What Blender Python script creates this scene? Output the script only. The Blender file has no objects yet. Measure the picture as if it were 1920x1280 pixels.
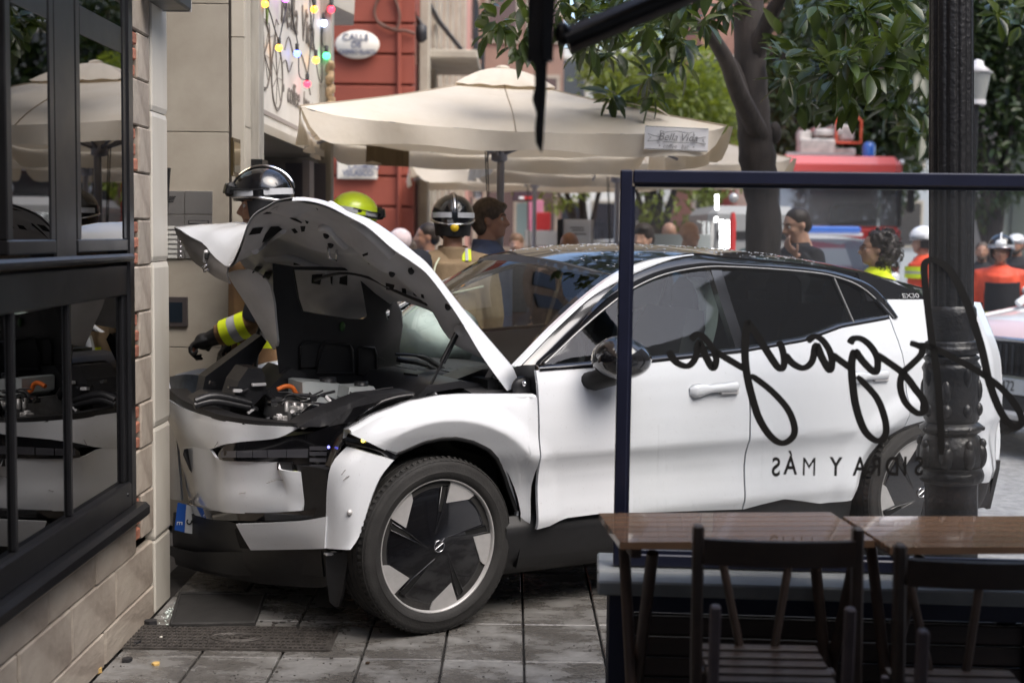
import bpy, bmesh, math, random
import numpy as np
from mathutils import Vector, Matrix
random.seed(7)
SC = bpy.context.scene
COL = SC.collection
R = math.radians
# ------------------------------------------------------------------ camera
FPX, PITCH, ROLL, HC = 2537.4, .07845, .013155, 1.5889      # focal length in photo pixels (1920 wide), radians, eye height
cd = bpy.data.cameras.new('camera'); cam = bpy.data.objects.new('camera', cd); COL.objects.link(cam)
cd.sensor_width = 36.0; cd.lens = 36.0 * FPX / 1920; cd.clip_start = .05; cd.clip_end = 900
_fw = np.array([0, math.cos(PITCH), -math.sin(PITCH)]); _u0 = np.array([0, math.sin(PITCH), math.cos(PITCH)])
RT = np.array([math.cos(ROLL), 0, 0]) + _u0 * math.sin(ROLL); UP = _u0 * math.cos(ROLL) - np.array([math.sin(ROLL), 0, 0])
FW = _fw; EYE = np.array([0, 0, HC])
m = Matrix.Identity(4)
for i in range(3):
    m[i][0] = RT[i]; m[i][1] = UP[i]; m[i][2] = -FW[i]
m[2][3] = HC
cam.matrix_world = m
cd.dof.use_dof = True; cd.dof.focus_distance = 5.7; cd.dof.aperture_fstop = 2.2; cd.dof.aperture_blades = 9
SC.camera = cam
# ------------------------------------------------------------------ sky, sun, exposure
SUN_EL, SUN_AZ = R(55), R(135)          # azimuth measured from +Y towards +X
wd = bpy.data.worlds.new('World'); SC.world = wd; wd.use_nodes = True
nt = wd.node_tree; bg = nt.nodes['Background']
sky = nt.nodes.new('ShaderNodeTexSky'); sky.sky_type = 'NISHITA'; sky.sun_disc = False
sky.sun_elevation = SUN_EL; sky.sun_rotation = SUN_AZ; sky.air_density = 1.0; sky.dust_density = 3.0; sky.ozone_density = 1.0
nt.links.new(sky.outputs[0], bg.inputs[0]); bg.inputs[1].default_value = .15
sl = bpy.data.lights.new('sun', 'SUN'); sl.energy = 1.1; sl.angle = R(45); sl.color = (1, .96, .91)
so = bpy.data.objects.new('sun', sl); COL.objects.link(so)
_d = Vector((math.sin(SUN_AZ) * math.cos(SUN_EL), math.cos(SUN_AZ) * math.cos(SUN_EL), math.sin(SUN_EL)))
so.rotation_euler = _d.to_track_quat('Z', 'Y').to_euler(); so.location = _d * 60
vs = SC.view_settings; vs.view_transform = 'Standard'; vs.look = 'None'; vs.exposure = 1.32; vs.gamma = 1; vs.use_curve_mapping = False
SC.cycles.use_denoising = True; SC.cycles.max_bounces = 10; SC.cycles.transparent_max_bounces = 24; SC.cycles.sample_clamp_indirect = 6
# ------------------------------------------------------------------ where a photo pixel lies at a given distance
def _ray(x, y): return FW + RT * (x - 960) / FPX - UP * (y - 640) / FPX
def at(x, y, d):
    r = _ray(x, y); return Vector(EYE + r * (d / r[1]))
def gnd(x, y, z=0.0):
    r = _ray(x, y); return Vector(EYE + r * ((z - HC) / r[2]))
def onx(x, y, X):                       # on the plane X = const
    r = _ray(x, y); return Vector(EYE + r * (X / r[0]))
# car frame: u backwards from the front axle, v across (near side negative), w up
CO = np.array([-.7296, 6.0855, 0]); CB = .5081
EU = np.array([math.cos(CB), math.sin(CB), 0]); EV = np.array([-math.sin(CB), math.cos(CB), 0])
def cpl(x, y, v):
    r = _ray(x, y); t = (v - (EYE - CO) @ EV) / (r @ EV); p = EYE + r * t - CO; return (float(p @ EU), v, float(p[2]))
def cplu(x, y, u):
    r = _ray(x, y); t = (u - (EYE - CO) @ EU) / (r @ EU); p = EYE + r * t - CO; return (u, float(p @ EV), float(p[2]))
# ------------------------------------------------------------------ materials
def mat(name, col, rough=.6, metal=0, var=0, vscale=8, bump=0, bscale=40, coat=0, spec=.5, emit=0, ecol=None, col2=None, detail=4, stretch=None, sheen=0, rvar=0, obj_random=0, sss=0):
    m = bpy.data.materials.new(name); m.use_nodes = True
    n = m.node_tree.nodes; L = m.node_tree.links; b = n['Principled BSDF']
    c = tuple(col) + (1,) if len(col) == 3 else col
    b.inputs['Base Color'].default_value = c; b.inputs['Roughness'].default_value = rough; b.inputs['Metallic'].default_value = metal
    b.inputs['Specular IOR Level'].default_value = spec
    if coat: b.inputs['Coat Weight'].default_value = coat; b.inputs['Coat Roughness'].default_value = .04
    if sheen: b.inputs['Sheen Weight'].default_value = sheen
    if emit:
        b.inputs['Emission Strength'].default_value = emit; b.inputs['Emission Color'].default_value = tuple(ecol or col) + (1,)
    tc = None
    def coords():
        nonlocal tc
        if tc is None:
            t = n.new('ShaderNodeTexCoord'); tc = t.outputs['Object']
            if stretch:
                mp = n.new('ShaderNodeMapping'); mp.inputs['Scale'].default_value = stretch; L.new(tc, mp.inputs[0]); tc = mp.outputs[0]
        return tc
    src = None
    if var or col2:
        nz = n.new('ShaderNodeTexNoise'); nz.inputs['Scale'].default_value = vscale; nz.inputs['Detail'].default_value = detail; nz.inputs['Roughness'].default_value = .6
        L.new(coords(), nz.inputs['Vector'])
        rp = n.new('ShaderNodeValToRGB'); e = rp.color_ramp.elements
        e[0].position = .32; e[1].position = .68
        if col2: e[0].color = tuple(col2) + (1,); e[1].color = c
        else:
            e[0].color = tuple(max(0, x * (1 - var)) for x in c[:3]) + (1,); e[1].color = tuple(min(1, x * (1 + var)) for x in c[:3]) + (1,)
        L.new(nz.outputs[0], rp.inputs[0]); src = rp.outputs[0]
        if rvar:
            mr = n.new('ShaderNodeMapRange'); mr.inputs[3].default_value = max(.02, rough - rvar); mr.inputs[4].default_value = min(1, rough + rvar)
            L.new(nz.outputs[0], mr.inputs[0]); L.new(mr.outputs[0], b.inputs['Roughness'])
    if obj_random:
        oi = n.new('ShaderNodeObjectInfo'); mr = n.new('ShaderNodeMapRange'); mr.inputs[3].default_value = 1 - obj_random; mr.inputs[4].default_value = 1 + obj_random
        L.new(oi.outputs['Random'], mr.inputs[0])
        hs = n.new('ShaderNodeHueSaturation'); L.new(mr.outputs[0], hs.inputs['Value'])
        if src: L.new(src, hs.inputs['Color'])
        else: hs.inputs['Color'].default_value = c
        src = hs.outputs[0]
    if src: L.new(src, b.inputs['Base Color'])
    if bump:
        nz2 = n.new('ShaderNodeTexNoise'); nz2.inputs['Scale'].default_value = bscale; nz2.inputs['Detail'].default_value = 3
        L.new(coords(), nz2.inputs['Vector'])
        bp = n.new('ShaderNodeBump'); bp.inputs['Strength'].default_value = bump; bp.inputs['Distance'].default_value = .01
        L.new(nz2.outputs[0], bp.inputs['Height']); L.new(bp.outputs[0], b.inputs['Normal'])
    if sss: b.inputs['Subsurface Weight'].default_value = sss; b.inputs['Subsurface Radius'].default_value = (.02, .008, .004)
    return m
def glass(name, tint, ior=1.5, rough=0.0, boost=1.0, haze=0.0):
    """thin pane: clear or tinted body with a Fresnel mirror on top"""
    m = bpy.data.materials.new(name); m.use_nodes = True
    n = m.node_tree.nodes; L = m.node_tree.links; n.clear()
    o = n.new('ShaderNodeOutputMaterial'); mx = n.new('ShaderNodeMixShader'); fr = n.new('ShaderNodeFresnel'); fr.inputs[0].default_value = ior
    t = n.new('ShaderNodeBsdfTransparent'); t.inputs[0].default_value = tuple(tint) + (1,)
    g = n.new('ShaderNodeBsdfGlossy'); g.inputs['Roughness'].default_value = rough
    f = fr.outputs[0]
    ge = n.new('ShaderNodeNewGeometry'); mr = n.new('ShaderNodeMapRange'); mr.inputs[3].default_value = ior; mr.inputs[4].default_value = 1 / ior      # a pane mirrors alike from both sides
    L.new(ge.outputs['Backfacing'], mr.inputs[0]); L.new(mr.outputs[0], fr.inputs[0])
    if boost != 1:
        mu = n.new('ShaderNodeMath'); mu.operation = 'MULTIPLY'; mu.use_clamp = True; mu.inputs[1].default_value = boost; L.new(f, mu.inputs[0]); f = mu.outputs[0]
    L.new(f, mx.inputs[0]); body = t.outputs[0]
    if haze:                              # pale film: dust on the pane, painted sky glare on the fire engine
        df = n.new('ShaderNodeBsdfDiffuse'); df.inputs[0].default_value = (.7, .7, .7, 1); hz = n.new('ShaderNodeMixShader'); hz.inputs[0].default_value = haze; L.new(body, hz.inputs[1]); L.new(df.outputs[0], hz.inputs[2]); body = hz.outputs[0]
    L.new(body, mx.inputs[1]); L.new(g.outputs[0], mx.inputs[2]); L.new(mx.outputs[0], o.inputs[0])
    return m
# ------------------------------------------------------------------ meshes
FRAME = {}                               # object name -> world matrix of the thing it belongs to
class MB:
    def __init__(s): s.v = []; s.f = []; s.sm = []
    def add(s, vs, fs, smooth=False):
        b = len(s.v); s.v += [tuple(p) for p in vs]
        for f in fs: s.f.append(tuple(i + b for i in f)); s.sm.append(smooth)
        return s
    def box(s, c, size, rz=0, rx=0, ry=0, M=None, bev=0):
        hx, hy, hz = size[0] / 2, size[1] / 2, size[2] / 2
        T = Matrix.Translation(Vector(c)) @ Matrix.Rotation(rz, 4, 'Z') @ Matrix.Rotation(ry, 4, 'Y') @ Matrix.Rotation(rx, 4, 'X')
        if M is not None: T = M @ T
        if bev <= 0:
            P = [(x, y, z) for x in (-hx, hx) for y in (-hy, hy) for z in (-hz, hz)]
            s.add([T @ Vector(p) for p in P], [(0, 1, 3, 2), (4, 6, 7, 5), (0, 4, 5, 1), (2, 3, 7, 6), (0, 2, 6, 4), (1, 5, 7, 3)])
        else:
            b = min(bev, hx * .9, hy * .9, hz * .9); P = []; idx = {}
            for sx in (-1, 1):
                for sy in (-1, 1):
                    for sz in (-1, 1):
                        for k in range(3):
                            q = [sx * (hx - b), sy * (hy - b), sz * (hz - b)]; q[k] = (sx, sy, sz)[k] * (hx, hy, hz)[k]
                            idx[sx, sy, sz, k] = len(P); P.append(q)
            F = []
            for k in range(3):
                a, c2 = [i for i in range(3) if i != k]
                for sg in (-1, 1):
                    q = []
                    for (i, j) in ((-1, -1), (1, -1), (1, 1), (-1, 1)):
                        t = [0, 0, 0]; t[k] = sg; t[a] = i; t[c2] = j; q.append(idx[t[0], t[1], t[2], k])
                    if (sg > 0) != (k != 1): q.reverse()
                    F.append(q)
            for k in range(3):                       # edges run along axis k
                a, c2 = [i for i in range(3) if i != k]
                for i in (-1, 1):
                    for j in (-1, 1):
                        t0 = [0, 0, 0]; t0[a] = i; t0[c2] = j; t1 = list(t0); t0[k] = -1; t1[k] = 1
                        F.append([idx[(*t0, a)], idx[(*t1, a)], idx[(*t1, c2)], idx[(*t0, c2)]])
            for sx in (-1, 1):
                for sy in (-1, 1):
                    for sz in (-1, 1): F.append([idx[sx, sy, sz, k] for k in range(3)])
            s.add([T @ Vector(p) for p in P], F)
        return s
    def prism(s, poly, d0, d1, axes='xz', M=None, smooth=False):
        """extrude a 2D outline along the remaining axis from d0 to d1"""
        def p3(a, b, d):
            if axes == 'xz': q = (a, d, b)
            elif axes == 'yz': q = (d, a, b)
            else: q = (a, b, d)
            return M @ Vector(q) if M is not None else Vector(q)
        n = len(poly)
        vs = [p3(a, b, d0) for a, b in poly] + [p3(a, b, d1) for a, b in poly]
        fs = [tuple(range(n - 1, -1, -1)), tuple(range(n, 2 * n))]
        s.add(vs, fs); s.add(vs, [(i, (i + 1) % n, n + (i + 1) % n, n + i) for i in range(n)], smooth)
        return s
    def tube(s, path, rad, n=8, smooth=True, cap=True, flat=1.0):
        path = [Vector(p) for p in path]; k = len(path)
        if not hasattr(rad, '__len__'): rad = [rad] * k
        rings = []; up = None
        for i in range(k):
            t = (path[min(i + 1, k - 1)] - path[max(i - 1, 0)]); t = t.normalized() if t.length > 1e-9 else Vector((0, 0, 1))
            if up is None:
                a = Vector((0, 0, 1)) if abs(t.z) < .9 else Vector((1, 0, 0)); up = (a - t * a.dot(t)).normalized()
            else:
                up = (up - t * up.dot(t)); up = up.normalized() if up.length > 1e-6 else t.orthogonal().normalized()
            sd = t.cross(up)
            rings.append([path[i] + (up * math.cos(2 * math.pi * j / n) * flat + sd * math.sin(2 * math.pi * j / n)) * rad[i] for j in range(n)])
        vs = [p for r in rings for p in r]; fs = []
        for i in range(k - 1):
            for j in range(n): fs.append((i * n + j, i * n + (j + 1) % n, (i + 1) * n + (j + 1) % n, (i + 1) * n + j))
        s.add(vs, fs, smooth)
        if cap: s.add(rings[0], [tuple(range(n - 1, -1, -1))]); s.add(rings[-1], [tuple(range(n))])
        return s
    def lathe(s, prof, c=(0, 0, 0), n=24, M=None, smooth=True, squash=(1, 1)):
        vs = []; fs = []
        T = M if M is not None else Matrix.Translation(Vector(c))
        for r, z in prof:
            for j in range(n):
                a = 2 * math.pi * j / n; vs.append(T @ Vector((r * math.cos(a) * squash[0], r * math.sin(a) * squash[1], z)))
        k = len(prof)
        for i in range(k - 1):
            for j in range(n): fs.append((i * n + j, i * n + (j + 1) % n, (i + 1) * n + (j + 1) % n, (i + 1) * n + j))
        s.add(vs, fs, smooth)
        if prof[0][0] > 1e-6: s.add(vs[:n], [tuple(range(n - 1, -1, -1))])
        if prof[-1][0] > 1e-6: s.add(vs[-n:], [tuple(range(n))])
        return s
    def ball(s, c, rad, n=16, k=10, M=None, fn=None):
        if not hasattr(rad, '__len__'): rad = (rad,) * 3
        vs = []; fs = []
        for i in range(k + 1):
            th = math.pi * i / k
            for j in range(n):
                a = 2 * math.pi * j / n; d = Vector((math.sin(th) * math.cos(a), math.sin(th) * math.sin(a), math.cos(th)))
                q = Vector((d.x * rad[0], d.y * rad[1], d.z * rad[2]))
                if fn: q = fn(q, d)
                if M is not None: q = M @ q
                vs.append(Vector(c) + q)
        for i in range(k):
            for j in range(n): fs.append((i * n + j, (i + 1) * n + j, (i + 1) * n + (j + 1) % n, i * n + (j + 1) % n))
        return s.add(vs, fs, True)
    def sheet(s, G, off=None, smooth=True):
        """grid of points; off = vector (or function of point) giving a back face and a rim"""
        nr, nc = len(G), len(G[0]); A = [Vector(p) for r in G for p in r]
        q = [(i * nc + j, i * nc + j + 1, (i + 1) * nc + j + 1, (i + 1) * nc + j) for i in range(nr - 1) for j in range(nc - 1)]
        s.add(A, q, smooth)
        if off is not None:
            Bk = [p + (Vector(off(p)) if callable(off) else Vector(off)) for p in A]
            s.add(Bk, [t[::-1] for t in q], smooth)
            rim = [i for i in range(nc)] + [i * nc + nc - 1 for i in range(1, nr)] + [(nr - 1) * nc + i for i in range(nc - 2, -1, -1)] + [i * nc for i in range(nr - 2, 0, -1)]
            k = len(rim); vs = [A[i] for i in rim] + [Bk[i] for i in rim]
            s.add(vs, [(i, k + i, k + (i + 1) % k, (i + 1) % k) for i in range(k)])
        return s
    def build(s, name, material, parent=None, world=False, fix=True, sharp=None):
        me = bpy.data.meshes.new(name)
        V = s.v
        M = FRAME.get(parent.name) if parent is not None else None
        if world and M is not None:
            Mi = M.inverted(); V = [tuple(Mi @ Vector(p)) for p in V]
        me.from_pydata(V, [], s.f)
        me.polygons.foreach_set('use_smooth', s.sm)
        if fix:
            bm = bmesh.new(); bm.from_mesh(me); bmesh.ops.recalc_face_normals(bm, faces=bm.faces); bm.to_mesh(me); bm.free()
        if sharp is not None: me.set_sharp_from_angle(angle=R(sharp))
        me.materials.append(material)
        o = bpy.data.objects.new(name, me); COL.objects.link(o)
        if parent is not None: o.parent = parent; FRAME[o.name] = M if M is not None else Matrix.Identity(4)
        else: FRAME[o.name] = Matrix.Identity(4)
        return o
def tag(o, label=None, cat=None, group=None, kind=None):
    if label: o['label'] = label
    if cat: o['category'] = cat
    if group: o['group'] = group
    if kind: o['kind'] = kind
    return o
def thing(name, label, cat, loc=(0, 0, 0), rz=0, group=None):
    o = bpy.data.objects.new(name, None); COL.objects.link(o); o.location = loc; o.rotation_euler = (0, 0, rz); o.empty_display_size = .1
    FRAME[o.name] = Matrix.Translation(Vector(loc)) @ Matrix.Rotation(rz, 4, 'Z')
    return tag(o, label, cat, group)
def piece(src, parent, loc, rot=(0, 0, 0), scale=(1, 1, 1), world=True):
    """another individual that shares src's mesh; loc in world coordinates"""
    o = src.copy(); COL.objects.link(o); o.parent = parent
    L = Vector(loc)
    if world and parent is not None: L = FRAME[parent.name].inverted() @ L
    o.location = L; o.rotation_euler = rot; o.scale = scale
    FRAME[o.name] = FRAME.get(parent.name, Matrix.Identity(4)) if parent is not None else Matrix.Identity(4)
    return o
def shape(name, mb, material, parent=None, world=False, **k): return mb.build(name, material, parent, world, **k)
def lerp(a, b, t): return a + (b - a) * t
def interp(x, xs, ys): return float(np.interp(x, xs, ys))
def smoothpath(P, k=6):
    """Catmull-Rom through the points"""
    P = [Vector(p) for p in P]; out = []
    for i in range(len(P) - 1):
        a, b, c, d = P[max(i - 1, 0)], P[i], P[i + 1], P[min(i + 2, len(P) - 1)]
        for j in range(k):
            t = j / k; out.append(.5 * ((2 * b) + (c - a) * t + (2 * a - 5 * b + 4 * c - d) * t * t + (3 * b - a - 3 * c + d) * t ** 3))
    out.append(P[-1]); return out
def text(name, body, size, material, parent, M, extrude=.001, align='CENTER', sx=1.0, bold=0, shear=0):
    """lettering as a mesh, M = world matrix of the text plane (x right, y up)"""
    cu = bpy.data.curves.new(name, 'FONT'); cu.body = body; cu.size = size; cu.extrude = extrude; cu.align_x = align; cu.align_y = 'CENTER'; cu.offset = bold; cu.shear = shear
    tmp = bpy.data.objects.new(name, cu); COL.objects.link(tmp)
    dg = bpy.context.evaluated_depsgraph_get(); me = bpy.data.meshes.new_from_object(tmp.evaluated_get(dg))
    bpy.data.objects.remove(tmp); bpy.data.curves.remove(cu)
    T = M @ Matrix.Scale(sx, 4, (1, 0, 0))
    if parent is not None: T = FRAME[parent.name].inverted() @ T
    me.transform(T)
    me.materials.clear(); me.materials.append(material); me.name = name
    o = bpy.data.objects.new(name, me); COL.objects.link(o); o.parent = parent
    return o
def plane_M(c, xdir, ydir):
    x = Vector(xdir).normalized(); y = Vector(ydir); y = (y - x * y.dot(x)).normalized(); z = x.cross(y)
    m = Matrix.Identity(4)
    for i in range(3): m[i][0] = x[i]; m[i][1] = y[i]; m[i][2] = z[i]; m[i][3] = c[i]
    return m
# ================================================================== materials used all over
M_white = mat('car_white_paint', (.69, .71, .735), .16, coat=1, var=.015, vscale=3)
def speckle(m, scale, thr, amount, col):
    n = m.node_tree.nodes; L = m.node_tree.links; b = n['Principled BSDF']; src = b.inputs['Base Color'].links[0].from_socket; tc = n.new('ShaderNodeTexCoord'); nz = n.new('ShaderNodeTexNoise'); nz.inputs['Scale'].default_value = scale; nz.inputs['Detail'].default_value = 6; L.new(tc.outputs['Object'], nz.inputs[0])
    mr = n.new('ShaderNodeMapRange'); mr.inputs[1].default_value = thr; mr.inputs[2].default_value = thr + .08; mr.inputs[4].default_value = amount; L.new(nz.outputs[0], mr.inputs[0]); mx = n.new('ShaderNodeMix'); mx.data_type = 'RGBA'; L.new(mr.outputs[0], mx.inputs[0]); L.new(src, mx.inputs[6]); mx.inputs[7].default_value = tuple(col) + (1,); L.new(mx.outputs[2], b.inputs['Base Color'])
speckle(M_white, 130, .64, .28, (.34, .32, .30))
M_black_gloss = mat('gloss_black_paint', (.006, .006, .007), .12, coat=1)
M_black_plastic = mat('black_plastic', (.010, .010, .011), .5, var=.25, vscale=30, bump=.15, bscale=300)
M_black_metal = mat('black_painted_metal', (.006, .006, .007), .34, var=.2, vscale=6, rvar=.1)
M_rubber = mat('rubber', (.018, .017, .016), .75, var=.3, vscale=14, bump=.2, bscale=120)
M_silver = mat('machined_alloy', (.46, .45, .44), .36, metal=.35, var=.08, vscale=20)
M_chrome = mat('chrome', (.7, .7, .72), .12, metal=1)
M_grey_inner = mat('hood_inner_grey', (.60, .59, .59), .5, var=.1, vscale=6)
M_clear = glass('clear_glass', (.93, .95, .95))
M_tint = glass('tinted_glass', (.34, .36, .36), boost=1.3)
M_wind = glass('windscreen_glass', (.90, .94, .92), boost=1.2)
M_tint2 = glass('front_door_glass', (.60, .64, .63), boost=1.3)
M_darkglass = glass('dark_window_glass', (.10, .10, .10), boost=2.2)
M_skin = mat('skin', (.46, .27, .19), .5, var=.12, vscale=14, sss=.08)
M_skin2 = mat('tan_skin', (.38, .20, .13), .5, var=.12, vscale=14, sss=.08)
M_hair = mat('dark_brown_hair', (.022, .014, .010), .6, var=.4, vscale=60)
M_hair_grey = mat('grey_brown_hair', (.075, .052, .036), .6, var=.5, vscale=50)
M_yellow = mat('fluorescent_yellow', (.72, .86, .02), .55, var=.06, vscale=30)
M_reflect = mat('grey_reflective_tape', (.42, .43, .45), .4, var=.06, vscale=40)
# ================================================================== the ground
mb = MB(); mb.add([(-120, -60, -.06), (120, -60, -.06), (120, 260, -.06), (-120, 260, -.06)], [(0, 1, 2, 3)])
tag(mb.build('ground', mat('street_dust', (.22, .21, .20), .9, var=.2, vscale=.6)), kind='structure')
M_road = mat('granite_paving_worn', (.30, .30, .30), .62, var=.30, vscale=16, bump=.5, bscale=60, rvar=.15)
mb = MB(); mb.add([(1.60, 3.2, -.012), (40, 3.2, -.012), (40, 60, -.012), (-1.5, 60, -.012), (-1.5, 9.4, -.012), (1.60, 9.4, -.012)], [(0, 1, 2, 3, 4, 5)])
tag(mb.build('road', M_road), kind='structure')
# paving slabs: wet, dirty, some darker than others
def slab_mat():
    m = mat('paving_slab_stone', (.205, .20, .19), .5, obj_random=.10)
    n = m.node_tree.nodes; L = m.node_tree.links; b = n['Principled BSDF']
    g = n.new('ShaderNodeNewGeometry'); mp = n.new('ShaderNodeMapping'); mp.inputs['Scale'].default_value = (2.6, 4.2, 1); L.new(g.outputs['Position'], mp.inputs[0])
    nz = n.new('ShaderNodeTexNoise'); nz.inputs['Scale'].default_value = 1.2; nz.inputs['Detail'].default_value = 8; nz.inputs['Roughness'].default_value = .68; L.new(mp.outputs[0], nz.inputs[0])
    wet = n.new('ShaderNodeValToRGB'); wet.color_ramp.elements[0].position = .44; wet.color_ramp.elements[1].position = .60; L.new(nz.outputs[0], wet.inputs[0])
    nz2 = n.new('ShaderNodeTexNoise'); nz2.inputs['Scale'].default_value = 55; nz2.inputs['Detail'].default_value = 5; L.new(g.outputs['Position'], nz2.inputs[0])
    hs = [x for x in n if x.type == 'HUE_SAT'][0]
    fine = n.new('ShaderNodeMapRange'); fine.inputs[3].default_value = .72; fine.inputs[4].default_value = 1.25; L.new(nz2.outputs[0], fine.inputs[0])
    m1 = n.new('ShaderNodeMix'); m1.data_type = 'RGBA'; m1.blend_type = 'MULTIPLY'; m1.inputs[0].default_value = 1
    L.new(hs.outputs[0], m1.inputs[6]); L.new(fine.outputs[0], m1.inputs[7])
    m2 = n.new('ShaderNodeMix'); m2.data_type = 'RGBA'; L.new(wet.outputs[0], m2.inputs[0]); L.new(m1.outputs[2], m2.inputs[7])
    dk = n.new('ShaderNodeMix'); dk.data_type = 'RGBA'; dk.blend_type = 'MULTIPLY'; dk.inputs[0].default_value = 1; L.new(m1.outputs[2], dk.inputs[6]); dk.inputs[7].default_value = (.50, .48, .46, 1)
    L.new(dk.outputs[2], m2.inputs[6]); L.new(m2.outputs[2], b.inputs['Base Color'])
    rr = n.new('ShaderNodeMapRange'); rr.inputs[3].default_value = .14; rr.inputs[4].default_value = .55; L.new(wet.outputs[0], rr.inputs[0]); L.new(rr.outputs[0], b.inputs['Roughness'])
    bp = n.new('ShaderNodeBump'); bp.inputs['Strength'].default_value = .5; bp.inputs['Distance'].default_value = .004; L.new(nz2.outputs[0], bp.inputs['Height']); L.new(bp.outputs[0], b.inputs['Normal'])
    return m
M_slab = slab_mat()
mb = MB(); mb.add([(-1.6, -8, -.022), (1.6, -8, -.022), (1.6, 9.4, -.022), (-1.6, 9.4, -.022)], [(0, 1, 2, 3)])
pav = tag(mb.build('pavement', mat('dark_grout_bed', (.035, .032, .03), .8, var=.3, vscale=20)), kind='structure')
slab0 = None
xs = [-1.47, -1.16, -.855, -.55, -.245, .06, .365, .67, .975, 1.28, 1.585]; ys = [2.2, 2.65, 3.1, 3.6, 4.05, 4.5, 4.96, 5.44, 5.86, 6.3, 6.75, 7.2, 7.65, 8.1, 8.55, 9.0, 9.4]
for i in range(len(xs) - 1):
    for j in range(len(ys) - 1):
        if ys[j] < 4 and xs[i] > .4: continue
        w, h = xs[i + 1] - xs[i] - .009, ys[j + 1] - ys[j] - .009
        c = ((xs[i] + xs[i + 1]) / 2, (ys[j] + ys[j + 1]) / 2, -.015 + random.uniform(-.0015, .0015))
        if slab0 is None:
            slab0 = MB().box((0, 0, 0), (1, 1, 1)).build('paving_slab', M_slab, pav)
            mb2 = MB().box((0, 0, 0), (.296, .441, .03), bev=.004); me = slab0.data; slab0.data = mb2.build('paving_slab_mesh', M_slab).data
            bpy.data.objects.remove(bpy.data.objects['paving_slab_mesh']); slab0.location = c; slab0.scale = (w / .296, h / .441, 1)
        else: piece(slab0, pav, c, (R(random.uniform(-.25, .25)), R(random.uniform(-.3, .3)), 0), (w / .296, h / .441, 1))
# cast-iron drain cover with an emblem, let into the slabs
M_iron = mat('cast_iron_cover', (.075, .068, .062), .5, metal=.35, var=.35, vscale=25, bump=.3, bscale=150)
p = gnd(415, 1197); cv = thing('drain_cover', 'ribbed cast iron drain cover with ring emblem in the paving', 'drain cover', (p.x, p.y, .0025))
cw_, ch_ = .86, .27
shape('cover_plate', MB().box((0, 0, 0), (cw_, ch_, .006)), M_iron, cv)
fr = MB()
for s in (-1, 1): fr.box((s * (cw_ / 2 + .009), 0, .001), (.014, ch_ + .03, .010)); fr.box((0, s * (ch_ / 2 + .009), .001), (cw_, .014, .010))
shape('cover_frame', fr, M_iron, cv)
rb = MB()
for i in range(42):
    for j in range(7):
        x = -cw_ / 2 + .02 + i * (cw_ - .04) / 41; y = -ch_ / 2 + .02 + j * (ch_ - .04) / 6
        if (x - .06) ** 2 / .015 + y * y / .0045 > 1: rb.box((x + (j % 2) * .008, y, .005), (.012, .022, .006))
o = shape('raised_tread', rb, M_iron, cv); o['kind'] = 'stuff'
em = MB()
for r in (.10, .075):
    em.tube([(.06 + r * math.cos(a), .55 * r * math.sin(a), .005) for a in np.linspace(0, 2 * math.pi, 30)], .004, 5)
shape('emblem_ring', em, M_iron, cv)
text('emblem_letters', 'H-C', .058, M_iron, cv, plane_M((p.x + .06, p.y, .009), (1, 0, 0), (0, 1, 0)), .003, bold=.002)
# black rubber car mat lying under the nose, splinters of trim, bits of plaster and broken glass
a, b_, c_, d_ = gnd(318, 1178), gnd(478, 1176), gnd(500, 1118), gnd(335, 1118)
tm = thing('floor_mat', 'black rubber car mat lying on the paving under the crumpled nose', 'mat', ((a + c_) / 2))
def quad_plate(pts, z0, z1):
    n = len(pts); return MB().add([(q.x, q.y, z0) for q in pts] + [(q.x, q.y, z1) for q in pts], [tuple(range(n - 1, -1, -1)), tuple(range(n, 2 * n))] + [(i, (i + 1) % n, n + (i + 1) % n, n + i) for i in range(n)])
shape('mat_sheet', quad_plate([a, b_, c_, d_], .004, .014), M_rubber, tm, True)
mid = (a + b_ + c_ + d_) / 4; rim = MB()
P = [mid + (q - mid) * .97 for q in (a, b_, c_, d_)]; rim.tube([Vector((q.x, q.y, .016)) for q in P + [P[0]]], .008, 6)
shape('raised_edge', rim, M_rubber, tm, True)
def shard(name, px, py, size, m, label, cat, z=.006, grp='debris on the paving'):
    q = gnd(px, py); n = random.randint(4, 6); a0 = random.random() * 6
    pts = [Vector((q.x + size * random.uniform(.5, 1.1) * math.cos(a0 + 6.283 * i / n), q.y + size * random.uniform(.5, 1.1) * math.sin(a0 + 6.283 * i / n), 0)) for i in range(n)]
    return tag(quad_plate(pts, .0015, .002 + z).build(name, m), label, cat, grp)
M_ochre = mat('ochre_plaster', (.55, .36, .12), .8, var=.2); M_pale = mat('pale_plaster', (.6, .58, .52), .8); M_dkchip = mat('charcoal_chip', (.02, .02, .022), .5)
shard('plaster_chip', 293, 1246, .022, M_ochre, 'ochre plaster chip lying alone on the paving in front', 'debris', .007)
shard('plastic_splinter', 240, 1240, .024, M_dkchip, 'black plastic splinter beside the ochre plaster chip', 'debris', .012)
shard('plaster_chip', 186, 1260, .02, M_ochre, 'pale brown plaster crumb at the foot of the stone wall', 'debris', .016)
shard('plastic_splinter', 283, 1172, .03, M_dkchip, 'dark trim fragment at the wall corner by the drain cover', 'debris', .02)
shard('plaster_chip', 302, 1197, .01, M_pale, 'small white crumb at the left edge of the drain cover', 'debris', .008)
shard('glass_fragment', 515, 1219, .009, mat('green_glass_bit', (.02, .18, .12), .2), 'small green glass bit right of the drain cover emblem', 'debris', .006)
shard('plastic_splinter', 257, 1208, .02, M_dkchip, 'thin dark splinter beside the left end of the drain cover', 'debris', .012)
shard('dry_leaf', 690, 1244, .012, mat('dry_leaf_brown', (.05, .03, .015), .8), 'dry brown leaf on the paving below the front wheel', 'leaf', .006)
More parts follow.
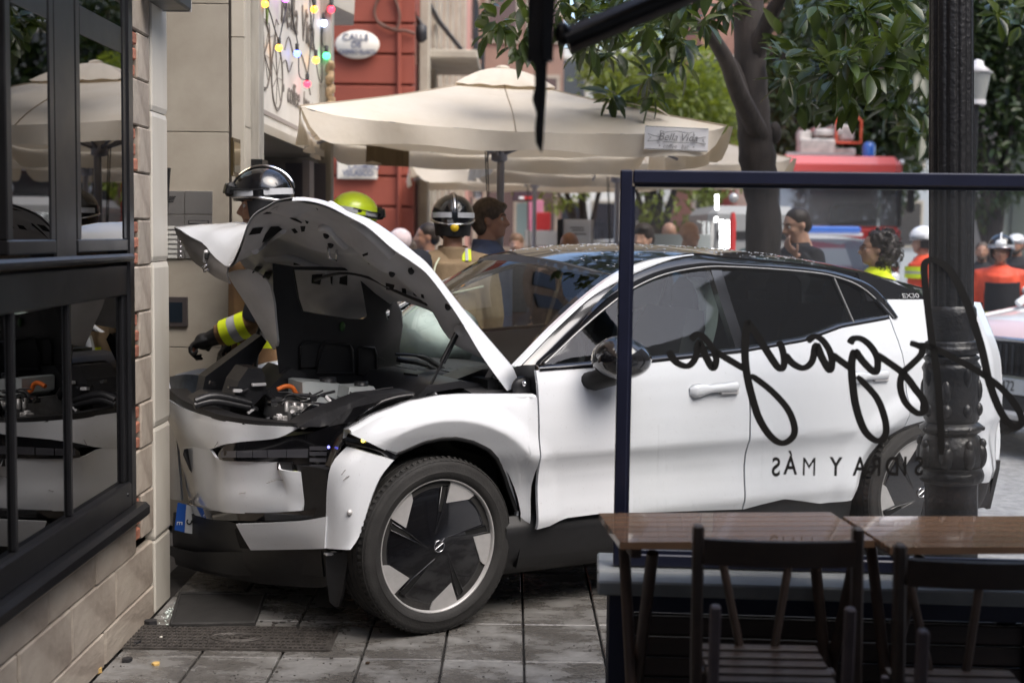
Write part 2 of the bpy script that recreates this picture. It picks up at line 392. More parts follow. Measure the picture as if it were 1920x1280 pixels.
mb = MB()
for i in range(90):
    q = gnd(random.gauss(322, 12), random.gauss(1146, 16)); s = random.uniform(.003, .009)
    if q.x < -1.43: continue
    mb.box((q.x, q.y, s * .4 + .001), (s, s, s * .7), random.random() * 3, random.random())
tag(mb.build('broken_glass', mat('broken_glass_crumbs', (.55, .62, .58), .15)), 'crumbs of broken glass along the foot of the wall', 'glass crumbs', kind='stuff')
mb = MB()
for i in range(260):
    q = gnd(random.uniform(180, 1150), random.uniform(1195, 1290)); s = random.uniform(.0015, .005)
    if q.x < -1.44: continue
    mb.box((q.x, q.y, s * .4 + .001), (s, s * random.uniform(.5, 1.6), s * .6), random.random() * 3)
for i in range(170):
    q = gnd(random.gauss(520, 150), random.gauss(1150, 32)); s = random.uniform(.003, .011)
    if q.x < -1.42 or q.y > 6.2: continue
    mb.box((q.x, q.y, s * .3 + .001), (s * random.uniform(.6, 2.5), s * random.uniform(.4, 1.2), s * .5), random.random() * 3, random.uniform(-.3, .3))
tag(mb.build('grit', mat('dark_grit', (.06, .055, .05), .8, var=.5, vscale=50)), 'dark grit scattered over the front paving', 'grit', kind='stuff')
# ================================================================== restaurant on the left: stone and brick wall with a black window
WX = -1.47
M_stone = mat('sandstone_block', (.37, .325, .27), .75, col2=(.19, .155, .125), vscale=5, detail=8, bump=.5, bscale=22, obj_random=.14)
M_stone_lt = mat('smooth_limestone', (.50, .475, .42), .5, col2=(.43, .40, .345), vscale=3, bump=.08, bscale=30, obj_random=.05)
M_brick = mat('old_red_brick', (.36, .13, .075), .85, col2=(.27, .12, .08), vscale=25, bump=.6, bscale=60, obj_random=.2)
M_mortar = mat('rough_mortar', (.20, .165, .13), .9, var=.3, vscale=30, bump=.6, bscale=60)
rest = thing('restaurant_building', 'stone clad corner building with exposed bricks and black window on the left', 'building', (WX, 4, 0))
core = MB(); core.box((WX - .22, .05, .25), (.36, 10.2, .5)); core.box((WX - .22, 5.46, 1.9), (.36, .58, 2.8)); core.box((WX - .22, .05, 3.6), (.36, 10.2, .6))
core.box((WX - .46, 5.71, 1.9), (.9, .06, 3.8)); core.box((WX - 2.2, .8, 2), (.2, 9.6, 4)); core.box((WX - 1.2, .8, 3.9), (2.2, 9.6, .1)); core.box((WX - 1.2, .8, .3), (2.2, 9.6, .1))
shape('wall', core, M_mortar, rest, True)
STONE = {}
def wall_stone(y0, y1, z0, z1, m=M_stone, name='stone_block', proud=.0, t=.035):
    g = .004; w, h = y1 - y0 - g, z1 - z0 - g
    o = STONE.get((name, m.name))
    if o is None:
        o = MB().box((0, 0, 0), (t, .3, .18), bev=.006).build(name, m, rest); STONE[name, m.name] = o
        o.location = Vector((WX + proud - t / 2, (y0 + y1) / 2, (z0 + z1) / 2)) - Vector(rest.location); o.scale = (1, w / .3, h / .18); return o
    return piece(o, rest, (WX + proud - t / 2 + random.uniform(-.002, .003), (y0 + y1) / 2, (z0 + z1) / 2), (R(random.uniform(-.2, .2)), 0, 0), (1, w / .3, h / .18))
# courses below the window
for z0, z1, cuts in ((0, .13, [2.4, 3.0, 3.62, 4.22, 4.83, 5.51]), (.13, .32, [2.1, 2.8, 3.4, 3.98, 4.47, 4.98, 5.51]), (.32, .50, [2.4, 3.1, 3.75, 4.25, 4.74, 5.25])):
    for a, b_ in zip(cuts, cuts[1:]): wall_stone(a, b_, z0, z1)
# quoins beside the window, every second one short with bricks showing
zq = 1.448 + .182 * np.arange(-6, 12); k = 0
BR = None
for z0, z1 in zip(zq, zq[1:]):
    z0 = max(z0, .32)
    short = (k % 2 == 0); k += 1
    wall_stone(5.335 if short else 5.25, 5.51, z0, z1)
    if short:
        n = 3
        for j in range(n):
            c = Vector((WX - .02, 5.292, z0 + (z1 - z0) * (j + .5) / n))
            if BR is None:
                BR = MB().box((0, 0, 0), (.03, .078, .047), bev=.006).build('brick', M_brick, rest); BR.location = c - Vector(rest.location)
            else: piece(BR, rest, c + Vector((random.uniform(-.006, .004), 0, 0)), (R(random.uniform(-3, 3)), 0, 0), (1, 1, random.uniform(.85, 1.05)))
# smooth limestone slabs that close the corner
for z0, z1 in ((0, .31), (.31, .78), (.78, 1.46), (1.46, 2.07), (2.07, 2.7), (2.7, 3.3)):
    wall_stone(5.51, 5.755, z0, z1, M_stone_lt, 'corner_slab', .006, .05)
# scar in the plaster low on the wall
# ---- the window
def add_frame(parent, name, y0, y1, z0, z1, t, x, dep, m=M_black_metal, bars=(), bev=.004):
    mb = MB()
    mb.box((x, (y0 + y1) / 2, z0 + t / 2), (dep, y1 - y0, t), bev=bev); mb.box((x, (y0 + y1) / 2, z1 - t / 2), (dep, y1 - y0, t), bev=bev)
    mb.box((x, y0 + t / 2, (z0 + z1) / 2), (dep - .004, t, z1 - z0 - 2 * t + .002), bev=bev); mb.box((x, y1 - t / 2, (z0 + z1) / 2), (dep - .004, t, z1 - z0 - 2 * t + .002), bev=bev)
    for (a, b_, c, d) in bars: mb.box((x, (a + b_) / 2, (c + d) / 2), (dep - .008, b_ - a, d - c), bev=bev)
    return shape(name, mb, m, parent, True)
win = MB()
win.box((WX - .03, 5.187, 1.72), (.086, .075, 2.5), bev=.01)                 # outer jamb
win.box((WX - .025, 3.45, .575), (.08, 3.4, .10), bev=.008)                   # bottom rail
win.box((WX + .0, 3.50, .50), (.12, 3.5, .06), bev=.015)                   # sill
win.box((WX - .03, 3.42, 1.40), (.07, 3.46, .12), bev=.006); win.box((WX + .0, 3.45, 1.485), (.06, 3.44, .03), bev=.01)
win.box((WX - .03, 3.4, 2.98), (.09, 3.5, .10), bev=.008)
W_ = shape('window', win, M_black_metal, rest, True); W_['label'] = 'black metal window frame with a projecting sill and transom'
pane_y = [2.2, 3.05, 3.96, 4.42, 5.08]
for a, b_ in zip([2.2, 3.2, 3.99, 4.50], [3.2, 3.99, 4.50, 5.155]):
    shape('pane', MB().box((WX - .020, (a + b_) / 2, .98), (.008, b_ - a - .004, .74)), M_darkglass, W_, True)
for a, w in ((3.99, .028), (4.50, .028), (5.13, .04)): shape('glazing_bar', MB().box((WX - .018, a, .985), (.03, w, .72), bev=.005), M_black_metal, W_, True)
for (y0, y1) in ((4.56, 5.15), (3.93, 4.345), (3.0, 3.80)):
    add_frame(W_, 'sash', y0, y1, 1.51, 2.92, .045, WX - .012, .04, bars=((y0 + .05, y1 - .05, 2.24, 2.34),))
    shape('pane', MB().box((WX - .002, (y0 + y1) / 2, 1.88), (.008, y1 - y0 - .086, .73)), M_darkglass, W_, True)
    shape('pane', MB().box((WX - .002, (y0 + y1) / 2, 2.6), (.008, y1 - y0 - .086, .53)), M_darkglass, W_, True)
shape('mullion', MB().box((WX - .04, 4.452, 2.2), (.09, .21, 1.45), bev=.008), M_black_metal, W_, True)
p = onx(228, 945, WX + .06); shape('screw_cap', MB().lathe([(0, .006), (.007, .004), (.008, 0)], M=Matrix.Translation((WX + .015, 5.09, .585)) @ Matrix.Rotation(R(90), 4, 'Y'), n=10), M_black_metal, W_, True)
# square black wall lamp above the corner
wl = thing('wall_lamp', 'square black wall lamp high on the stone corner', 'lamp', (WX + .07, 5.52, 2.49))
shape('housing', MB().box((0, 0, .14), (.12, .30, .28), bev=.008), M_black_metal, wl); shape('trim_edge', MB().box((.0, .152, .14), (.12, .006, .285)), M_silver, wl); shape('bracket', MB().box((-.06, 0, .14), (.03, .1, .1)), M_black_metal, wl)
# ================================================================== the house next door: recessed entrance, intercom, shop front
M_marble = mat('cream_marble_slab', (.40, .365, .305), .42, col2=(.30, .265, .215), vscale=3, detail=9, bump=.05, bscale=20, obj_random=.04)
M_marble2 = mat('pale_marble_trim', (.50, .46, .39), .42, col2=(.44, .40, .33), vscale=2.5, obj_random=.04)
BY = 7.30
ent = thing('entrance_building', 'cream marble building with a recessed entrance behind the crashed car', 'building', (-1.9, BY, 0))
core = MB(); core.box((-2.6, BY + .16, 2.5), (2.16, .26, 5)); core.box((-1.62, 7.47, 2.5), (.2, .3, 5)); core.box((-2.55, 6.5, 2.5), (.2, 1.7, 5)); core.box((-1.75, 9.1, 4.0), (.5, 3.3, 3.4)); core.box((-2.4, 9.1, 1.2), (.4, 3.4, 2.4)); core.box((-1.75, 10.62, 1.2), (.5, .2, 2.4))
shape('wall', core, mat('render_grey', (.30, .28, .25), .8, var=.15), ent, True)
zs = [-.02, .30, .96, 1.44, 2.115, 2.79, 3.5]; first = None
for z0, z1 in zip(zs, zs[1:]):
    for x0, x1 in ((-2.45, -1.975), (-1.975, -1.528)):
        w, h = x1 - x0 - .004, z1 - z0 - .004; c = Vector(((x0 + x1) / 2, BY + .015, (z0 + z1) / 2))
        if first is None:
            first = MB().box((0, 0, 0), (.4, .03, .6), bev=.002).build('marble_slab', M_marble, ent); first.location = c - Vector(ent.location); first.scale = (w / .4, 1, h / .6)
        else: piece(first, ent, c, (0, 0, 0), (w / .4, 1, h / .6))
M_jamb = mat('dark_bronze_strip', (.06, .05, .042), .4, metal=.4)
shape('joint_strip', MB().box((-1.522, BY + .02, 1.8), (.010, .03, 3.6)), M_jamb, ent, True)
tf = None
for z0, z1 in ((0, .9), (.9, 1.9), (1.9, 2.62), (2.62, 3.4)):
    c = Vector((-1.483, BY + .03, (z0 + z1) / 2)); s = (1, 1, (z1 - z0 - .004))
    if tf is None:
        tf = MB().box((0, 0, 0), (.068, .03, 1), bev=.002).build('trim_slab', M_marble2, ent); tf.location = c - Vector(ent.location); tf.scale = s
    else: piece(tf, ent, c, (0, 0, 0), s)
for z0, z1 in ((0, .75), (.75, 1.5), (1.5, 2.15), (2.15, 2.85), (2.85, 3.4)): piece(tf, ent, (-1.462, 7.42, (z0 + z1) / 2), (0, 0, R(90)), (2.1, 1, z1 - z0 - .004))
# intercom
M_steel = mat('brushed_steel', (.36, .35, .34), .42, metal=.8, var=.06, vscale=60, stretch=(1, 1, 20))
q0, q1 = at(314, 358, BY), at(400, 485, BY)
ic = thing('intercom', 'steel intercom panel with call buttons on the marble wall', 'intercom', ((q0 + q1) / 2))
px = lambda x, y: at(x, y, BY - .012)
def ipanel(name, x0, y0, x1, y1, m, t=.012, d=0, par=ic):
    a, b_ = at(x0, y0, BY), at(x1, y1, BY); return shape(name, MB().box(((a.x + b_.x) / 2, BY - t / 2 - d, (a.z + b_.z) / 2), (abs(b_.x - a.x), t, abs(a.z - b_.z)), bev=.0015), m, par, True)
ipanel('speaker_plate', 312, 358, 346.5, 402, M_steel); ipanel('blank_plate', 347.5, 358, 399, 402, M_steel); ipanel('button_plate', 312, 403, 346.5, 485, M_steel); ipanel('lower_plate', 347.5, 403, 399, 485, M_steel)
for i in range(4): ipanel('speaker_slot', 317, 368 + i * 3.2, 331 - i * 1.5, 369.6 + i * 3.2, M_black_plastic, .003, .012)
for i in range(7):
    y = 424 + i * 9; b_ = ipanel('name_plate', 315, y, 333, y + 6, mat('name_card', (.55, .55, .52), .4) if i == 0 else bpy.data.materials['name_card'], .003, .012)
    q = at(338, y + 3, BY - .012); shape('call_button', MB().ball(q, (.008, .006, .008), 10, 6), M_chrome, ic, True)
ipanel('letter_slot', 354, 413, 393, 421, M_black_plastic, .003, .012); ipanel('slot_frame', 356, 414.5, 391, 419.5, M_steel, .002, .0155)
ipanel('camera_box', 355, 462, 372, 478, M_steel, .004, .012)
pn = thing('door_panel', 'small dark framed access panel low on the marble wall', 'panel', at(334, 583, BY))
M_panel = mat('dark_brown_frame', (.05, .042, .042), .45); ipanel('panel_frame', 300, 556, 353, 612, M_panel, .02, 0, pn); ipanel('display', 305, 566, 344, 604, mat('dark_screen', (.012, .018, .026), .15), .002, .0205, pn)
sg = thing('black_plaque', 'thin black tilted plaque edge beside the intercom', 'plaque', at(314, 400, 6.9)); q = at(314, 370, 6.9); shape('plate', MB().box((q.x - .02, 6.9, q.z), (.05, .02, .30), ry=R(4)), M_black_plastic, sg, True)
# gold framed mirror plate on the return
mr = thing('mirror_plate', 'small gold framed mirror plate beside the entrance', 'mirror', (-1.44, 7.42, 1.9)); a, b_ = onx(436, 258, -1.44), onx(450, 333, -1.44)
shape('frame', MB().box((-1.443, (a.y + b_.y) / 2, (a.z + b_.z) / 2), (.012, b_.y - a.y, a.z - b_.z)), mat('bronze_frame', (.10, .07, .03), .35, metal=.7), mr, True)
shape('mirror_face', MB().box((-1.436, (a.y + b_.y) / 2, (a.z + b_.z) / 2), (.004, b_.y - a.y - .03, a.z - b_.z - .04)), mat('mirror_bronze', (.75, .65, .45), .06, metal=1), mr, True)
# ---- shop front with painted sign board, seen along the wall
SX = -1.44
M_boardw = mat('white_painted_board', (.72, .69, .63), .55, col2=(.60, .57, .51), vscale=3, detail=6, stretch=(1, 1, .3))
M_oldwood = mat('weathered_grey_wood', (.40, .38, .33), .8, col2=(.22, .20, .17), vscale=9, bump=.4, bscale=30, stretch=(1, 1, .15))
M_ink = mat('brown_ink', (.14, .12, .10), .7)
shop = thing('shop_sign_board', 'white sign board with a drawn bicycle and coloured bulbs above the shop door', 'sign', (SX, 8.8, 2.2))
ZB = 2.19
shape('board', MB().box((SX - .02, 8.90, ZB + .95), (.03, 2.45, 1.9)), M_boardw, shop, True)
shape('board_edge', MB().box((SX - .005, 8.90, ZB + .085), (.012, 2.43, .025)), mat('grey_line', (.32, .28, .25), .6), shop, True)
shape('side_post', MB().box((SX - .01, 7.58, 1.98 + 1.0), (.09, .15, 2.05), bev=.006), M_oldwood, shop, True)
shape('post_foot', MB().box((SX - .005, 7.575, 1.965), (.12, .18, .04)), M_black_metal, shop, True)
shape('soffit', MB().box((SX - .28, 8.9, ZB - .02), (.62, 2.5, .05)), M_marble2, shop, True)
shape('far_post', MB().box((SX + .03, 10.2, 1.9), (.10, .14, 3.8), bev=.006), M_oldwood, shop, True)
shape('rope_wrap', MB().tube([(SX + .075 + .012 * math.sin(i * 2.1), 10.1 + .02 * math.cos(i * 1.7), 2.45 + i * .03) for i in range(14)], [.03 + .008 * math.sin(i * 2.3) for i in range(14)], 8), mat('twisted_vine', (.30, .21, .12), .8, var=.3, vscale=40), shop, True)
# drawings on the board: thin raised strokes
def stroke(pts, r=.003, name='drawn_line', m=None, par=None, mk=None):
    return shape(name, MB().tube([(SX, y, z) for y, z in pts], r, 4), m or M_ink, par or shop, True)
def circ(cy, cz, ry, rz, a0=0, a1=6.3, n=28): return [(cy + ry * math.cos(a), cz + rz * math.sin(a)) for a in np.linspace(a0, a1, n)]
for cy, cz in ((7.86, 2.60), (8.28, 2.52)):
    stroke(circ(cy, cz, .20, .20)); stroke(circ(cy, cz, .185, .188), .003)
    for k in range(7):
        a = k * .9; stroke([(cy, cz), (cy + .17 * math.cos(a), cz + .17 * math.sin(a))], .002)
stroke([(7.86, 2.60), (8.02, 2.72), (8.2, 2.76), (8.06, 2.50), (7.86, 2.60)]); stroke([(8.06, 2.50), (8.02, 2.78), (8.0, 2.80)]); stroke([(8.28, 2.52), (8.2, 2.80), (8.25, 2.86), (8.33, 2.84)])
stroke([(7.92, 2.88), (7.93, 2.78), (7.96, 2.84), (7.98, 2.92), (7.93, 2.95), (7.9, 2.90)], .006, m=mat('leaf_green_paint', (.16, .22, .07), .7))
for pts in ([(8.55, 2.72), (8.7, 2.82), (8.9, 2.74), (9.2, 2.78), (9.5, 2.66)], [(8.45, 2.62), (8.6, 2.66), (8.7, 2.60), (8.85, 2.68)], [(9.3, 2.60), (9.5, 2.62), (9.62, 2.55)]):
    stroke([(p.x, p.y) for p in smoothpath([Vector((a, b_, 0)) for a, b_ in pts], 5)], .004)
for w_, y_ in (('Bella', 8.72), ('Vida', 9.48)): text('lettering', w_, .34, M_ink, shop, plane_M((SX + .002, y_, 2.98), (0, 1, 0), (0, 0, 1)), .002, shear=.25)
for w_, y_ in (('\u2022', 8.48), ('coffee', 8.88), ('bar', 9.42), ('\u2022', 9.68)): text('lettering', w_, .20, M_ink, shop, plane_M((SX + .002, y_, 2.47), (0, 1, 0), (0, 0, 1)), .002, shear=.2)
# doorway under the sign
M_dk = mat('shop_interior_grey', (.13, .125, .15), .7)
shape('door_reveal', MB().box((-1.62, 7.72, 1.05), (.36, .03, 2.1)).box((-2.16, 9.0, 1.05), (.04, 2.5, 2.1)).box((-1.55, 10.14, 1.05), (.3, .05, 2.1)), M_dk, ent, True)
shape('door_frame', MB().box((-1.49, 9.86, 1.05), (.05, .22, 2.1)), mat('lilac_grey_frame', (.36, .34, .36), .6), ent, True)
# coloured bulbs on a hanging cable
BC = {'amber': (1, .42, .04), 'violet': (.6, .12, .9), 'blue': (.12, .2, 1), 'red': (1, .03, .06), 'green': (.05, .8, .25), 'pale': (.55, .65, 1)}
MBULB = {k: mat('lit_bulb_' + k, c, .2, emit=2.2, ecol=c) for k, c in BC.items()}
bl = thing('string_lights', 'string of coloured light bulbs hanging over the white sign board', 'string lights', (SX + .05, 8.8, 2.9))
spots = [('amber', 497, 8), ('amber', 523, 90), ('violet', 535, -2), ('blue', 557, 101), ('amber', 589, 18), ('amber', 592, 113), ('red', 576, 158), ('pale', 607, 44), ('red', 621, 18), ('green', 612, 105)]
for i, (c, x, y) in enumerate(spots):
    q = onx(x, y, SX + .05) if x < 600 else at(x, y, 10.1); k = q.y / 9
    b_ = shape('bulb', MB().ball(q, .024 * k, 12, 8), MBULB[c], bl, True); b_['label'] = {'pale': 'pale blue', 'amber': 'amber'}.get(c, c) + ' glowing bulb'
    shape('socket', MB().lathe([(.012 * k, 0), (.013 * k, .045 * k), (.006 * k, .05 * k)], c=q + Vector((0, 0, .018 * k)), n=8), M_black_plastic, bl, True)
def bulb_wire(P):
    W = [(onx(x, y, SX + .05) if x < 600 else at(x, y, 10.1)) for x, y in P]; shape('cable', MB().tube(smoothpath(W, 5), .004, 5), M_black_plastic, bl, True)
for P in ([(497, 0), (508, 30), (515, 55), (523, 74), (530, 45), (537, 10), (532, -20)], [(546, -20), (548, 30), (556, 70), (559, 88)], [(560, 106), (561, 140), (570, 150), (576, 144), (580, 110), (585, 60), (588, 20), (580, -20)], [(580, -20), (583, 40), (590, 95)], [(592, 98), (596, 140), (604, 150), (603, 60), (616, 8)], [(612, 94), (604, 80), (605, 40)]): bulb_wire(P)
# stone balcony corner above the side street
bal = thing('balcony', 'pale stone balcony corner jutting out above the side street', 'balcony', at(635, 20, 10.8)); A = at(610, 0, 10.8)
shape('slab', MB().add([tuple(at(x, y, d)) for x, y, d in ((600, -60, 10.6), (668, -60, 10.6), (664, 28, 10.6), (600, -2, 10.6), (600, -60, 12.0), (668, -60, 12.0), (663, 48, 11.8), (604, 48, 11.8))], [(0, 1, 2, 3), (7, 6, 5, 4), (3, 2, 6, 7), (1, 5, 6, 2), (0, 4, 5, 1), (0, 3, 7, 4)]), mat('pale_balcony_stone', (.52, .50, .45), .7, var=.1, vscale=6), bal, True)
# ================================================================== the crashed white car
from mathutils.bvhtree import BVHTree
car = thing('crashed_car', 'white electric car with its bonnet up and its nose crushed against the wall', 'car', tuple(CO), CB)
WPR, VPR = zip(*[(.18, .82), (.25, .865), (.30, .88), (.37, .890), (.41, .906), (.45, .904), (.50, .897), (.56, .893), (.62, .900), (.66, .914), (.685, .927), (.70, .929), (.80, .927), (.90, .919), (.98, .907), (1.04, .888), (1.10, .858), (1.2, .80), (1.3, .742), (1.45, .66), (1.52, .61)])
def V(u, w):
    b = interp(w, WPR, VPR)
    b += interp(u, [-.6, -.4, -.3, -.15, .05, 2.8, 3.0, 3.15, 3.28, 3.36, 3.42], [-.22, -.09, -.05, -.015, 0, 0, -.012, -.04, -.10, -.19, -.30])
    for uc in (.03, 2.65):
        d = math.hypot(u - uc, (w - .352) * (1 if uc < 1 else 1.12)); t = min(1, max(0, (.60 - d) / .095)); t = t * t * (3 - 2 * t)
        b += (.024 * t if u < .446 or uc > 1 else .024 * t * max(0, 1 - (u - .446) / .12)) - (.62 * (.505 - d) if uc < 1 and d < .505 and u < .447 else (.5 * (.475 - d) if uc > 1 and d < .475 else 0)) if d > .3 else 0
    if u < .44 and .80 < w < 1: b -= .9 * (w - .80) ** 2
    return b
def side_pt(x, y):
    v = -.8
    for _ in range(12): u, _, w = cpl(x, y, v); v = -V(u, w)
    return (u, w)
def bands(u, xs, ys): return interp(u, xs, ys)
def panel(name, u0, u1, lo, hi, m=M_white, nu=30, nw=26, s=-1, parent=car, extra=None, t=.018, us=None):
    G = []
    us = us or list(np.linspace(u0, u1, nu))
    for u in us:
        a, b = lo(u), hi(u); ws = sorted(set([a + (b - a) * i / nw for i in range(nw + 1)]))
        for c in (.668, .685, .702):                         # keep the crease crisp
            k = min(range(len(ws)), key=lambda i: abs(ws[i] - c))
            if 0 < k < len(ws) - 1 and a + .02 < c < b - .02 and abs(ws[k] - c) < (b - a) / nw: ws[k] = c
        row = []
        for w in ws:
            v = V(u, w)
            row.append((u, s * (v + (extra(u, w) if extra else 0)), w))
        G.append(row)
    return shape(name, MB().sheet(G, (0, -s * t, 0)), m, parent)
BELT = ([.44, .72, .99, 1.57, 1.915, 2.175, 2.455, 2.499, 2.502, 2.8, 3.0, 3.4], [1.035, 1.042, 1.05, 1.08, 1.114, 1.171, 1.200, 1.206, 1.297, 1.294, 1.285, 1.262])
FARCH = ([-.36, -.345, -.185, -.12, -.054, .02, .086, .16, .231, .285, .331, .370, .396, .402, .45], [.818, .816, .732, .754, .779, .790, .788, .768, .733, .683, .617, .53, .455, .372, .374])
FTOP = ([-.36, -.34, -.251, -.115, .025, .12, .217, .35, .46], [.822, .825, .876, .922, .942, .944, .940, .934, .930])
RARCH = ([2.15, 2.20, 2.215, 2.25, 2.31, 2.381, 2.50, 2.634, 2.78, 2.92, 3.02, 3.07, 3.09, 3.4], [.356, .358, .40, .499, .565, .63, .69, .712, .70, .62, .50, .40, .36, .36])
WBOT = ([.40, .455, .523, .60, .786, 1.1, 1.54], [.374, .380, .386, .413, .416, .392, .364])
WBOT2 = ([1.54, 1.65, 1.78, 1.9, 2.008, 2.2], [.362, .378, .394, .372, .350, .356])
ub = lambda T: (lambda u: interp(u, *T))
fu = sorted(list(np.linspace(-.345, .445, 40)) + [.396, .402])
dent = lambda u, w: -.016 * math.exp(-((u - .43) / .03) ** 2 - ((w - .56) / .10) ** 2) + .006 * math.sin(u * 30) * math.exp(-((u - .42) / .05) ** 2)
for s in (-1, 1):
    f = panel('front_fender', -.345, .443, ub(FARCH), ub(FTOP), s=s, us=fu, nw=30, extra=dent if s < 0 else None)
    # top return of the fender
    G = [[(u, s * (V(u, interp(u, *FTOP)) - d), interp(u, *FTOP) + h) for d, h in ((.0, .0), (.006, .006), (.03, .010), (.075, .006), (.085, -.03))] for u in np.linspace(-.345, .443, 30)]
    shape('fender_top', MB().sheet(G, (0, 0, -.006)), M_white, car)
    d1 = panel('front_door', .455, 1.543, lambda u: interp(u, *WBOT), ub(BELT), s=s, nu=50, nw=34)
    d2 = panel('rear_door', 1.549, 2.497, lambda u: max(interp(u, *WBOT2), interp(u, *RARCH) if u > 2.2 else 0), ub(BELT), s=s, nu=46, nw=34, extra=(lambda u, w: .004))
    panel('quarter_panel', 2.503, 3.40, ub(RARCH), ub(BELT), s=s, nu=44, nw=34, extra=(lambda u, w: .004))
    # door handles: a bar with a flap behind
    for dd, ua, wa, du in ((d1, 1.345, .926, .265), (d2, 2.26, .945, .245)):
        vv = V(ua, wa); G = []
        for i in range(15):
            t = i / 14; u = ua - du / 2 + du * t; hh = interp(t, [0, .05, .2, .4, .7, .95, 1], [.014, .028, .027, .016, .019, .022, .010]); cw = interp(t, [0, .3, 1], [-.008, .0, .006])
            d = interp(t, [0, .06, .94, 1], [.012, .034, .036, .02])
            G.append([(u, s * (vv - .004), wa + cw - hh), (u, s * (vv + d * .7), wa + cw - hh), (u, s * (vv + d), wa + cw - hh * .45), (u, s * (vv + d), wa + cw + hh * .55), (u, s * (vv + d * .75), wa + cw + hh), (u, s * (vv - .004), wa + cw + hh)])
        h = shape('door_handle', MB().sheet(G, (0, -s * .004, 0)), M_white, dd)
        shape('handle_flap', MB().box((ua + du * .30, s * (vv + .008), wa - .017), (du * .38, .03, .022), bev=.004), M_grey_inner, dd)
    # black sill
    G = [[(u, s * (interp(w, [.17, .2, .26, .33, .385, .43], [.78, .83, .862, .874, .882, .85]) - (.0 if u < 2.2 else (u - 2.2) * .5)), w - .0) for w in (.17, .19, .21, .25, .255, .30, .35, .385, .40, .43)] for u in np.linspace(.33, 2.24, 24)]
    shape('sill', MB().sheet(G, (0, -s * .02, 0)), M_black_plastic, car)
    # wheel arch liners
    for uc, r0 in ((.03, .455), (2.65, .43)):
        G = []
        for a in np.linspace(R(-18), R(200), 30):
            c, sn = math.cos(a), math.sin(a); rr = r0 * (1 if sn > .1 else .98); G.append([(uc + rr * c * ((.74 if c < 0 else .84) if uc < 1 else .93), s * (.868 - d), .352 + rr * sn * (.99 if uc < 1 else .85)) for d in (.0, .02, .36, .42)])
        shape('arch_liner', MB().sheet(G, (0, -s * .01, .0)), M_black_plastic, car)
        Tt = [(u, interp(u, *FARCH) - .006) for u in np.linspace(-.19, .396, 30)] if uc < 1 else [(u, interp(u, *RARCH) - .006) for u in np.linspace(2.215, 3.08, 30)]
        shape('arch_trim', MB().tube([(u, s * (V(u, w) - .006), w) for u, w in Tt], .011, 6), M_black_plastic, car)
    # ---- glasshouse
    wt = [(1020, 682), (1052, 652), (1087, 619), (1135, 578), (1185, 542), (1247, 515), (1320, 502), (1376, 502), (1450, 506), (1520, 512), (1560, 519), (1605, 535), (1640, 562), (1672, 598)]
    rail = [(975, 684), (1008, 650), (1047, 610), (1100, 562), (1157, 527), (1230, 495), (1297, 479), (1376, 487), (1450, 493), (1520, 501), (1600, 514), (1650, 526), (1690, 540), (1738, 562)]
    redge = [(p.x, p.z) for p in smoothpath([Vector((*side_pt(*p), 0)).xzy for p in rail], 4)]        # edge of the roof
    rail = rail[:10] + [(1578, 513), (1628, 532), (1660, 562), (1683, 594)]
    T = [side_pt(*p) for p in wt]; Q = [side_pt(*p) for p in rail]
    shape('rear_side_panel', MB().sheet([[(u, s * (V(u, lerp(1.290, max(1.293, interp(u, [a[0] for a in redge], [a[1] for a in redge]) + .012), k / 6)) + .002), lerp(1.290, max(1.293, interp(u, [a[0] for a in redge], [a[1] for a in redge]) + .012), k / 6)) for k in range(7)] for u in np.linspace(2.40, 2.95, 20)], (0, -s * .02, 0)), M_black_gloss, car)
    sv = lambda u, w, o=0: (u, s * (V(u, w) + o), w)
    Ts = [(p.x, p.z) for p in smoothpath([Vector((u, 0, w)) for u, w in T], 4)]; Qs = [(p.x, p.z) for p in smoothpath([Vector((u, 0, w)) for u, w in Q], 4)]
    G = [[sv(lerp(a[0], b[0], k / 5), lerp(a[1], b[1], k / 5), .004 + .010 * math.sin(k / 5 * math.pi)) for k in range(6)] for a, b in zip(Ts, Qs)]
    shape('window_surround', MB().sheet(G, (0, -s * .03, 0)), M_black_gloss, car)
    shape('chrome_line', MB().tube([sv(a[0], a[1] + .004, .010) for a in Ts[:-4]], .0035, 5), M_silver, car)
    # white strip along the windscreen pillar
    wo = [(963, 686), (1035, 612), (1110, 545), (1157, 512), (1190, 497), (1235, 484), (1297, 476)]
    Wo = [(p.x, p.z) for p in smoothpath([Vector((*side_pt(*p), 0)).xzy for p in wo], 4)]; n = len(Wo); Wi = [Qs[min(len(Qs) - 1, round(i * 24 / (n - 1)))] for i in range(n)]
    G = [[sv(lerp(b[0], a[0], k / 4), lerp(b[1], a[1], k / 4), .012 + .008 * math.sin(k / 4 * math.pi) - .006 * k / 4) for k in range(5)] for a, b in zip(Wo, Wi)]
    shape('pillar_strip', MB().sheet(G, (0, -s * .03, 0)), M_white, car)
    # belt moulding
    G = [[sv(u, interp(u, *BELT) + h, o) for h, o in ((-.004, .002), (.0, .006), (.016, .004), (.020, -.012))] for u in np.linspace(.47, 2.497, 50)]
    shape('belt_moulding', MB().sheet(G, (0, -s * .01, 0)), M_black_gloss, car)
    # panes follow the tumblehome, a little inside the frame
    tu = [a[0] for a in Ts]; tw = [a[1] for a in Ts]
    def pane(name, u0, u1, m, par):
        G = []
        for u in np.linspace(u0, u1, 16):
            lo, hi = interp(u, *BELT) + .012, interp(u, tu, tw) + .004
            G.append([(u, s * (V(u, lerp(lo, hi, k / 8)) - .012), lerp(lo, max(hi, lo + .002), k / 8)) for k in range(9)])
        return shape(name, MB().sheet(G), m, par, fix=False)
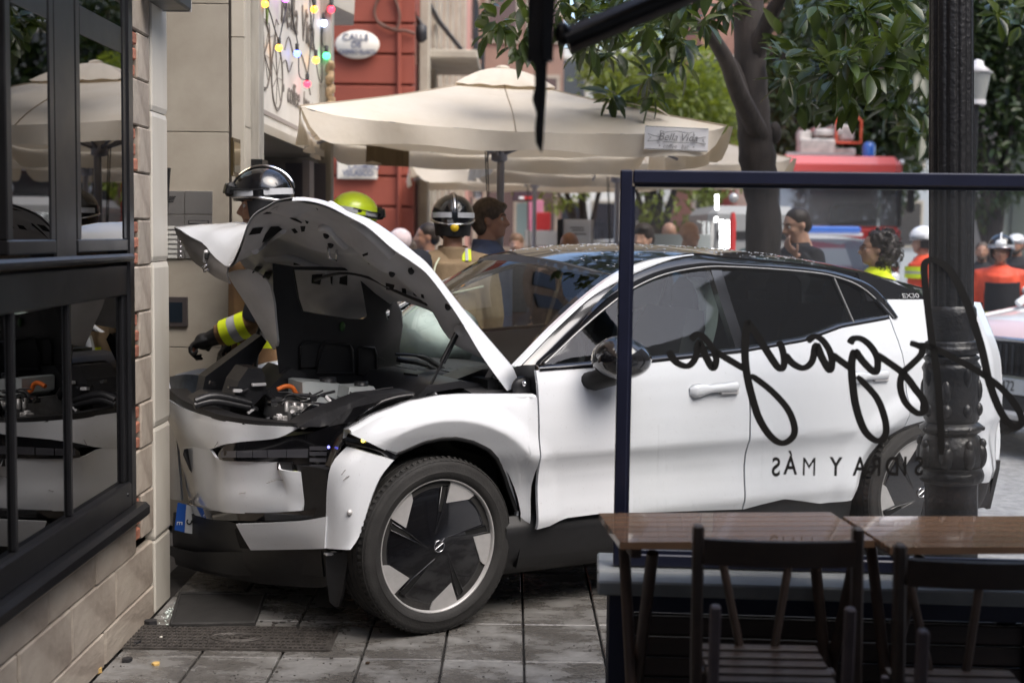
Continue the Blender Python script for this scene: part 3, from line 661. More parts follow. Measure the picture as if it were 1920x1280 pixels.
    pane('door_window', tu[0] + .01, 1.528, M_tint2, d1); pane('door_window', 1.56, 2.235, M_tint, d2); pane('quarter_window', 2.255, tu[-1] - .005, M_tint, car)
    uL = [tuple(side_pt(1376, 500)), tuple(side_pt(1372, 655))]
    shape('centre_pillar', MB().sheet([[sv(u, w, -.008) for w in np.linspace(1.09, 1.455, 8)] for u in (1.515, 1.575)], (0, -s * .04, 0)), M_black_gloss, car)
    shape('window_divider', MB().tube([sv(2.238, 1.40, -.002), sv(2.262, 1.19, -.002)], .008, 5), mat('divider_grey', (.07, .07, .07), .4) if s < 0 else bpy.data.materials['divider_grey'], car)
# black mirror
vm = -V(.76, 1.05)
mir = shape('wing_mirror', MB().ball((.775, vm - .155, 1.085), (.128, .115, .098), 24, 16, M=Matrix.Rotation(R(-12), 4, 'Z'), fn=lambda q, d: Vector((q.x, q.y, q.z * (1 - .25 * max(0, d.x)))) if d.z > 0 else Vector((q.x, q.y, q.z * .86))), M_black_gloss, car)
shape('mirror_foot', MB().tube([(.70, vm + .01, .985), (.72, vm - .03, .985), (.765, vm - .10, 1.015), (.79, vm - .13, 1.04)], [.045, .052, .058, .06], 12, flat=.8), M_black_plastic, mir)
shape('mirror_face', MB().lathe([(0, .004), (.06, .003), (.065, 0)], M=Matrix.Translation((.87, vm - .15, 1.085)) @ Matrix.Rotation(R(-12), 4, 'Z') @ Matrix.Rotation(R(90), 4, 'Y'), n=20), M_chrome, mir)
# roof, windscreen, tailgate
RC = ([.74, .82, 1.0, 1.2, 1.45, 1.8, 2.2, 2.6, 2.9, 3.15, 3.36], [1.475, 1.497, 1.527, 1.545, 1.553, 1.543, 1.514, 1.465, 1.405, 1.335, 1.262])
qu = [a[0] for a in redge]; qw = [a[1] for a in redge]
G = []
for i in range(41):
    t = i / 40; row = []
    for j in range(25):
        y = -1 + 2 * j / 24
        u0 = .80 + .20 * y * y; u = lerp(u0, 3.37 - .05 * y * y, t); we = interp(u, qu, qw) + .012 if u < 3.0 else interp(u, [3.0, 3.4], [1.285, 1.262]); wc = interp(u, *RC)
        ve = V(u, min(we, 1.52)) - .0 if u < 3 else interp(u, [3, 3.4], [.72, .62]); row.append((u, y * ve, max(we, 0) + max(0, wc - we) * (1 - abs(y) ** 2.6)))
    G.append(row)
shape('roof', MB().sheet(G, (0, 0, -.03)), M_black_gloss, car)
drop = MB()
for i in range(420):                                       # rain drops on the roof
    y = random.uniform(-.95, .55); u = random.uniform(.95, 2.3); wc = interp(u, *RC); we = interp(u, qu, qw) + .012; ve = V(u, min(we, 1.52)); z = we + max(0, wc - we) * (1 - abs(y) ** 2.6); r = random.uniform(.0015, .0045)
    drop.ball((u, y * ve, z + .0005), (r * random.uniform(1, 3), r * random.uniform(1, 2), r * .5), 6, 4)
o = shape('rain_drops', drop, mat('water_drop', (.5, .52, .55), .05, spec=1), car); o['kind'] = 'stuff'
def wind(s_, t):                                           # s_: -1..1 across, t: 0 base .. 1 top
    ub_, ut = .10 + .34 * s_ * s_, .80 + .19 * s_ * s_; vb, vt = .755, .615; wb, wt_ = 1.0 + .02 * s_ * s_, 1.497 - .062 * s_ * s_
    return (lerp(ub_, ut, t) - .02 * math.sin(math.pi * t), s_ * lerp(vb, vt, t), lerp(wb, wt_, t) + .025 * math.sin(math.pi * t))
shape('windscreen', MB().sheet([[wind(-1 + 2 * i / 24, j / 12) for j in range(13)] for i in range(25)]), M_wind, car, fix=False)
b_ = MB(); b_.sheet([[wind(-1 + 2 * i / 24, t) for t in (.93, 1.0)] for i in range(25)], (0, 0, -.012)); shape('windscreen_band', b_, M_black_plastic, car)
for s in (-1, 1): shape('windscreen_pillar', MB().sheet([[(lambda p: (p[0], p[1] + s * k * .012, p[2] - k * .004))(wind(s * (1 - .02 * (1 - k)), j / 12)) for k in (0, 1, 2, 3, 4, 5)] for j in range(13)], (0, -s * .03, -.01)), M_black_gloss, car)
G = [[(interp(w, [.42, .55, .7, .9, 1.1, 1.2, 1.27], [3.47, 3.49, 3.48, 3.46, 3.42, 3.40, 3.37]) - .14 * abs(y) ** 2.5, y * interp(w, [.42, .9, 1.27], [.78, .74, .62]), w) for w in np.linspace(.42, 1.27, 18)] for y in np.linspace(-1, 1, 25)]
shape('tailgate', MB().sheet(G, (-.03, 0, 0)), M_white, car)
G = [[(interp(w, [.2, .42], [3.42, 3.48]) - .16 * abs(y) ** 2.5, y * .80, w) for w in np.linspace(.2, .45, 6)] for y in np.linspace(-1, 1, 25)]
shape('rear_bumper', MB().sheet(G, (-.03, 0, 0)), M_black_plastic, car)
for s in (-1, 1):
    shape('rear_lamp', MB().sheet([[(interp(w, [.55, 1.1], [3.36, 3.33]) - k * .03, s * (.70 + k * .035), w) for k in range(4)] for w in np.linspace(.66, 1.02, 8)], (-.02, -s * .01, 0)), mat('tail_lamp_dark', (.05, .008, .008), .15, coat=1) if s < 0 else bpy.data.materials['tail_lamp_dark'], car)
    shape('bumper_side', MB().sheet([[(u, s * (V(u, w) - .004), w) for w in np.linspace(.2, .37, 5)] for u in np.linspace(3.06, 3.38, 8)], (0, -s * .02, 0)), M_black_plastic, car)
q = side_pt(1704, 556); M_badge = mat('badge_silver', (.6, .6, .6), .3, metal=.6)
Mt = FRAME[car.name] @ plane_M((q[0], -V(q[0], q[1]) - .012, q[1] + .004), (1, -.03, 0), (0, .5, 1)); text('badge', 'EX30', .034, M_badge, car, Mt, .0015, sx=1.5)
# floor and cabin
M_cabin = mat('cabin_dark_cloth', (.03, .03, .032), .8, var=.2, vscale=20)
shape('underbody', MB().box((1.6, 0, .27), (3.3, 1.60, .12)).box((1.4, 0, .36), (2.0, 1.6, .06)), M_black_plastic, car)
shape('rear_parcel_shelf', MB().box((2.95, 0, 1.05), (.7, 1.3, .04)), M_cabin, car)
shape('bulkhead', MB().box((.33, 0, .68), (.05, 1.5, .62)), M_black_plastic, car)
shape('dashboard', MB().sheet([[(u, v, w - .05 * (abs(v) / .8) ** 3) for u, w in ((.22, .985), (.45, 1.0), (.66, .985), (.75, .93), (.76, .80), (.70, .62))] for v in np.linspace(-.78, .78, 13)], (0, 0, -.03)), M_cabin, car)
def seat(u, v, name='seat'):
    mb = MB(); mb.box((u - .02, v, .58), (.52, .50, .16), bev=.05)
    G = [[(u + .26 + .28 * t + .0 * y, v + y * interp(t, [0, .6, 1], [.25, .24, .17]), .62 + .62 * t) for y in np.linspace(-1, 1, 7)] for t in np.linspace(0, 1, 7)]
    mb.sheet(G, (-.12, 0, .02)); o = shape(name, mb, M_cabin, car)
    shape('head_rest', MB().box((u + .56, v, 1.30), (.10, .27, .19), bev=.045), M_cabin, o)
for v in (-.38, .38): seat(1.05, v)
for v in (-.45, 0, .45): seat(1.95, v, 'rear_seat')
M_bag = mat('airbag_fabric', (.52, .60, .57), .85, var=.06, vscale=12, bump=.4, bscale=14)
lump = lambda q, d: q * (1 + .05 * math.sin(7 * d.x + 3 * d.z) + .04 * math.sin(11 * d.y))
a = shape('airbag', MB().ball((.62, .42, 1.09), (.20, .30, .17), 28, 18, fn=lump), M_bag, car); a['label'] = 'inflated passenger airbag behind the windscreen'
a = shape('airbag', MB().ball((.80, -.38, .90), (.09, .17, .10), 26, 16, fn=lump), M_bag, car); a['label'] = 'limp steering wheel airbag'
P = [cpl(x, y, -.66)[::2] for x, y in ((1335, 522), (1350, 540), (1358, 570), (1356, 610), (1346, 652))]; G = [[(u + d, -.62 + (.05 if d else 0), w) for d in (-.035, -.015, .02, .035)] for u, w in [(p.x, p.z) for p in smoothpath([Vector((u, 0, w)) for u, w in P], 4)]]
a = shape('airbag', MB().sheet(G, (0, .06, 0)), M_bag, car); a['label'] = 'pale side airbag hanging beside the front seat'
st = MB(); Ms = Matrix.Translation((.86, -.38, .98)) @ Matrix.Rotation(R(-65), 4, 'Y'); st.tube([Ms @ Vector((.18 * math.cos(t), .18 * math.sin(t), 0)) for t in np.linspace(0, 6.283, 30)], .016, 8); shape('steering_wheel', st, M_cabin, car)
# ---- wheels
def wheel(u, s, steer, spin):
    W = Matrix.Translation((u, s * .795, .352)) @ Matrix.Rotation(steer, 4, 'Z') @ (Matrix.Rotation(R(90), 4, 'X') if s < 0 else Matrix.Rotation(R(-90), 4, 'X'))
    t = MB(); prof = [(.262, -.10), (.30, -.115), (.335, -.115), (.347, -.10)]
    for k in range(5):
        z = -.092 + k * .042; prof += [(.351, z), (.351, z + .032), (.343, z + .034), (.343, z + .040)]
    prof += [(.349, .108), (.338, .117), (.325, .121), (.305, .120), (.300, .123), (.285, .120), (.268, .108), (.262, .09)]
    t.lathe(prof, M=W, n=72)
    wh = shape('wheel', t, M_rubber, car, sharp=40); wh['label'] = 'black tyre on a two tone alloy wheel'
    tr = MB()                                          # shoulder tread blocks
    for k in range(80):
        a = 2 * math.pi * k / 80; tr.box((0, 0, 0), (.006, .013, .035), M=W @ Matrix.Rotation(a, 4, 'Z') @ Matrix.Translation((.3485, 0, .098)) @ Matrix.Rotation(R(-22), 4, 'Y'))
        tr.box((0, 0, 0), (.006, .013, .035), M=W @ Matrix.Rotation(a, 4, 'Z') @ Matrix.Translation((.3485, 0, -.098)) @ Matrix.Rotation(R(22), 4, 'Y'))
    o = shape('tread_blocks', tr, M_rubber, wh); o['kind'] = 'stuff'
    shape('rim', MB().lathe([(.258, .07), (.262, .105), (.268, .109), (.271, .106), (.264, .06)], M=W, n=72), M_silver, wh)
    shape('wheel_disc', MB().lathe([(0, .105), (.05, .104), (.14, .098), (.22, .092), (.259, .086), (.259, .03)], M=W, n=60), M_black_gloss, wh)
    ins = None
    for k in range(5):
        a0 = spin + k * 2 * math.pi / 5
        pol = lambda d, r, z: W @ Matrix.Rotation(a0, 4, 'Z') @ Vector((.262 * r * math.sin(R(d)), .262 * r * math.cos(R(d)), z))
        out = [(-15, .66), (-14, .985)] + [(d, .99) for d in range(-11, 15, 4)] + [(15, .985), (15, .95), (13, .865)]
        zf = lambda r: .100 - .004 * r
        vs = [pol(d, r, zf(r)) for d, r in out] + [pol(d, r, zf(r) - .012) for d, r in out]; n = len(out)
        m_ = MB().add(vs, [tuple(range(n)), tuple(range(2 * n - 1, n - 1, -1))] + [(i, (i + 1) % n, n + (i + 1) % n, n + i) for i in range(n)]); shape('spoke_insert', m_, M_silver, wh)
        out = [(-46, .20), (-24, .90), (-17, .93), (-19, .62)]
        ed = [pol(d, r, .105 - .010 * r) for d, r in out + [out[0]]]; shape('slot_rim', MB().tube(ed, .0028, 5), M_black_gloss, wh)
        vs = [pol(d, r, .1035 - .010 * r) for d, r in out] + [pol(d, r, .09 - .01 * r) for d, r in out]
        shape('slot', MB().add(vs, [(0, 1, 2, 3), (7, 6, 5, 4)] + [(i, (i + 1) % 4, 4 + (i + 1) % 4, 4 + i) for i in range(4)]), mat('deep_black', (.002, .002, .002), .9) if 'deep_black' not in bpy.data.materials else bpy.data.materials['deep_black'], wh)
    hb = MB(); hb.tube([W @ Vector((.023 * math.cos(t), .023 * math.sin(t), .109)) for t in np.linspace(0, 6.283, 24)], .0022, 6); hb.tube([W @ Vector((-.017, -.010, .109)), W @ Vector((.017, .010, .109))], .0022, 5); hb.tube([W @ Vector((.014, .018, .109)), W @ Vector((.024, .030, .109))], .0024, 5)
    shape('hub_emblem', hb, M_chrome, wh)
    return wh
wheel(0, -1, R(7), R(-28 + 0)); wheel(0, 1, R(7), 0); wheel(2.65, -1, 0, R(20)); wheel(2.65, 1, 0, 0)
shape('axle_shade_box', MB().box((.12, 0, .45), (.5, .96, .34)), mat('deep_black2', (.004, .004, .004), .9), car)  # black box added for the shade between the front wheels
# ---- the broken front, traced column by column
def resample(P, n):
    P = [Vector(p) for p in P]; L = [0]
    for a, b in zip(P, P[1:]): L.append(L[-1] + (b - a).length)
    return [Vector([interp(L[-1] * i / (n - 1), L, [p[k] for p in P]) for k in range(3)]) for i in range(n)]
def front(name, cols, m, n=14, sm=4, t=(.012, .008, 0), smooth=True):
    C = [resample(smoothpath([cpl(x, y, v) for x, y in pts], 4), n) for v, pts in cols]
    G = list(zip(*[smoothpath([C[i][j] for i in range(len(C))], sm) for j in range(n)])) if sm > 1 else [list(c) for c in C]
    return shape(name, MB().sheet([list(r) for r in G], t, smooth), m, car)
front('nose_panel', [(.33, [(312, 748), (314, 772), (323, 800), (335, 838)]), (.05, [(345, 766), (345, 790), (350, 815), (360, 837)]), (-.15, [(385, 779), (386, 800), (388, 822), (392, 842)]), (-.30, [(425, 789), (424, 803), (424, 818), (424, 832)]), (-.42, [(475, 796), (476, 806), (477, 816), (478, 826)]), (-.52, [(520, 799), (521, 806), (522, 813), (523, 820)]), (-.57, [(556, 800), (557, 801), (557, 802), (557, 803)])], M_white)
front('front_shield', [(.33, [(335, 838), (341, 870), (348, 905), (352, 930), (356, 946)]), (.05, [(360, 837), (364, 870), (369, 905), (372, 930), (378, 951)]), (-.15, [(392, 842), (395, 870), (398, 905), (400, 935), (404, 957)]), (-.275, [(411, 861), (418, 880), (424, 905), (426, 935), (432, 961)]), (-.40, [(470, 865), (474, 880), (478, 905), (478, 935), (486, 963)]), (-.50, [(520, 866), (522, 885), (526, 910), (527, 938), (532, 962)]), (-.535, [(524, 880), (530, 892), (540, 915), (545, 940), (545, 961)]), (-.58, [(564, 884), (566, 900), (568, 925), (570, 942), (566, 957)])], M_white)
front('front_bumper', [(-.92, [(738, 863), (712, 896), (692, 945), (676, 1000), (657, 1030)]), (-.90, [(700, 852), (676, 897), (660, 960), (655, 1010), (649, 1030)]), (-.85, [(668, 842), (645, 875), (634, 925), (632, 980), (630, 1029)]), (-.79, [(650, 837), (622, 869), (613, 915), (611, 975), (608, 1027)])], M_white, t=(.01, .012, 0))
front('bumper_lower', [(-.80, [(612, 968), (610, 1000), (608, 1028)]), (-.69, [(565, 976), (570, 1002), (578, 1029)]), (-.56, [(505, 980), (515, 1004), (530, 1030)]), (-.43, [(442, 982), (455, 1006), (470, 1031)])], M_white, n=8)
front('far_bumper', [(.75, [(296, 700), (300, 790), (305, 860), (308, 930)]), (.55, [(312, 712), (316, 790), (318, 860), (320, 935)]), (.38, [(322, 760), (328, 800), (334, 860), (340, 938)])], M_white, n=10)
front('crushed_flank', [(.85, [(318, 706), (318, 720), (316, 745)]), (.70, [(345, 702), (345, 720), (338, 748)]), (.6, [(375, 704), (380, 728), (370, 752)]), (.5, [(388, 712), (385, 730), (375, 765)])], mat('bare_crumpled_metal', (.16, .18, .20), .4, metal=.5, var=.3, vscale=14), n=9)
front('far_fender', [(.92, [(330, 702), (322, 712)]), (.88, [(370, 692), (365, 702)]), (.85, [(400, 690), (398, 698)])], M_white, n=4)
front('intake', [(-.56, [(556, 872), (560, 905), (566, 950), (560, 972)]), (-.66, [(592, 876), (594, 905), (595, 950), (592, 972)]), (-.72, [(612, 880), (613, 905), (613, 950), (610, 968)])], M_black_plastic, n=8, t=(.05, .03, 0))
front('lower_strip', [(.33, [(350, 944), (354, 962)]), (.05, [(372, 950), (376, 968)]), (-.15, [(400, 957), (403, 974)]), (-.40, [(480, 961), (482, 976)]), (-.58, [(562, 957), (562, 973)]), (-.70, [(611, 950), (610, 967)])], M_black_gloss, n=5)
LB = front('lower_bumper', [(.45, [(318, 962), (316, 1000), (318, 1035), (322, 1060)]), (.15, [(360, 966), (362, 1000), (360, 1035), (372, 1075)]), (-.1, [(400, 974), (404, 1010), (410, 1045), (420, 1085)]), (-.35, [(452, 990), (456, 1020), (462, 1055), (478, 1096)]), (-.55, [(520, 1029), (524, 1045), (530, 1065), (545, 1102)]), (-.68, [(575, 1029), (577, 1045), (582, 1065), (590, 1104)]), (-.76, [(605, 1028), (606, 1045), (608, 1070), (610, 1100)])], M_black_plastic, n=9)
LB.location = (.022, .016, 0)
front('splitter', [(.45, [(316, 1022), (318, 1040)]), (.1, [(360, 1034), (366, 1062)]), (-.2, [(430, 1034), (440, 1078)]), (-.45, [(505, 1034), (520, 1076)]), (-.72, [(602, 1033), (606, 1080)])], M_black_plastic, n=6, t=(.03, .02, -.01))
front('liner_flap', [(-.78, [(610, 1034), (612, 1080), (618, 1128)]), (-.80, [(630, 1036), (628, 1080), (632, 1138)]), (-.83, [(654, 1032), (648, 1075), (640, 1120)])], M_black_plastic, n=8)
front('intake_corner', [(-.36, [(440, 992), (444, 1008), (450, 1027)]), (-.42, [(448, 985), (455, 1008), (468, 1028)])], mat('deep_black3', (.003, .003, .003), .9), n=4)
shape('tow_tab', MB().box(cpl(620, 1037, -.78), (.05, .03, .012), bev=.004), M_grey_inner, car)
q = cpl(656, 960, -.895); shape('parking_sensor', MB().lathe([(0, .006), (.010, .006), (.012, 0)], M=Matrix.Translation(q) @ Matrix.Rotation(R(65), 4, 'X') , n=16), M_silver, car)
# dented emblem on the shield
for nm, P in (('emblem', [(345, 842), (352, 860), (362, 889), (355, 880), (343, 852)]), ('emblem', [(372, 838), (378, 841), (362, 864), (357, 860)])):
    shape(nm, MB().add([cpl(x, y, .12) for x, y in P] + [tuple(Vector(cpl(x, y, .12)) + Vector((.03, .02, 0))) for x, y in P], [tuple(range(len(P)))] + [(i, (i + 1) % len(P), len(P) + (i + 1) % len(P), len(P) + i) for i in range(len(P))]), mat('dark_chrome', (.10, .10, .105), .15, metal=.9) if 'dark_chrome' not in bpy.data.materials else bpy.data.materials['dark_chrome'], car)
# headlight: black glossy band with segmented light guide
hl = front('headlight', [(-.272, [(410, 849), (409, 855), (411, 861)]), (-.335, [(432, 831), (431, 848), (432, 864)]), (-.50, [(520, 822), (520, 845), (521, 866)]), (-.60, [(585, 810), (584, 838), (586, 878)]), (-.69, [(632, 796), (626, 830), (620, 880)]), (-.77, [(664, 806), (652, 822), (636, 845)])], M_black_gloss, n=10, t=(.06, .04, 0))
M_seg = mat('light_guide_grey', (.06, .06, .068), .25, coat=1)
for x0, x1 in ((416, 444), (446, 474), (476, 502), (504, 538), (540, 578)):
    A = []
    for x, y0, y1 in ((x0, 845 - (x0 - 416) * .028, 857), (x1, 845 - (x1 - 416) * .028, 857)):
        v = interp(x, [410, 432, 520, 585, 632], [-.272, -.335, -.50, -.60, -.69]); A.append([Vector(cpl(x, y, v)) + Vector((-.006, -.005, 0)) for y in (y0, (y0 + y1) / 2, y1)])
    shape('light_guide', MB().sheet(A, (.006, .004, 0)), M_seg, hl)
for y0 in (836, 846, 858, 870):
    A = [[Vector(cpl(x, y, interp(x, [585, 632], [-.60, -.69]))) + Vector((-.006, -.006, 0)) for y in (y0, y0 + 7)] for x in (582, 600, 614)]; shape('light_guide', MB().sheet(A, (.006, .004, 0)), M_seg, hl)
A = [[Vector(cpl(x, y, v)) + Vector((-.008, -.006, 0)) for y in (866, 880)] for x, v in ((522, -.5), (550, -.545))]; shape('headlight_module', MB().sheet(A, (.02, .02, 0)), M_black_plastic, hl)
front('headlight_cover', [(-.45, [(580, 792), (570, 797), (560, 803)]), (-.56, [(630, 772), (612, 790), (592, 806)]), (-.68, [(672, 762), (652, 778), (630, 796)]), (-.78, [(712, 752), (690, 768), (662, 790)])], M_black_gloss, n=6)
front('light_edge', [(-.70, [(640, 812), (643, 806), (648, 802)]), (-.74, [(655, 793), (660, 789), (664, 785)]), (-.80, [(690, 768), (694, 765), (700, 762)])], M_white, n=4)
mk = front('side_marker', [(-.80, [(653, 812), (648, 822), (648, 832)]), (-.85, [(690, 828), (688, 838), (690, 846)]), (-.90, [(722, 842), (722, 850), (724, 856)]), (-.915, [(742, 852), (742, 856), (740, 860)])], M_black_gloss, n=5, t=(.03, .03, 0))
shape('amber_lamp', MB().ball(Vector(cpl(681, 825, -.845)) + Vector((-.004, -.008, 0)), .008, 10, 6), mat('amber_lens_lit', (.9, .6, .05), .3, emit=2.0, ecol=(1, .75, .1)), mk)
shape('blue_lamp', MB().ball(Vector(cpl(617, 837, -.68)) + Vector((-.006, -.01, 0)), .006, 10, 6), mat('blue_lens_lit', (.1, .1, .9), .3, emit=1.5, ecol=(.2, .2, 1)), mk)
# number plate, blue band with an E, twisted
def pquad(name, pts, v, m, t=.004, par=car):
    A = [Vector(cpl(x, y, v)) for x, y in pts]; n = len(A); Bk = [p + Vector((.004, .004, 0)) for p in A]
    return shape(name, MB().add(A + Bk, [tuple(range(n)), tuple(range(2 * n - 1, n - 1, -1))] + [(i, (i + 1) % n, n + (i + 1) % n, n + i) for i in range(n)]), m, par)
npl = pquad('number_plate', [(349, 946), (366, 950), (364, 1001), (346, 998)], .22, mat('plate_white', (.62, .62, .6), .4)); npl['label'] = 'bent white number plate with a blue band'
pquad('country_band', [(333, 942), (350, 946), (348, 998), (327, 993)], .22, mat('plate_blue', (.02, .10, .42), .4), par=npl)
cE = Vector(cpl(337, 980, .22)) + Vector((-.003, -.003, 0)); xa = Vector(cpl(335, 990, .22)) - Vector(cpl(337, 970, .22)); ya = Vector(cpl(345, 981, .22)) - Vector(cpl(330, 979, .22))
text('country_letter', 'E', .036, mat('plate_letter_white', (.8, .8, .8), .4), npl, FRAME[car.name] @ plane_M(cE, xa, ya), .001)
text('plate_character', '5', .06, mat('plate_letter_black', (.02, .02, .02), .4), npl, FRAME[car.name] @ plane_M(Vector(cpl(358, 978, .22)) + Vector((-.003, -.003, 0)), xa, ya), .001)
# ---- engine bay
shape('bay_tub', MB().sheet([[(u, v, .66 - .10 * (abs(v) / .7) ** 2 + .02 * math.sin(v * 9 + u * 5)) for u in np.linspace(interp(v, [-.72, -.6, -.45, -.3, 0, .4, .72], [-.22, -.32, -.46, -.56, -.65, -.6, -.5]), .42, 8)] for v in np.linspace(-.72, .72, 14)], (0, 0, -.3)), M_black_plastic, car)
front('nose_rim', [(.45, [(316, 728), (316, 750)]), (.1, [(340, 748), (342, 764)]), (-.15, [(385, 768), (386, 780)]), (-.30, [(425, 780), (425, 791)]), (-.45, [(490, 789), (490, 799)]), (-.57, [(556, 793), (556, 801)])], M_black_plastic, n=4, t=(.10, .06, -.01))
def block(name, P, v, d, m, par=car, bev=None):
    """outline in the photo on the plane v, pushed back by d"""
    A = [Vector(cpl(x, y, v)) for x, y in P]; n = len(A); Bk = [p + Vector((0, d, 0)) for p in A]
    return shape(name, MB().add(A + Bk, [tuple(range(n)), tuple(range(2 * n - 1, n - 1, -1))] + [(i, (i + 1) % n, n + (i + 1) % n, n + i) for i in range(n)]), m, par)
M_bp = mat('black_bay_plastic', (.016, .016, .018), .38, var=.3, vscale=10, bump=.1, bscale=60)
block('air_duct', [(466, 690), (490, 690), (497, 705), (500, 735), (470, 765), (430, 772), (448, 715)], -.10, .18, M_bp)
block('radiator_panel', [(378, 742), (385, 706), (490, 628), (500, 640), (470, 690), (440, 745)], .25, .10, M_bp)
block('bay_hose', [(362, 760), (400, 738), (440, 740), (480, 760), (500, 790), (440, 782), (390, 772)], .0, .2, M_bp)
for k, P in enumerate(([(366, 752), (400, 742), (440, 748), (470, 756)], [(364, 760), (400, 752), (440, 758), (468, 764)], [(500, 735), (515, 755), (518, 775), (500, 788)])):
    shape('hose', MB().tube(smoothpath([cpl(x, y, -.12) for x, y in P], 5), .017, 8), M_bp, car)
shape('wire', MB().tube(smoothpath([cpl(x, y, -.2) for x, y in ((520, 730), (535, 724), (548, 726), (556, 738), (565, 742))], 6), .010, 8), mat('orange_cable', (.75, .16, .02), .5), car)
block('coolant_pump', [(496, 735), (545, 690), (575, 700), (560, 735), (520, 790), (500, 790)], -.05, .3, M_bp)
M_tank = mat('translucent_plastic', (.52, .55, .54), .35, var=.08, vscale=10)
tk = block('coolant_tank', [(567, 717), (575, 715), (640, 720), (645, 725), (645, 752), (630, 757), (585, 753), (568, 744)], -.24, .18, M_tank)
shape('tank_cap', MB().lathe([(.036, 0), (.036, .03), (0, .032)], c=cpl(615, 720, -.18), n=16), M_bp, tk)
tk = block('washer_tank', [(655, 726), (700, 724), (706, 732), (706, 752), (660, 755), (652, 748)], -.36, .14, M_tank)
shape('tank_cap', MB().lathe([(.030, 0), (.030, .025), (0, .027)], c=cpl(677, 726, -.32), n=16), M_bp, tk)
bx_ = block('motor_housing', [(535, 754), (600, 760), (598, 792), (530, 790)], -.30, .25, mat('cast_aluminium', (.26, .26, .26), .45, metal=.6, var=.2, vscale=30))
for x in (537, 552, 566, 580, 594): shape('housing_bolt', MB().lathe([(.009, -.03), (.009, .012), (0, .014)], c=cpl(x, 758 + (x - 537) * .1, -.31), n=8), M_silver, bx_)
shape('filler_neck', MB().lathe([(.022, -.06), (.022, .02)], c=cpl(656, 775, -.48), n=16), mat('white_plastic', (.7, .7, .7), .4), car)
shape('filler_cap', MB().lathe([(.036, 0), (.036, .016), (.02, .02), (0, .02)], c=cpl(656, 768, -.48), n=18), mat('blue_cap', (.03, .16, .55), .4), car)
for x, y in ((700, 757), (640, 779)): shape('red_clip', MB().box(cpl(x, y, -.45), (.02, .02, .035), bev=.003), mat('red_plastic', (.5, .01, .02), .4) if 'red_plastic' not in bpy.data.materials else bpy.data.materials['red_plastic'], car)
block('bay_edge', [(560, 800), (600, 778), (690, 742), (760, 735), (830, 735), (760, 757), (700, 780), (640, 792), (600, 800)], -.62, .15, M_bp)
block('label_sticker', [(556, 792), (572, 787), (583, 789), (568, 795)], -.48, .004, mat('paper_white', (.7, .7, .7), .6))
front('foil_pad', [(-.50, [(700, 752), (712, 757)]), (-.55, [(725, 740), (735, 754)]), (-.62, [(770, 736), (778, 748)]), (-.7, [(815, 735), (818, 742)])], mat('foil_sheet', (.55, .56, .58), .45, metal=.3, var=.2, vscale=20), n=5)
shape('hose', MB().tube(smoothpath([cpl(x, y, -.64) for x, y in ((690, 768), (720, 752), (760, 742), (800, 741), (830, 738))], 5), .010, 8), M_bp, car)
# cowl under the windscreen
G = [[(u + .05 * (1 - abs(v) / .75), v, w) for u, w in ((-.02, .90), (.05, .97), (.20, .985), (.33, .96), (.40, .93))] for v in np.linspace(-.70, .72, 15)]
shape('cowl', MB().sheet(G, (0, 0, -.03)), M_bp, car)
block('cowl_cover', [(840, 717), (905, 692), (955, 690), (938, 720), (880, 730), (850, 732)], -.60, .16, M_bp)
front('cowl_corner', [(-.74, [(955, 690), (955, 735)]), (-.80, [(985, 684), (985, 738)]), (-.86, [(1003, 686), (1003, 738)])], M_bp, n=6)
for y in (0, 8, 16): shape('cowl_slat', MB().box(Vector(cpl(800 + y, 712 + y * .55, -.3)), (.02, .5, .012), rz=R(6)), M_bp, car)
shape('wiper', MB().tube(smoothpath([cpl(x, y, -.25) for x, y in ((742, 664), (790, 668), (826, 688), (850, 706))], 5), [.006] * 5 + [.012] * 11, 6).tube(smoothpath([cpl(x, y, -.25) for x, y in ((745, 674), (800, 684), (850, 712))], 4), .012, 6), M_bp, car)
# hinge, latch ball and gas strut
front('hinge', [(-.66, [(888, 745), (918, 690)]), (-.67, [(900, 747), (926, 692)])], M_grey_inner, n=6, sm=1); front('hinge', [(-.66, [(926, 742), (932, 704)]), (-.67, [(940, 742), (940, 708)])], M_grey_inner, n=6, sm=1); front('hinge_base', [(-.655, [(890, 738), (890, 747)]), (-.67, [(945, 735), (945, 744)])], M_grey_inner, n=4, sm=1)
q = cpl(983, 719, -.84); shape('hinge_ball', MB().ball(q, .013, 12, 8), M_chrome, car); shape('hinge_cover', MB().ball(Vector(q) + Vector((.0, .02, -.02)), (.05, .02, .05), 14, 10), M_bp, car)
gs = shape('gas_strut', MB().tube([cpl(858, 622, -.68), cpl(829, 680, -.68)], .013, 10).tube([cpl(829, 680, -.68), cpl(797, 742, -.68)], .006, 8), M_black_gloss, car); shape('strut_joint', MB().ball(cpl(862, 620, -.68), .026, 10, 8), M_grey_inner, gs)

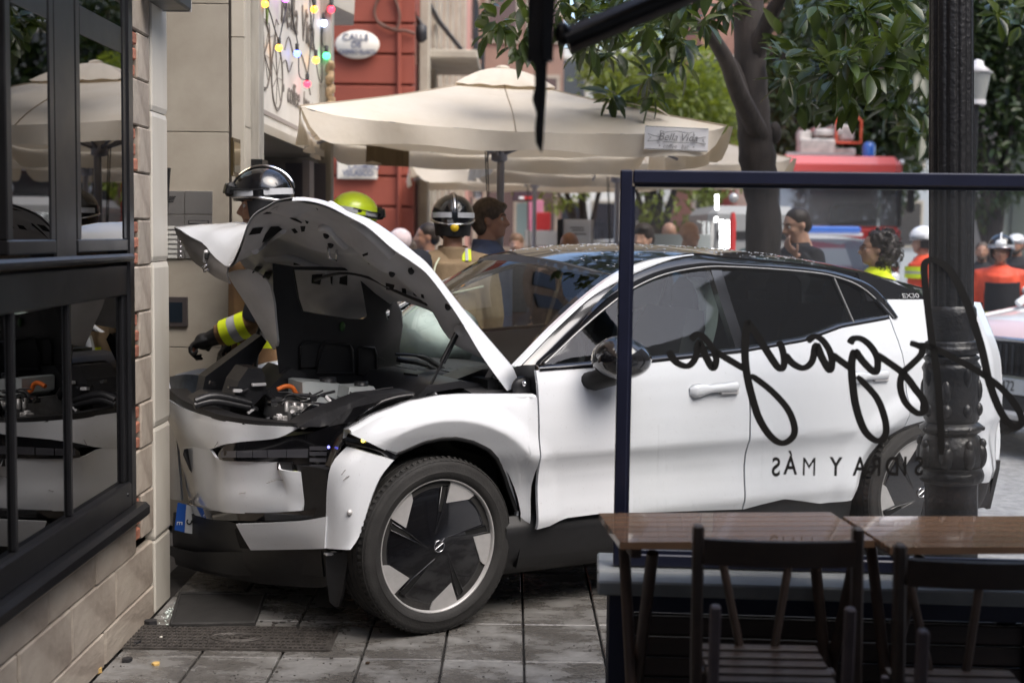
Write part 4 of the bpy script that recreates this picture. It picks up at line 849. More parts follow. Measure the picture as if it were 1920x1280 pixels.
# small stuff of the bay: cables, clips, connectors, labels
random.seed(21)
for k in range(16):
    x0, y0 = random.uniform(500, 760), random.uniform(735, 785); P = [(x0 + j * random.uniform(14, 26), y0 + random.uniform(-9, 9)) for j in range(4)]; vv = interp(x0, [500, 760], [-.30, -.58])
    shape('wire', MB().tube(smoothpath([Vector(cpl(x, y, vv)) + Vector((0, random.uniform(-.03, .03), random.uniform(-.01, .015))) for x, y in P], 4), random.choice((.004, .006, .009)), 6), random.choice((M_bp, M_bp, M_black_gloss, M_grey_inner)), car)
for k in range(14):
    x, y = random.uniform(505, 740), random.uniform(738, 788); vv = interp(x, [505, 740], [-.31, -.57])
    shape('connector', MB().box(cpl(x, y, vv), (random.uniform(.015, .05), random.uniform(.02, .05), random.uniform(.01, .03)), rz=random.random() * 3, bev=.003), random.choice((M_bp, M_grey_inner, M_black_gloss, M_silver)), car)
for k in range(9):
    x, y = random.uniform(390, 500), random.uniform(700, 770); shape('bracket', MB().box(Vector(cpl(x, y, -.12)), (random.uniform(.02, .07), .02, random.uniform(.006, .02)), ry=random.uniform(-.6, .6), bev=.002), random.choice((M_bp, M_black_gloss, M_grey_inner)), car)
for k in range(7):
    x = 770 + k * 12; shape('cowl_rib', MB().box(Vector(cpl(x, 704 + k * 3.2, -.35)), (.006, .10, .02), rz=R(10)), M_bp, car)

M_scr = mat('scratch_grey', (.20, .19, .18), .8)
for P, v in (([(402, 838), (410, 826), (413, 822)], -.24), ([(640, 890), (648, 880)], -.87), ([(644, 900), (650, 894), (655, 892)], -.87), ([(500, 905), (520, 898), (532, 900)], -.515), ([(448, 925), (470, 921)], -.36)): shape('scratch', MB().tube([Vector(cpl(x, y, v)) + Vector((-.001, -.002, 0)) for x, y in P], .0018, 4), M_scr, car)
# ---- bonnet, folded in the middle. curves run from the front lip back to the hinge
def C3(v, pts): return [Vector((u, v, w)) for u, w in pts]
ridge = [cpl(x, y, -.74) for x, y in ((545, 370), (575, 370), (610, 377), (650, 395), (692, 411), (731, 435), (775, 472), (806, 500), (862, 570), (919, 637), (982, 710))]
flange = [cpl(x, y, -.80) for x, y in ((548, 375), (576, 375), (612, 384), (652, 404), (690, 425), (735, 464), (770, 488), (806, 518), (859, 592), (905, 668), (951, 731))]
f3, f2, f4, f5, f6 = cpl(468, 411, -.42), cpl(505, 381, -.58), cpl(429, 497, -.12), cpl(378, 456, .22), cpl(326, 424, .52)
HG = [flange, ridge,
      [f2] + [(u, -.58, w) for u, w in ((-.50, 1.700), (-.42, 1.690), (-.33, 1.655), (-.22, 1.60), (-.12, 1.54), (-.02, 1.46), (.08, 1.37), (.20, 1.24), (.32, 1.10), (.43, .975))],
      [f3] + [(u, -.42, w) for u, w in ((-.53, 1.655), (-.45, 1.655), (-.36, 1.63), (-.26, 1.58), (-.15, 1.51), (-.05, 1.43), (.06, 1.34), (.18, 1.22), (.29, 1.09), (.40, .975))],
      [f4] + [(u, -.12, w) for u, w in ((-.555, 1.52), (-.50, 1.575), (-.42, 1.60), (-.32, 1.58), (-.20, 1.51), (-.09, 1.43), (.02, 1.33), (.13, 1.22), (.23, 1.10), (.34, .98))],
      [f5] + [(u, .22, w) for u, w in ((-.57, 1.585), (-.50, 1.615), (-.42, 1.630), (-.32, 1.61), (-.20, 1.54), (-.10, 1.45), (.01, 1.34), (.12, 1.22), (.22, 1.10), (.33, .98))],
      [f6] + [(u, .52, w) for u, w in ((-.60, 1.612), (-.52, 1.618), (-.43, 1.612), (-.33, 1.58), (-.22, 1.51), (-.12, 1.42), (-.02, 1.32), (.10, 1.21), (.22, 1.09), (.36, .98))],
      [(u, .70, w) for u, w in ((-.52, 1.585), (-.47, 1.59), (-.41, 1.58), (-.34, 1.555), (-.26, 1.51), (-.17, 1.45), (-.08, 1.37), (.02, 1.27), (.13, 1.17), (.26, 1.06), (.42, .98))]]
for c, (x, y), bow in zip(HG[2:], ((900, 662), (848, 603), (762, 560), (690, 590), (610, 610), (570, 620)), (.04, .06, .07, .06, .05, .05)):      # the rear edge has sprung up off its far hinge
    e = Vector(cpl(x, y, c[-1][1])); p3 = Vector(c[3]); n_ = len(c)
    for i in range(4, n_):
        t = (i - 3) / (n_ - 4); c[i] = tuple(p3.lerp(e, t) + Vector((0, 0, bow * math.sin(math.pi * t))))
HC_ = [smoothpath(c, 5) for c in HG]; nh = len(HC_[0])
Hg = [smoothpath([HC_[i][j] for i in range(len(HC_))], 6) for j in range(nh)]           # rows: along the length, columns: across
def dimple(p):                                                                          # small crumples in the skin
    return p + Vector((0, 0, .006 * math.sin(p.x * 22 + p.y * 13) * math.sin(p.y * 17 - 2) * min(1, max(0, (-p.x + .1) * 2))))
Hg = [[dimple(p) if 9 < j < len(r) - 1 else p for j, p in enumerate(r)] for r in Hg]
hood = shape('bonnet', MB().sheet(Hg, (0, 0, -.004)), M_white, car); hood['label'] = 'white bonnet folded in the middle and propped open'
# inner frame: offset sheet with its own grey colour
nr, nc = len(Hg), len(Hg[0]); In = []
for i in range(nr):
    row = []
    for j in range(5, nc):
        a = Hg[min(i + 1, nr - 1)][j] - Hg[max(i - 1, 0)][j]; b = Hg[i][min(j + 1, nc - 1)] - Hg[i][max(j - 1, 0)]; n = a.cross(b); n = n.normalized() if n.length > 1e-8 else Vector((0, 0, 1))
        if n.z < 0: n = -n
        d = .012 + (.012 + .034 * max(0, math.sin(j * .62 + .4)) ** .6 * max(0, math.sin(i * .30 + .2)) ** .6) * min(1, i / 5) * min(1, (nr - 1 - i) / 4); row.append(Hg[i][j] - n * d)
    In.append(row)
inner = shape('bonnet_frame', MB().sheet(In), M_grey_inner, hood); inner['label'] = 'grey underside of the bonnet with holes and ribs'
Vv = [tuple(p) for r in In for p in r]; k = len(In[0]); Ff = [(i * k + j, i * k + j + 1, (i + 1) * k + j + 1, (i + 1) * k + j) for i in range(nr - 1) for j in range(k - 1)]
bvh = BVHTree.FromPolygons([Vector(v) for v in Vv], Ff)
eyeL = FRAME[car.name].inverted() @ Vector(EYE)
def onhood(x, y):
    d = (FRAME[car.name].inverted().to_3x3() @ Vector(_ray(x, y))).normalized(); h = bvh.ray_cast(eyeL, d); return (h[0], d) if h[0] is not None else (Vector(cpl(x, y, -.3)), d)
M_hole = mat('hood_hole_black', (.006, .006, .007), .8)
def decal(name, P, m, lift=.004, par=inner):
    A = []
    for x, y in P: h, d = onhood(x, y); A.append(h - d * lift)
    n = len(A); d = onhood(*P[0])[1]; Bk = [p + d * lift * 1.2 for p in A]
    return shape(name, MB().add(A + Bk, [tuple(range(n)), tuple(range(2 * n - 1, n - 1, -1))] + [(i, (i + 1) % n, n + (i + 1) % n, n + i) for i in range(n)]), m, par)
for P in ([(492, 402), (512, 391), (522, 386), (518, 394), (508, 401)], [(466, 441), (474, 428), (494, 426), (488, 438)], [(491, 456), (497, 440), (508, 425), (522, 424), (530, 430), (518, 440), (505, 452)], [(546, 430), (553, 428), (559, 436), (552, 438)], [(563, 424), (573, 424), (571, 434), (565, 435)], [(592, 389), (597, 393), (595, 394)], [(572, 413), (579, 416), (577, 420), (574, 419)], [(472, 512), (480, 499), (493, 500), (482, 512)], [(492, 520), (497, 509), (510, 514), (503, 526)], [(551, 488), (565, 489), (563, 497), (550, 497)], [(611, 505), (616, 505), (616, 512), (610, 512)], [(585, 515), (605, 514), (600, 534), (584, 531)], [(619, 513), (624, 519), (623, 535), (620, 530)], [(637, 520), (651, 516), (651, 535), (636, 532)], [(723, 530), (740, 534), (737, 545), (724, 543)], [(753, 540), (761, 541), (762, 551), (754, 549)], [(774, 545), (780, 546), (781, 556), (775, 553)], [(789, 551), (794, 552), (796, 560), (790, 558)], [(767, 503), (772, 501), (776, 509), (770, 511)], [(679, 477), (690, 473), (690, 478), (681, 481)], [(689, 493), (698, 488), (702, 491), (692, 496)], [(535, 405), (555, 410), (567, 417), (565, 419), (548, 412)]): decal('frame_hole', P, M_hole)
M_rib = mat('hood_rib_grey', (.70, .70, .72), .5)
def rib(P, r, name='frame_rib', m=M_rib):
    A = [onhood(x, y)[0] - onhood(x, y)[1] * r * .6 for x, y in P]; return shape(name, MB().tube(smoothpath(A, 4), r, 8), m, inner)
rib([(602, 428), (612, 426), (625, 440), (647, 462)], .016); rib([(500, 485), (540, 482), (580, 495), (615, 508)], .018); rib([(478, 470), (500, 452), (530, 432)], .016); rib([(620, 385), (670, 420), (710, 455), (735, 480)], .02)
rib([(590, 525), (640, 512), (690, 520), (740, 545), (800, 570)], .007, 'washer_hose', M_bp)
for x, y in ((612, 440), (620, 458), (735, 512), (771, 507), (840, 574)): h, d = onhood(x, y); shape('buffer', MB().ball(h, (.014, .014, .018), 10, 6), M_bp, inner)
h, d = onhood(615, 462); shape('striker', MB().tube([h, h - Vector((.0, .02, .05)), h - Vector((-.03, .02, .06)), h - Vector((-.04, 0, .01))], .006, 6), M_chrome, inner)
# bent front lip of the far half with the latch, and the torn inner panel below it
front('lip_panel', [(.52, [(326, 425), (332, 442), (345, 462)]), (.38, [(350, 441), (352, 465), (362, 490)]), (.22, [(380, 458), (378, 485), (385, 506)]), (.05, [(408, 478), (402, 500), (404, 520)]), (-.10, [(428, 498), (424, 515), (430, 532)])], mat('lip_grey_brown', (.20, .185, .175), .5, var=.15), n=8, t=(.01, .006, 0))
front('torn_panel', [(.10, [(425, 512), (438, 535), (462, 572), (490, 620), (512, 655)]), (.0, [(445, 506), (462, 530), (490, 570), (508, 610), (518, 650)]), (-.05, [(470, 505), (500, 525), (512, 560), (516, 600), (520, 640)])], M_grey_inner, n=14)
shape('latch_plate', MB().box(cpl(392, 481, .16), (.05, .02, .06), rx=R(20), bev=.006), M_grey_inner, hood); shape('latch_hole', MB().box(Vector(cpl(391, 480, .16)) + Vector((-.012, -.02, 0)), (.025, .01, .03), bev=.004), M_hole, hood)
P0 = [(400, 497), (388, 496), (379, 503), (382, 508), (396, 504), (408, 506)]; shape('latch_loop', MB().tube([cpl(x, y, .16) for x, y in P0], .007, 6), M_chrome, hood)
shape('latch_arm', MB().tube([cpl(x, y, .15) for x, y in ((392, 478), (408, 492), (420, 508))], [.018, .02, .012], 8), M_grey_inner, hood)
# ---- black moulded tray standing upright in the bay
def plate(name, outer, holes, v, d, m, par=car):
    bm = bmesh.new(); es = []
    for P in [outer] + holes:
        vs = [bm.verts.new(cpl(x, y, v)) for x, y in P]; es += [bm.edges.new((vs[i], vs[(i + 1) % len(vs)])) for i in range(len(vs))]
    r = bmesh.ops.triangle_fill(bm, use_beauty=True, use_dissolve=False, edges=es); fs = [g for g in r['geom'] if isinstance(g, bmesh.types.BMFace)]
    e = bmesh.ops.extrude_face_region(bm, geom=fs); bmesh.ops.translate(bm, vec=(.02, d, 0), verts=[g for g in e['geom'] if isinstance(g, bmesh.types.BMVert)])
    bmesh.ops.recalc_face_normals(bm, faces=bm.faces); me = bpy.data.meshes.new(name); bm.to_mesh(me); bm.free(); me.materials.append(m)
    o = bpy.data.objects.new(name, me); COL.objects.link(o); o.parent = par; FRAME[o.name] = FRAME[par.name]; return o
M_tray = mat('tray_black', (.010, .010, .011), .45, var=.3, vscale=12)
tr = plate('storage_tray', [(511, 494), (548, 500), (600, 500), (672, 503), (702, 512), (715, 545), (738, 556), (752, 585), (755, 610), (749, 650), (752, 748), (640, 752), (560, 742), (530, 735), (522, 690), (516, 640), (513, 570)], [[(549, 506), (558, 560), (566, 584), (600, 590), (650, 598), (679, 599), (688, 592), (680, 545), (672, 508)], [(722, 585), (727, 579), (731, 583), (729, 596), (727, 600), (724, 592)]], .0, .035, M_tray)
tr['label'] = 'black moulded storage tray standing upright in the bay'
for P in ([(563, 650), (570, 642), (605, 640), (600, 655), (592, 690), (562, 690)], [(604, 652), (612, 642), (655, 646), (660, 655), (664, 700), (594, 700)], [(672, 655), (676, 650), (702, 652), (706, 665), (705, 705), (670, 702)]):
    A = [Vector(cpl(x, y, -.005)) for x, y in P]; shape('tray_rim', MB().tube(A + [A[0]], .007, 6), M_tray, tr)
shape('tray_badge', MB().ball(cpl(642, 612, -.005), (.014, .006, .022), 12, 8), mat('green_badge', (.02, .08, .01), .5), tr)
# ================================================================== parasols
M_canvas = mat('cream_canvas', (.84, .78, .68), .8, col2=(.74, .665, .55), vscale=2.2, detail=7, bump=.7, bscale=7)
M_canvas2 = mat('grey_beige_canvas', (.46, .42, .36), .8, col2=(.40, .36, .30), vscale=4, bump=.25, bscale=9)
for m_ in (M_canvas, M_canvas2):                         # light shines through the cloth
    n = m_.node_tree.nodes; L = m_.node_tree.links; b = n['Principled BSDF']; tl = n.new('ShaderNodeBsdfTranslucent'); tl.inputs[0].default_value = (.62, .50, .34, 1); mx = n.new('ShaderNodeMixShader'); mx.inputs[0].default_value = .28
    L.new(b.outputs[0], mx.inputs[1]); L.new(tl.outputs[0], mx.inputs[2]); L.new(mx.outputs[0], n['Material Output'].inputs[0])
M_pole = mat('grey_aluminium_pole', (.30, .30, .34), .4, metal=.5)
def parasol(name, label, c, half, rz, zedge, zapex, drop, m, tilt=0, vent=.34):
    t = thing(name, label, 'parasol', (c[0], c[1], 0), rz, 'cream parasols over the terrace')
    Tm = Matrix.Translation((0, 0, zedge)) @ Matrix.Rotation(tilt, 4, 'Y') @ Matrix.Translation((0, 0, -zedge))
    sides = [((-1, -1), (1, -1)), ((1, -1), (1, 1)), ((1, 1), (-1, 1)), ((-1, 1), (-1, -1))]
    can = MB(); val = []
    for k, (a, b) in enumerate(sides):
        G = []
        for i in range(25):
            s = i / 24; ex, ey = lerp(a[0], b[0], s) * half, lerp(a[1], b[1], s) * half
            row = []
            for j in range(15):
                r = lerp(.16, 1, j / 14)
                sag = -.022 * math.sin(math.pi * r) * (1 + .5 * math.sin(math.pi * s))
                row.append(Tm @ Vector((ex * r, ey * r, lerp(zapex, zedge, r) + sag - .09 * max(0, (r - .5) / .5) ** 2.4 * math.sin(math.pi * min(1, max(0, s))) ** .5 + .005 * math.sin(s * 37 + k) * r ** 6)))
            G.append(row)
        can.sheet(G)
        G = []; ox, oy = ((0, -1), (1, 0), (0, 1), (-1, 0))[k]
        for i in range(41):
            s = i / 40; e = min(s, 1 - s); d = drop * (1 - max(0, 1 - e / .075) ** 2.2) * (1 + .05 * math.sin(s * 19 + k)); ex, ey = lerp(a[0], b[0], s) * half, lerp(a[1], b[1], s) * half
            G.append([Tm @ Vector((ex + ox * (.012 + .03 * q * math.sin(s * 23 + k * 2)), ey + oy * (.012 + .03 * q * math.sin(s * 23 + k * 2)), zedge - .09 * math.sin(math.pi * s) ** .5 * (1 - q) - d * q)) for q in np.linspace(0, 1, 6)])
        val.append(G)
    shape('canopy', can, m, t, fix=False)
    ms = bpy.data.materials.get('seam_thread') or mat('seam_thread', (.40, .33, .25), .9)
    for k, (a, b) in enumerate(sides):
        for s in (0, .5): shape('seam', MB().tube([Tm @ Vector((lerp(a[0], b[0], s) * half * r, lerp(a[1], b[1], s) * half * r, lerp(zapex, zedge, r) - .022 * math.sin(math.pi * r) * (1 + .5 * math.sin(math.pi * s)) - .09 * max(0, (r - .5) / .5) ** 2.4 * math.sin(math.pi * s) ** .5 + .003)) for r in np.linspace(.16, 1, 15)], .004, 5), ms, t)
    for G in val: shape('valance', MB().sheet(G), m, t, fix=False)
    V_ = MB(); hv = half * vent
    for k, (a, b) in enumerate(sides):
        V_.sheet([[Tm @ Vector((lerp(a[0], b[0], s) * hv * r, lerp(a[1], b[1], s) * hv * r, zapex + .055 - .145 * r ** 1.7 - .010 * math.sin(s * 3.14 * 4) ** 2 * r)) for r in np.linspace(.04, 1, 8)] for s in np.linspace(0, 1, 17)])
    shape('vent_cap', V_, m, t, fix=False)
    shape('finial', MB().ball(Tm @ Vector((0, 0, zapex + .055)), (.05, .05, .02), 12, 8), m, t)
    shape('pole', MB().tube([(0, 0, 0), Tm @ Vector((0, 0, zapex + .02))], .026, 14), M_pole, t)
    hubz = zedge - .14; shape('hub', MB().lathe([(.03, -.06), (.055, -.05), (.055, .05), (.03, .06)], c=Tm @ Vector((0, 0, hubz)), n=14), M_pole, t)
    for k in range(8):
        a = k * math.pi / 4; rr = half * (1.38 if k % 2 else .98); d = Vector((math.cos(a), math.sin(a), 0))
        r_ = shape('rib', MB().tube([Tm @ (d * .06 + Vector((0, 0, zapex - .06))), Tm @ (d * rr * .5 + Vector((0, 0, lerp(zapex, zedge, .5) - .065))), Tm @ (d * rr + Vector((0, 0, zedge - (.02 if k % 2 else .13))))], .010, 6), M_pole, t)
        shape('strut', MB().tube([Tm @ (d * .05 + Vector((0, 0, hubz))), Tm @ (d * rr * .48 + Vector((0, 0, lerp(zapex, zedge, .48) - .075)))], .012, 6), M_pole, r_)
    for dx in (-.10, -.085): shape('cord', MB().tube([Tm @ Vector((dx, -.05, hubz)), (dx * .5, -.03, 1.2)], .004, 5), mat('cord_dark', (.05, .045, .04), .8) if 'cord_dark' not in bpy.data.materials else bpy.data.materials['cord_dark'], t)
    shape('base', MB().box((0, 0, .035), (.6, .6, .07), bev=.02), M_black_plastic, t)
    return t, Tm
HF = 1.26
u1, T1 = parasol('parasol', 'large cream square parasol in front with a coffee bar sign on its valance', (-.10, 9.30), HF, R(5), 2.285, 2.66, .20, M_canvas, R(1.5), .26)
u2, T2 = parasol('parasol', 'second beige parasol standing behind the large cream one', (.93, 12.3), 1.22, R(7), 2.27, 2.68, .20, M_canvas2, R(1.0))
u3, T3 = parasol('parasol', 'farthest cream parasol seen low beneath the two others', (.25, 16.5), 1.5, R(4), 2.36, 2.70, .20, M_canvas, 0)
# sign sewn on the near valance, a brown one on the far side
F1 = FRAME[u1.name]
def on_valance(x0, x1, z0, z1, y, name, m, t=.006):
    vs = [T1 @ Vector((x, y, z)) for x in np.linspace(x0, x1, 6) for z in (z0, z1)]
    G = [[T1 @ Vector((x, y + .006 * math.sin(x * 9), z)) for z in np.linspace(z0, z1, 4)] for x in np.linspace(x0, x1, 9)]
    return shape(name, MB().sheet(G, (0, t, 0)), m, u1)
sgn = on_valance(.76, 1.14, 2.125, 2.262, -HF - .048, 'cloth_sign', mat('white_banner', (.72, .72, .74), .6, var=.04, vscale=8)); sgn['label'] = 'small white cloth sign of a coffee bar'
fx = F1 @ T1
def sgnM(x, z): return fx @ plane_M((x, -HF - .058, z), (1, 0, 0), (0, 0, 1))
M_grey_ink = mat('grey_ink', (.16, .16, .17), .7)
for w_, x_ in (('Bella', .895), ('Vida', 1.02)): text('lettering', w_, .062, M_grey_ink, u1, sgnM(x_, 2.20), .001, shear=.3)
for w_, x_ in (('\u2022', .845), ('coffee', .91), ('bar', 1.0), ('\u2022', 1.05)): text('lettering', w_, .034, M_grey_ink, u1, sgnM(x_, 2.147), .001, shear=.25)
for P in ([(.97, 2.235), (1.0, 2.228), (1.07, 2.236), (1.14, 2.228), (1.17, 2.236), (1.17, 2.175), (1.12, 2.17), (1.0, 2.172), (.97, 2.178), (.97, 2.235)], [(.965, 2.20), (.93, 2.205), (.895, 2.215), (.915, 2.195), (.895, 2.172), (.965, 2.178)], [(1.175, 2.20), (1.21, 2.203), (1.245, 2.212), (1.225, 2.19), (1.245, 2.168), (1.175, 2.176)], [(.883, 2.128), (1.257, 2.128)], [(.883, 2.258), (1.257, 2.258)]):
    shape('ribbon_line', MB().tube([T1 @ Vector((x - .12, -HF - .058, z)) for x, z in P], .0022, 4), M_grey_ink, u1)
b_ = on_valance(-.93, -.60, 2.085, 2.235, HF - .006, 'brown_sign', mat('brown_backside', (.17, .125, .07), .8, col2=(.12, .085, .045), vscale=30, stretch=(1, 1, .1))); b_['label'] = 'brown back of a sign on the far valance'
shape('loose_strap', MB().tube([T1 @ Vector(p) for p in ((.62, -.66, 2.475), (.80, -.88, 2.42), (.88, -1.0, 2.40), (.95, -1.1, 2.34))], [.008, .008, .016, .006], 6, flat=.3), M_canvas, u1)
# ================================================================== red corner house and the street behind
RY = 17.0
M_red = mat('red_ochre_render', (.27, .060, .034), .7, col2=(.225, .050, .029), vscale=2, bump=.15, bscale=20, obj_random=.03)
M_groove = mat('dark_red_groove', (.13, .03, .02), .8)
red = thing('red_house', 'red corner house with grooved render and two street name plates', 'house', (-1.9, RY, 0))
xr = at(776, 300, RY).x
shape('wall', MB().box(((xr - 4.4) / 2 - .02, RY + 1.05, 4.2), (4.4 + xr - .03, 2, 8.4)), M_groove, red, True)
rp = None; z = .04
while z < 4.3:
    for x0, x1 in ((-4.4, -2.36), (-2.36, -1.43), (-1.43, xr)):
        c = Vector(((x0 + x1) / 2, RY + .03, z + .188)); s = ((x1 - x0 - (.012 if x1 != xr else .0)) / 1, 1, 1)
        if rp is None:
            rp = MB().box((0, 0, 0), (1, .06, .352), bev=.012).build('render_block', M_red, red); rp.location = c - Vector(red.location); rp.scale = s
        else: piece(rp, red, c, (0, 0, 0), s)
    z += .376
shape('upper_wall', MB().box(((xr - 4.4) / 2, RY + 1, 6.4), (4.4 + xr, 1.98, 4.1)), M_red, red, True)
M_conduit = mat('brown_conduit', (.13, .06, .04), .6)
shape('downpipe', MB().tube([at(748, y, RY - .04) for y in (-60, 200, 460)], .028, 8), M_red, red, True)
shape('cable', MB().tube(smoothpath([at(x, y, RY - .06) for x, y in ((735, -15), (748, 20), (748, 45), (740, 55), (715, 48), (703, 30), (705, 8), (720, -20))], 6), .018, 6), M_conduit, red, True)
shape('cable', MB().tube(smoothpath([at(x, y, RY - .06) for x, y in ((710, 42), (735, 56), (760, 58), (778, 64))], 6), .018, 6), M_conduit, red, True)
M_enamel = mat('cream_enamel', (.70, .66, .58), .3, var=.05, vscale=6); M_blueink = mat('slate_blue_ink', (.10, .12, .20), .5)
c = at(670, 84, RY - .07); os_ = thing('street_sign', 'oval cream street name plate on the red house', 'sign', tuple(c)); w_, h_ = .275, .175
shape('plate', MB().lathe([(0, .03), (.93, .03), (1, .012), (1, 0)], M=Matrix.Translation(c) @ Matrix.Rotation(R(90), 4, 'X') @ Matrix.Diagonal((w_, h_, 1, 1)), n=40), M_enamel, os_, True)
PL = lambda x, y, d=RY - .11: plane_M(at(x, y, d), (1, 0, 0), (0, 0, 1))
text('lettering', 'CALLE', .115, M_blueink, os_, PL(667, 70), .004); text('lettering', 'DE', .105, M_blueink, os_, PL(668, 84), .004); text('lettering', 'CASIMIRO VELASCO', .082, M_blueink, os_, PL(670, 98), .004, sx=.60)
c = at(670, 314, RY - .05); rs_ = thing('street_sign', 'white tiled rectangular street name plate lower on the red house', 'sign', tuple(c)); shape('plate', MB().box((0, 0, 0), (.50, .03, .29), bev=.008), M_enamel, rs_)
text('lettering', 'CASIMIRO', .10, M_blueink, rs_, PL(682, 313), .004, sx=.85, bold=.002); text('lettering', 'VELASCO', .10, M_blueink, rs_, PL(671, 325), .004, sx=.9, bold=.002)
# long street facade running away from the red corner
M_pink = mat('pink_render', (.50, .27, .22), .8, var=.08, vscale=1.5); M_pil = mat('beige_stone_pilaster', (.40, .36, .29), .8, col2=(.30, .265, .21), vscale=3)
st = thing('street_facade', 'pink street front with beige stone pilasters running away behind the parasol', 'building', (xr, 24, 0))
shape('wall', MB().box((xr - .55, RY + 13, 4.5), (1, 24, 9)), M_pink, st, True)
for k, y in enumerate((18.0, 19.5, 20.7, 22.6, 24.6, 27.5, 31)):
    shape('pilaster', MB().box((xr + .06, y, 4.5), (.14, .45 if k % 2 else .3, 9), bev=.02), M_pil, st, True)
M_iron = mat('wrought_iron', (.02, .02, .022), .5)
for k, y in enumerate((19.0, 23.2, 28.2)):
    b_ = shape('balcony', MB().box((xr + .35, y, 3.95), (.8, 1.9, .12), bev=.02), M_pil, st, True)
    for j in range(9): shape('baluster', MB().tube([(xr + .7, y - .85 + j * .21, 4.0), (xr + .7, y - .85 + j * .21, 4.8)], .014, 5), M_iron, b_, True)
    shape('handrail', MB().tube([(xr + .7, y - .9, 4.8), (xr + .7, y + .9, 4.8)], .022, 6), M_iron, b_, True)
    w = shape('window', MB().box((xr - .02, y, 2.0), (.12, 1.1, 2.6), bev=.01), M_pil, st, True); shape('pane', MB().box((xr + .05, y, 2.0), (.02, .9, 2.4)), mat('far_dark_pane', (.03, .03, .035), .1) if k == 0 else bpy.data.materials['far_dark_pane'], w, True)
shape('cable', MB().tube([at(800, 0, 18), at(822, 40, 19.2), at(870, 100, 22), at(905, 110, 24)], .035, 6), M_iron, st, True)
shape('cable', MB().tube(smoothpath([at(778, 8, 17.2), at(776, 60, 17.2), at(779, 122, 17.2)], 5), .022, 6), M_conduit, st, True)
c = at(790, 62, 17.5); lm = thing('wall_lantern', 'small black lantern hanging from the corner of the pink street front', 'lantern', tuple(c))
shape('body', MB().lathe([(.02, .12), (.07, .08), (.075, -.08), (.03, -.12)], n=10), M_iron, lm); shape('arm', MB().tube([(0, 0, .12), (-.05, 0, .2), (-.18, 0, .2)], .014, 6), M_iron, lm)
# barber pole on the facade
c = at(893, 338, 20); bp = thing('barber_pole', 'small striped barber pole fixed to the pink street front', 'barber pole', tuple(c))
shape('cylinder', MB().lathe([(.075, -.16), (.075, .16)], n=14), mat('barber_white', (.75, .75, .75), .3), bp); shape('lower_cap', MB().lathe([(.03, -.28), (.09, -.24), (.09, -.16)], n=14), M_chrome, bp); shape('upper_cap', MB().lathe([(.09, .16), (.09, .22), (.03, .27)], n=14), M_chrome, bp)
for k, col in enumerate(((.55, .03, .04), (.05, .08, .35))):
    G = [[(.079 * math.cos(a + k * 1.6 + q), .079 * math.sin(a + k * 1.6 + q), -.16 + .32 * a / 6.28) for q in (0, .7)] for a in np.linspace(0, 6.28, 24)]; shape('stripe', MB().sheet(G), mat('barber_stripe', col, .3), bp, fix=False)
shape('bracket', MB().box((-.15, 0, 0), (.2, .04, .04)), M_iron, bp)
# block closing the street
M_far = mat('far_brown_brick', (.26, .17, .13), .85, var=.1, vscale=2)
def far_building(name, label, x0, x1, y, h, m, cols, rows, wm, z0=1.0, dep=6, win=(1.1, 1.6), trim=None):
    t = thing(name, label, 'building', ((x0 + x1) / 2, y, 0)); shape('wall', MB().box(((x0 + x1) / 2, y + dep / 2, h / 2), (x1 - x0, dep, h)), m, t, True)
    for i in range(cols):
        for j in range(rows):
            cx = lerp(x0, x1, (i + .5) / cols); cz = z0 + 1.2 + j * 3.0
            if cz + 1 > h: continue
            w = shape('window', MB().box((cx, y - .03, cz), (win[0] + .2, .10, win[1] + .2)), trim or M_pil, t, True); shape('pane', MB().box((cx, y - .085, cz), (win[0], .03, win[1])), wm, w, True)
    return t
PANE = bpy.data.materials['far_dark_pane']
far_building('brown_building', 'brown building with dark shutters closing the far end of the street', -2.2, 1.4, 40, 14, M_far, 3, 4, mat('brown_shutter', (.09, .06, .055), .6), 1, 5, (.8, 1.9))
far_building('white_building', 'pale apartment block behind the trees in the middle', 1.6, 11, 58, 9.5, mat('pale_render', (.55, .54, .50), .8, var=.05, vscale=1), 6, 3, PANE)
far_building('brick_building', 'pinkish brick block with cream edges right of the round tree', 4.6, 6.6, 34, 8.5, mat('pink_brick', (.36, .20, .15), .85, var=.15, vscale=9), 2, 3, PANE, trim=mat('cream_trim', (.62, .57, .46), .7))
far_building('grey_building', 'grey modern block glimpsed above the fire engine', 12, 24, 52, 15, mat('grey_cladding', (.34, .36, .37), .6), 6, 4, PANE)
gb = thing('green_house', 'pale green shop front with dark pilasters at the far right', 'building', (11, 24, 0)); shape('wall', MB().box((13, 25.6, 4.5), (9, 3, 9)), mat('pale_green_render', (.50, .53, .46), .8, var=.05, vscale=1.5), gb, True)
for k in range(6): shape('pilaster', MB().box((9.0 + k * .95, 24.06, 4.5), (.42, .12, 9), bev=.02), mat('grey_green_pilaster', (.17, .20, .18), .7) if k == 0 else bpy.data.materials['grey_green_pilaster'], gb, True)
shape('window', MB().box((11, 24.05, 3.4), (3.4, .06, .35)), mat('ochre_fascia', (.28, .12, .09), .6), gb, True)
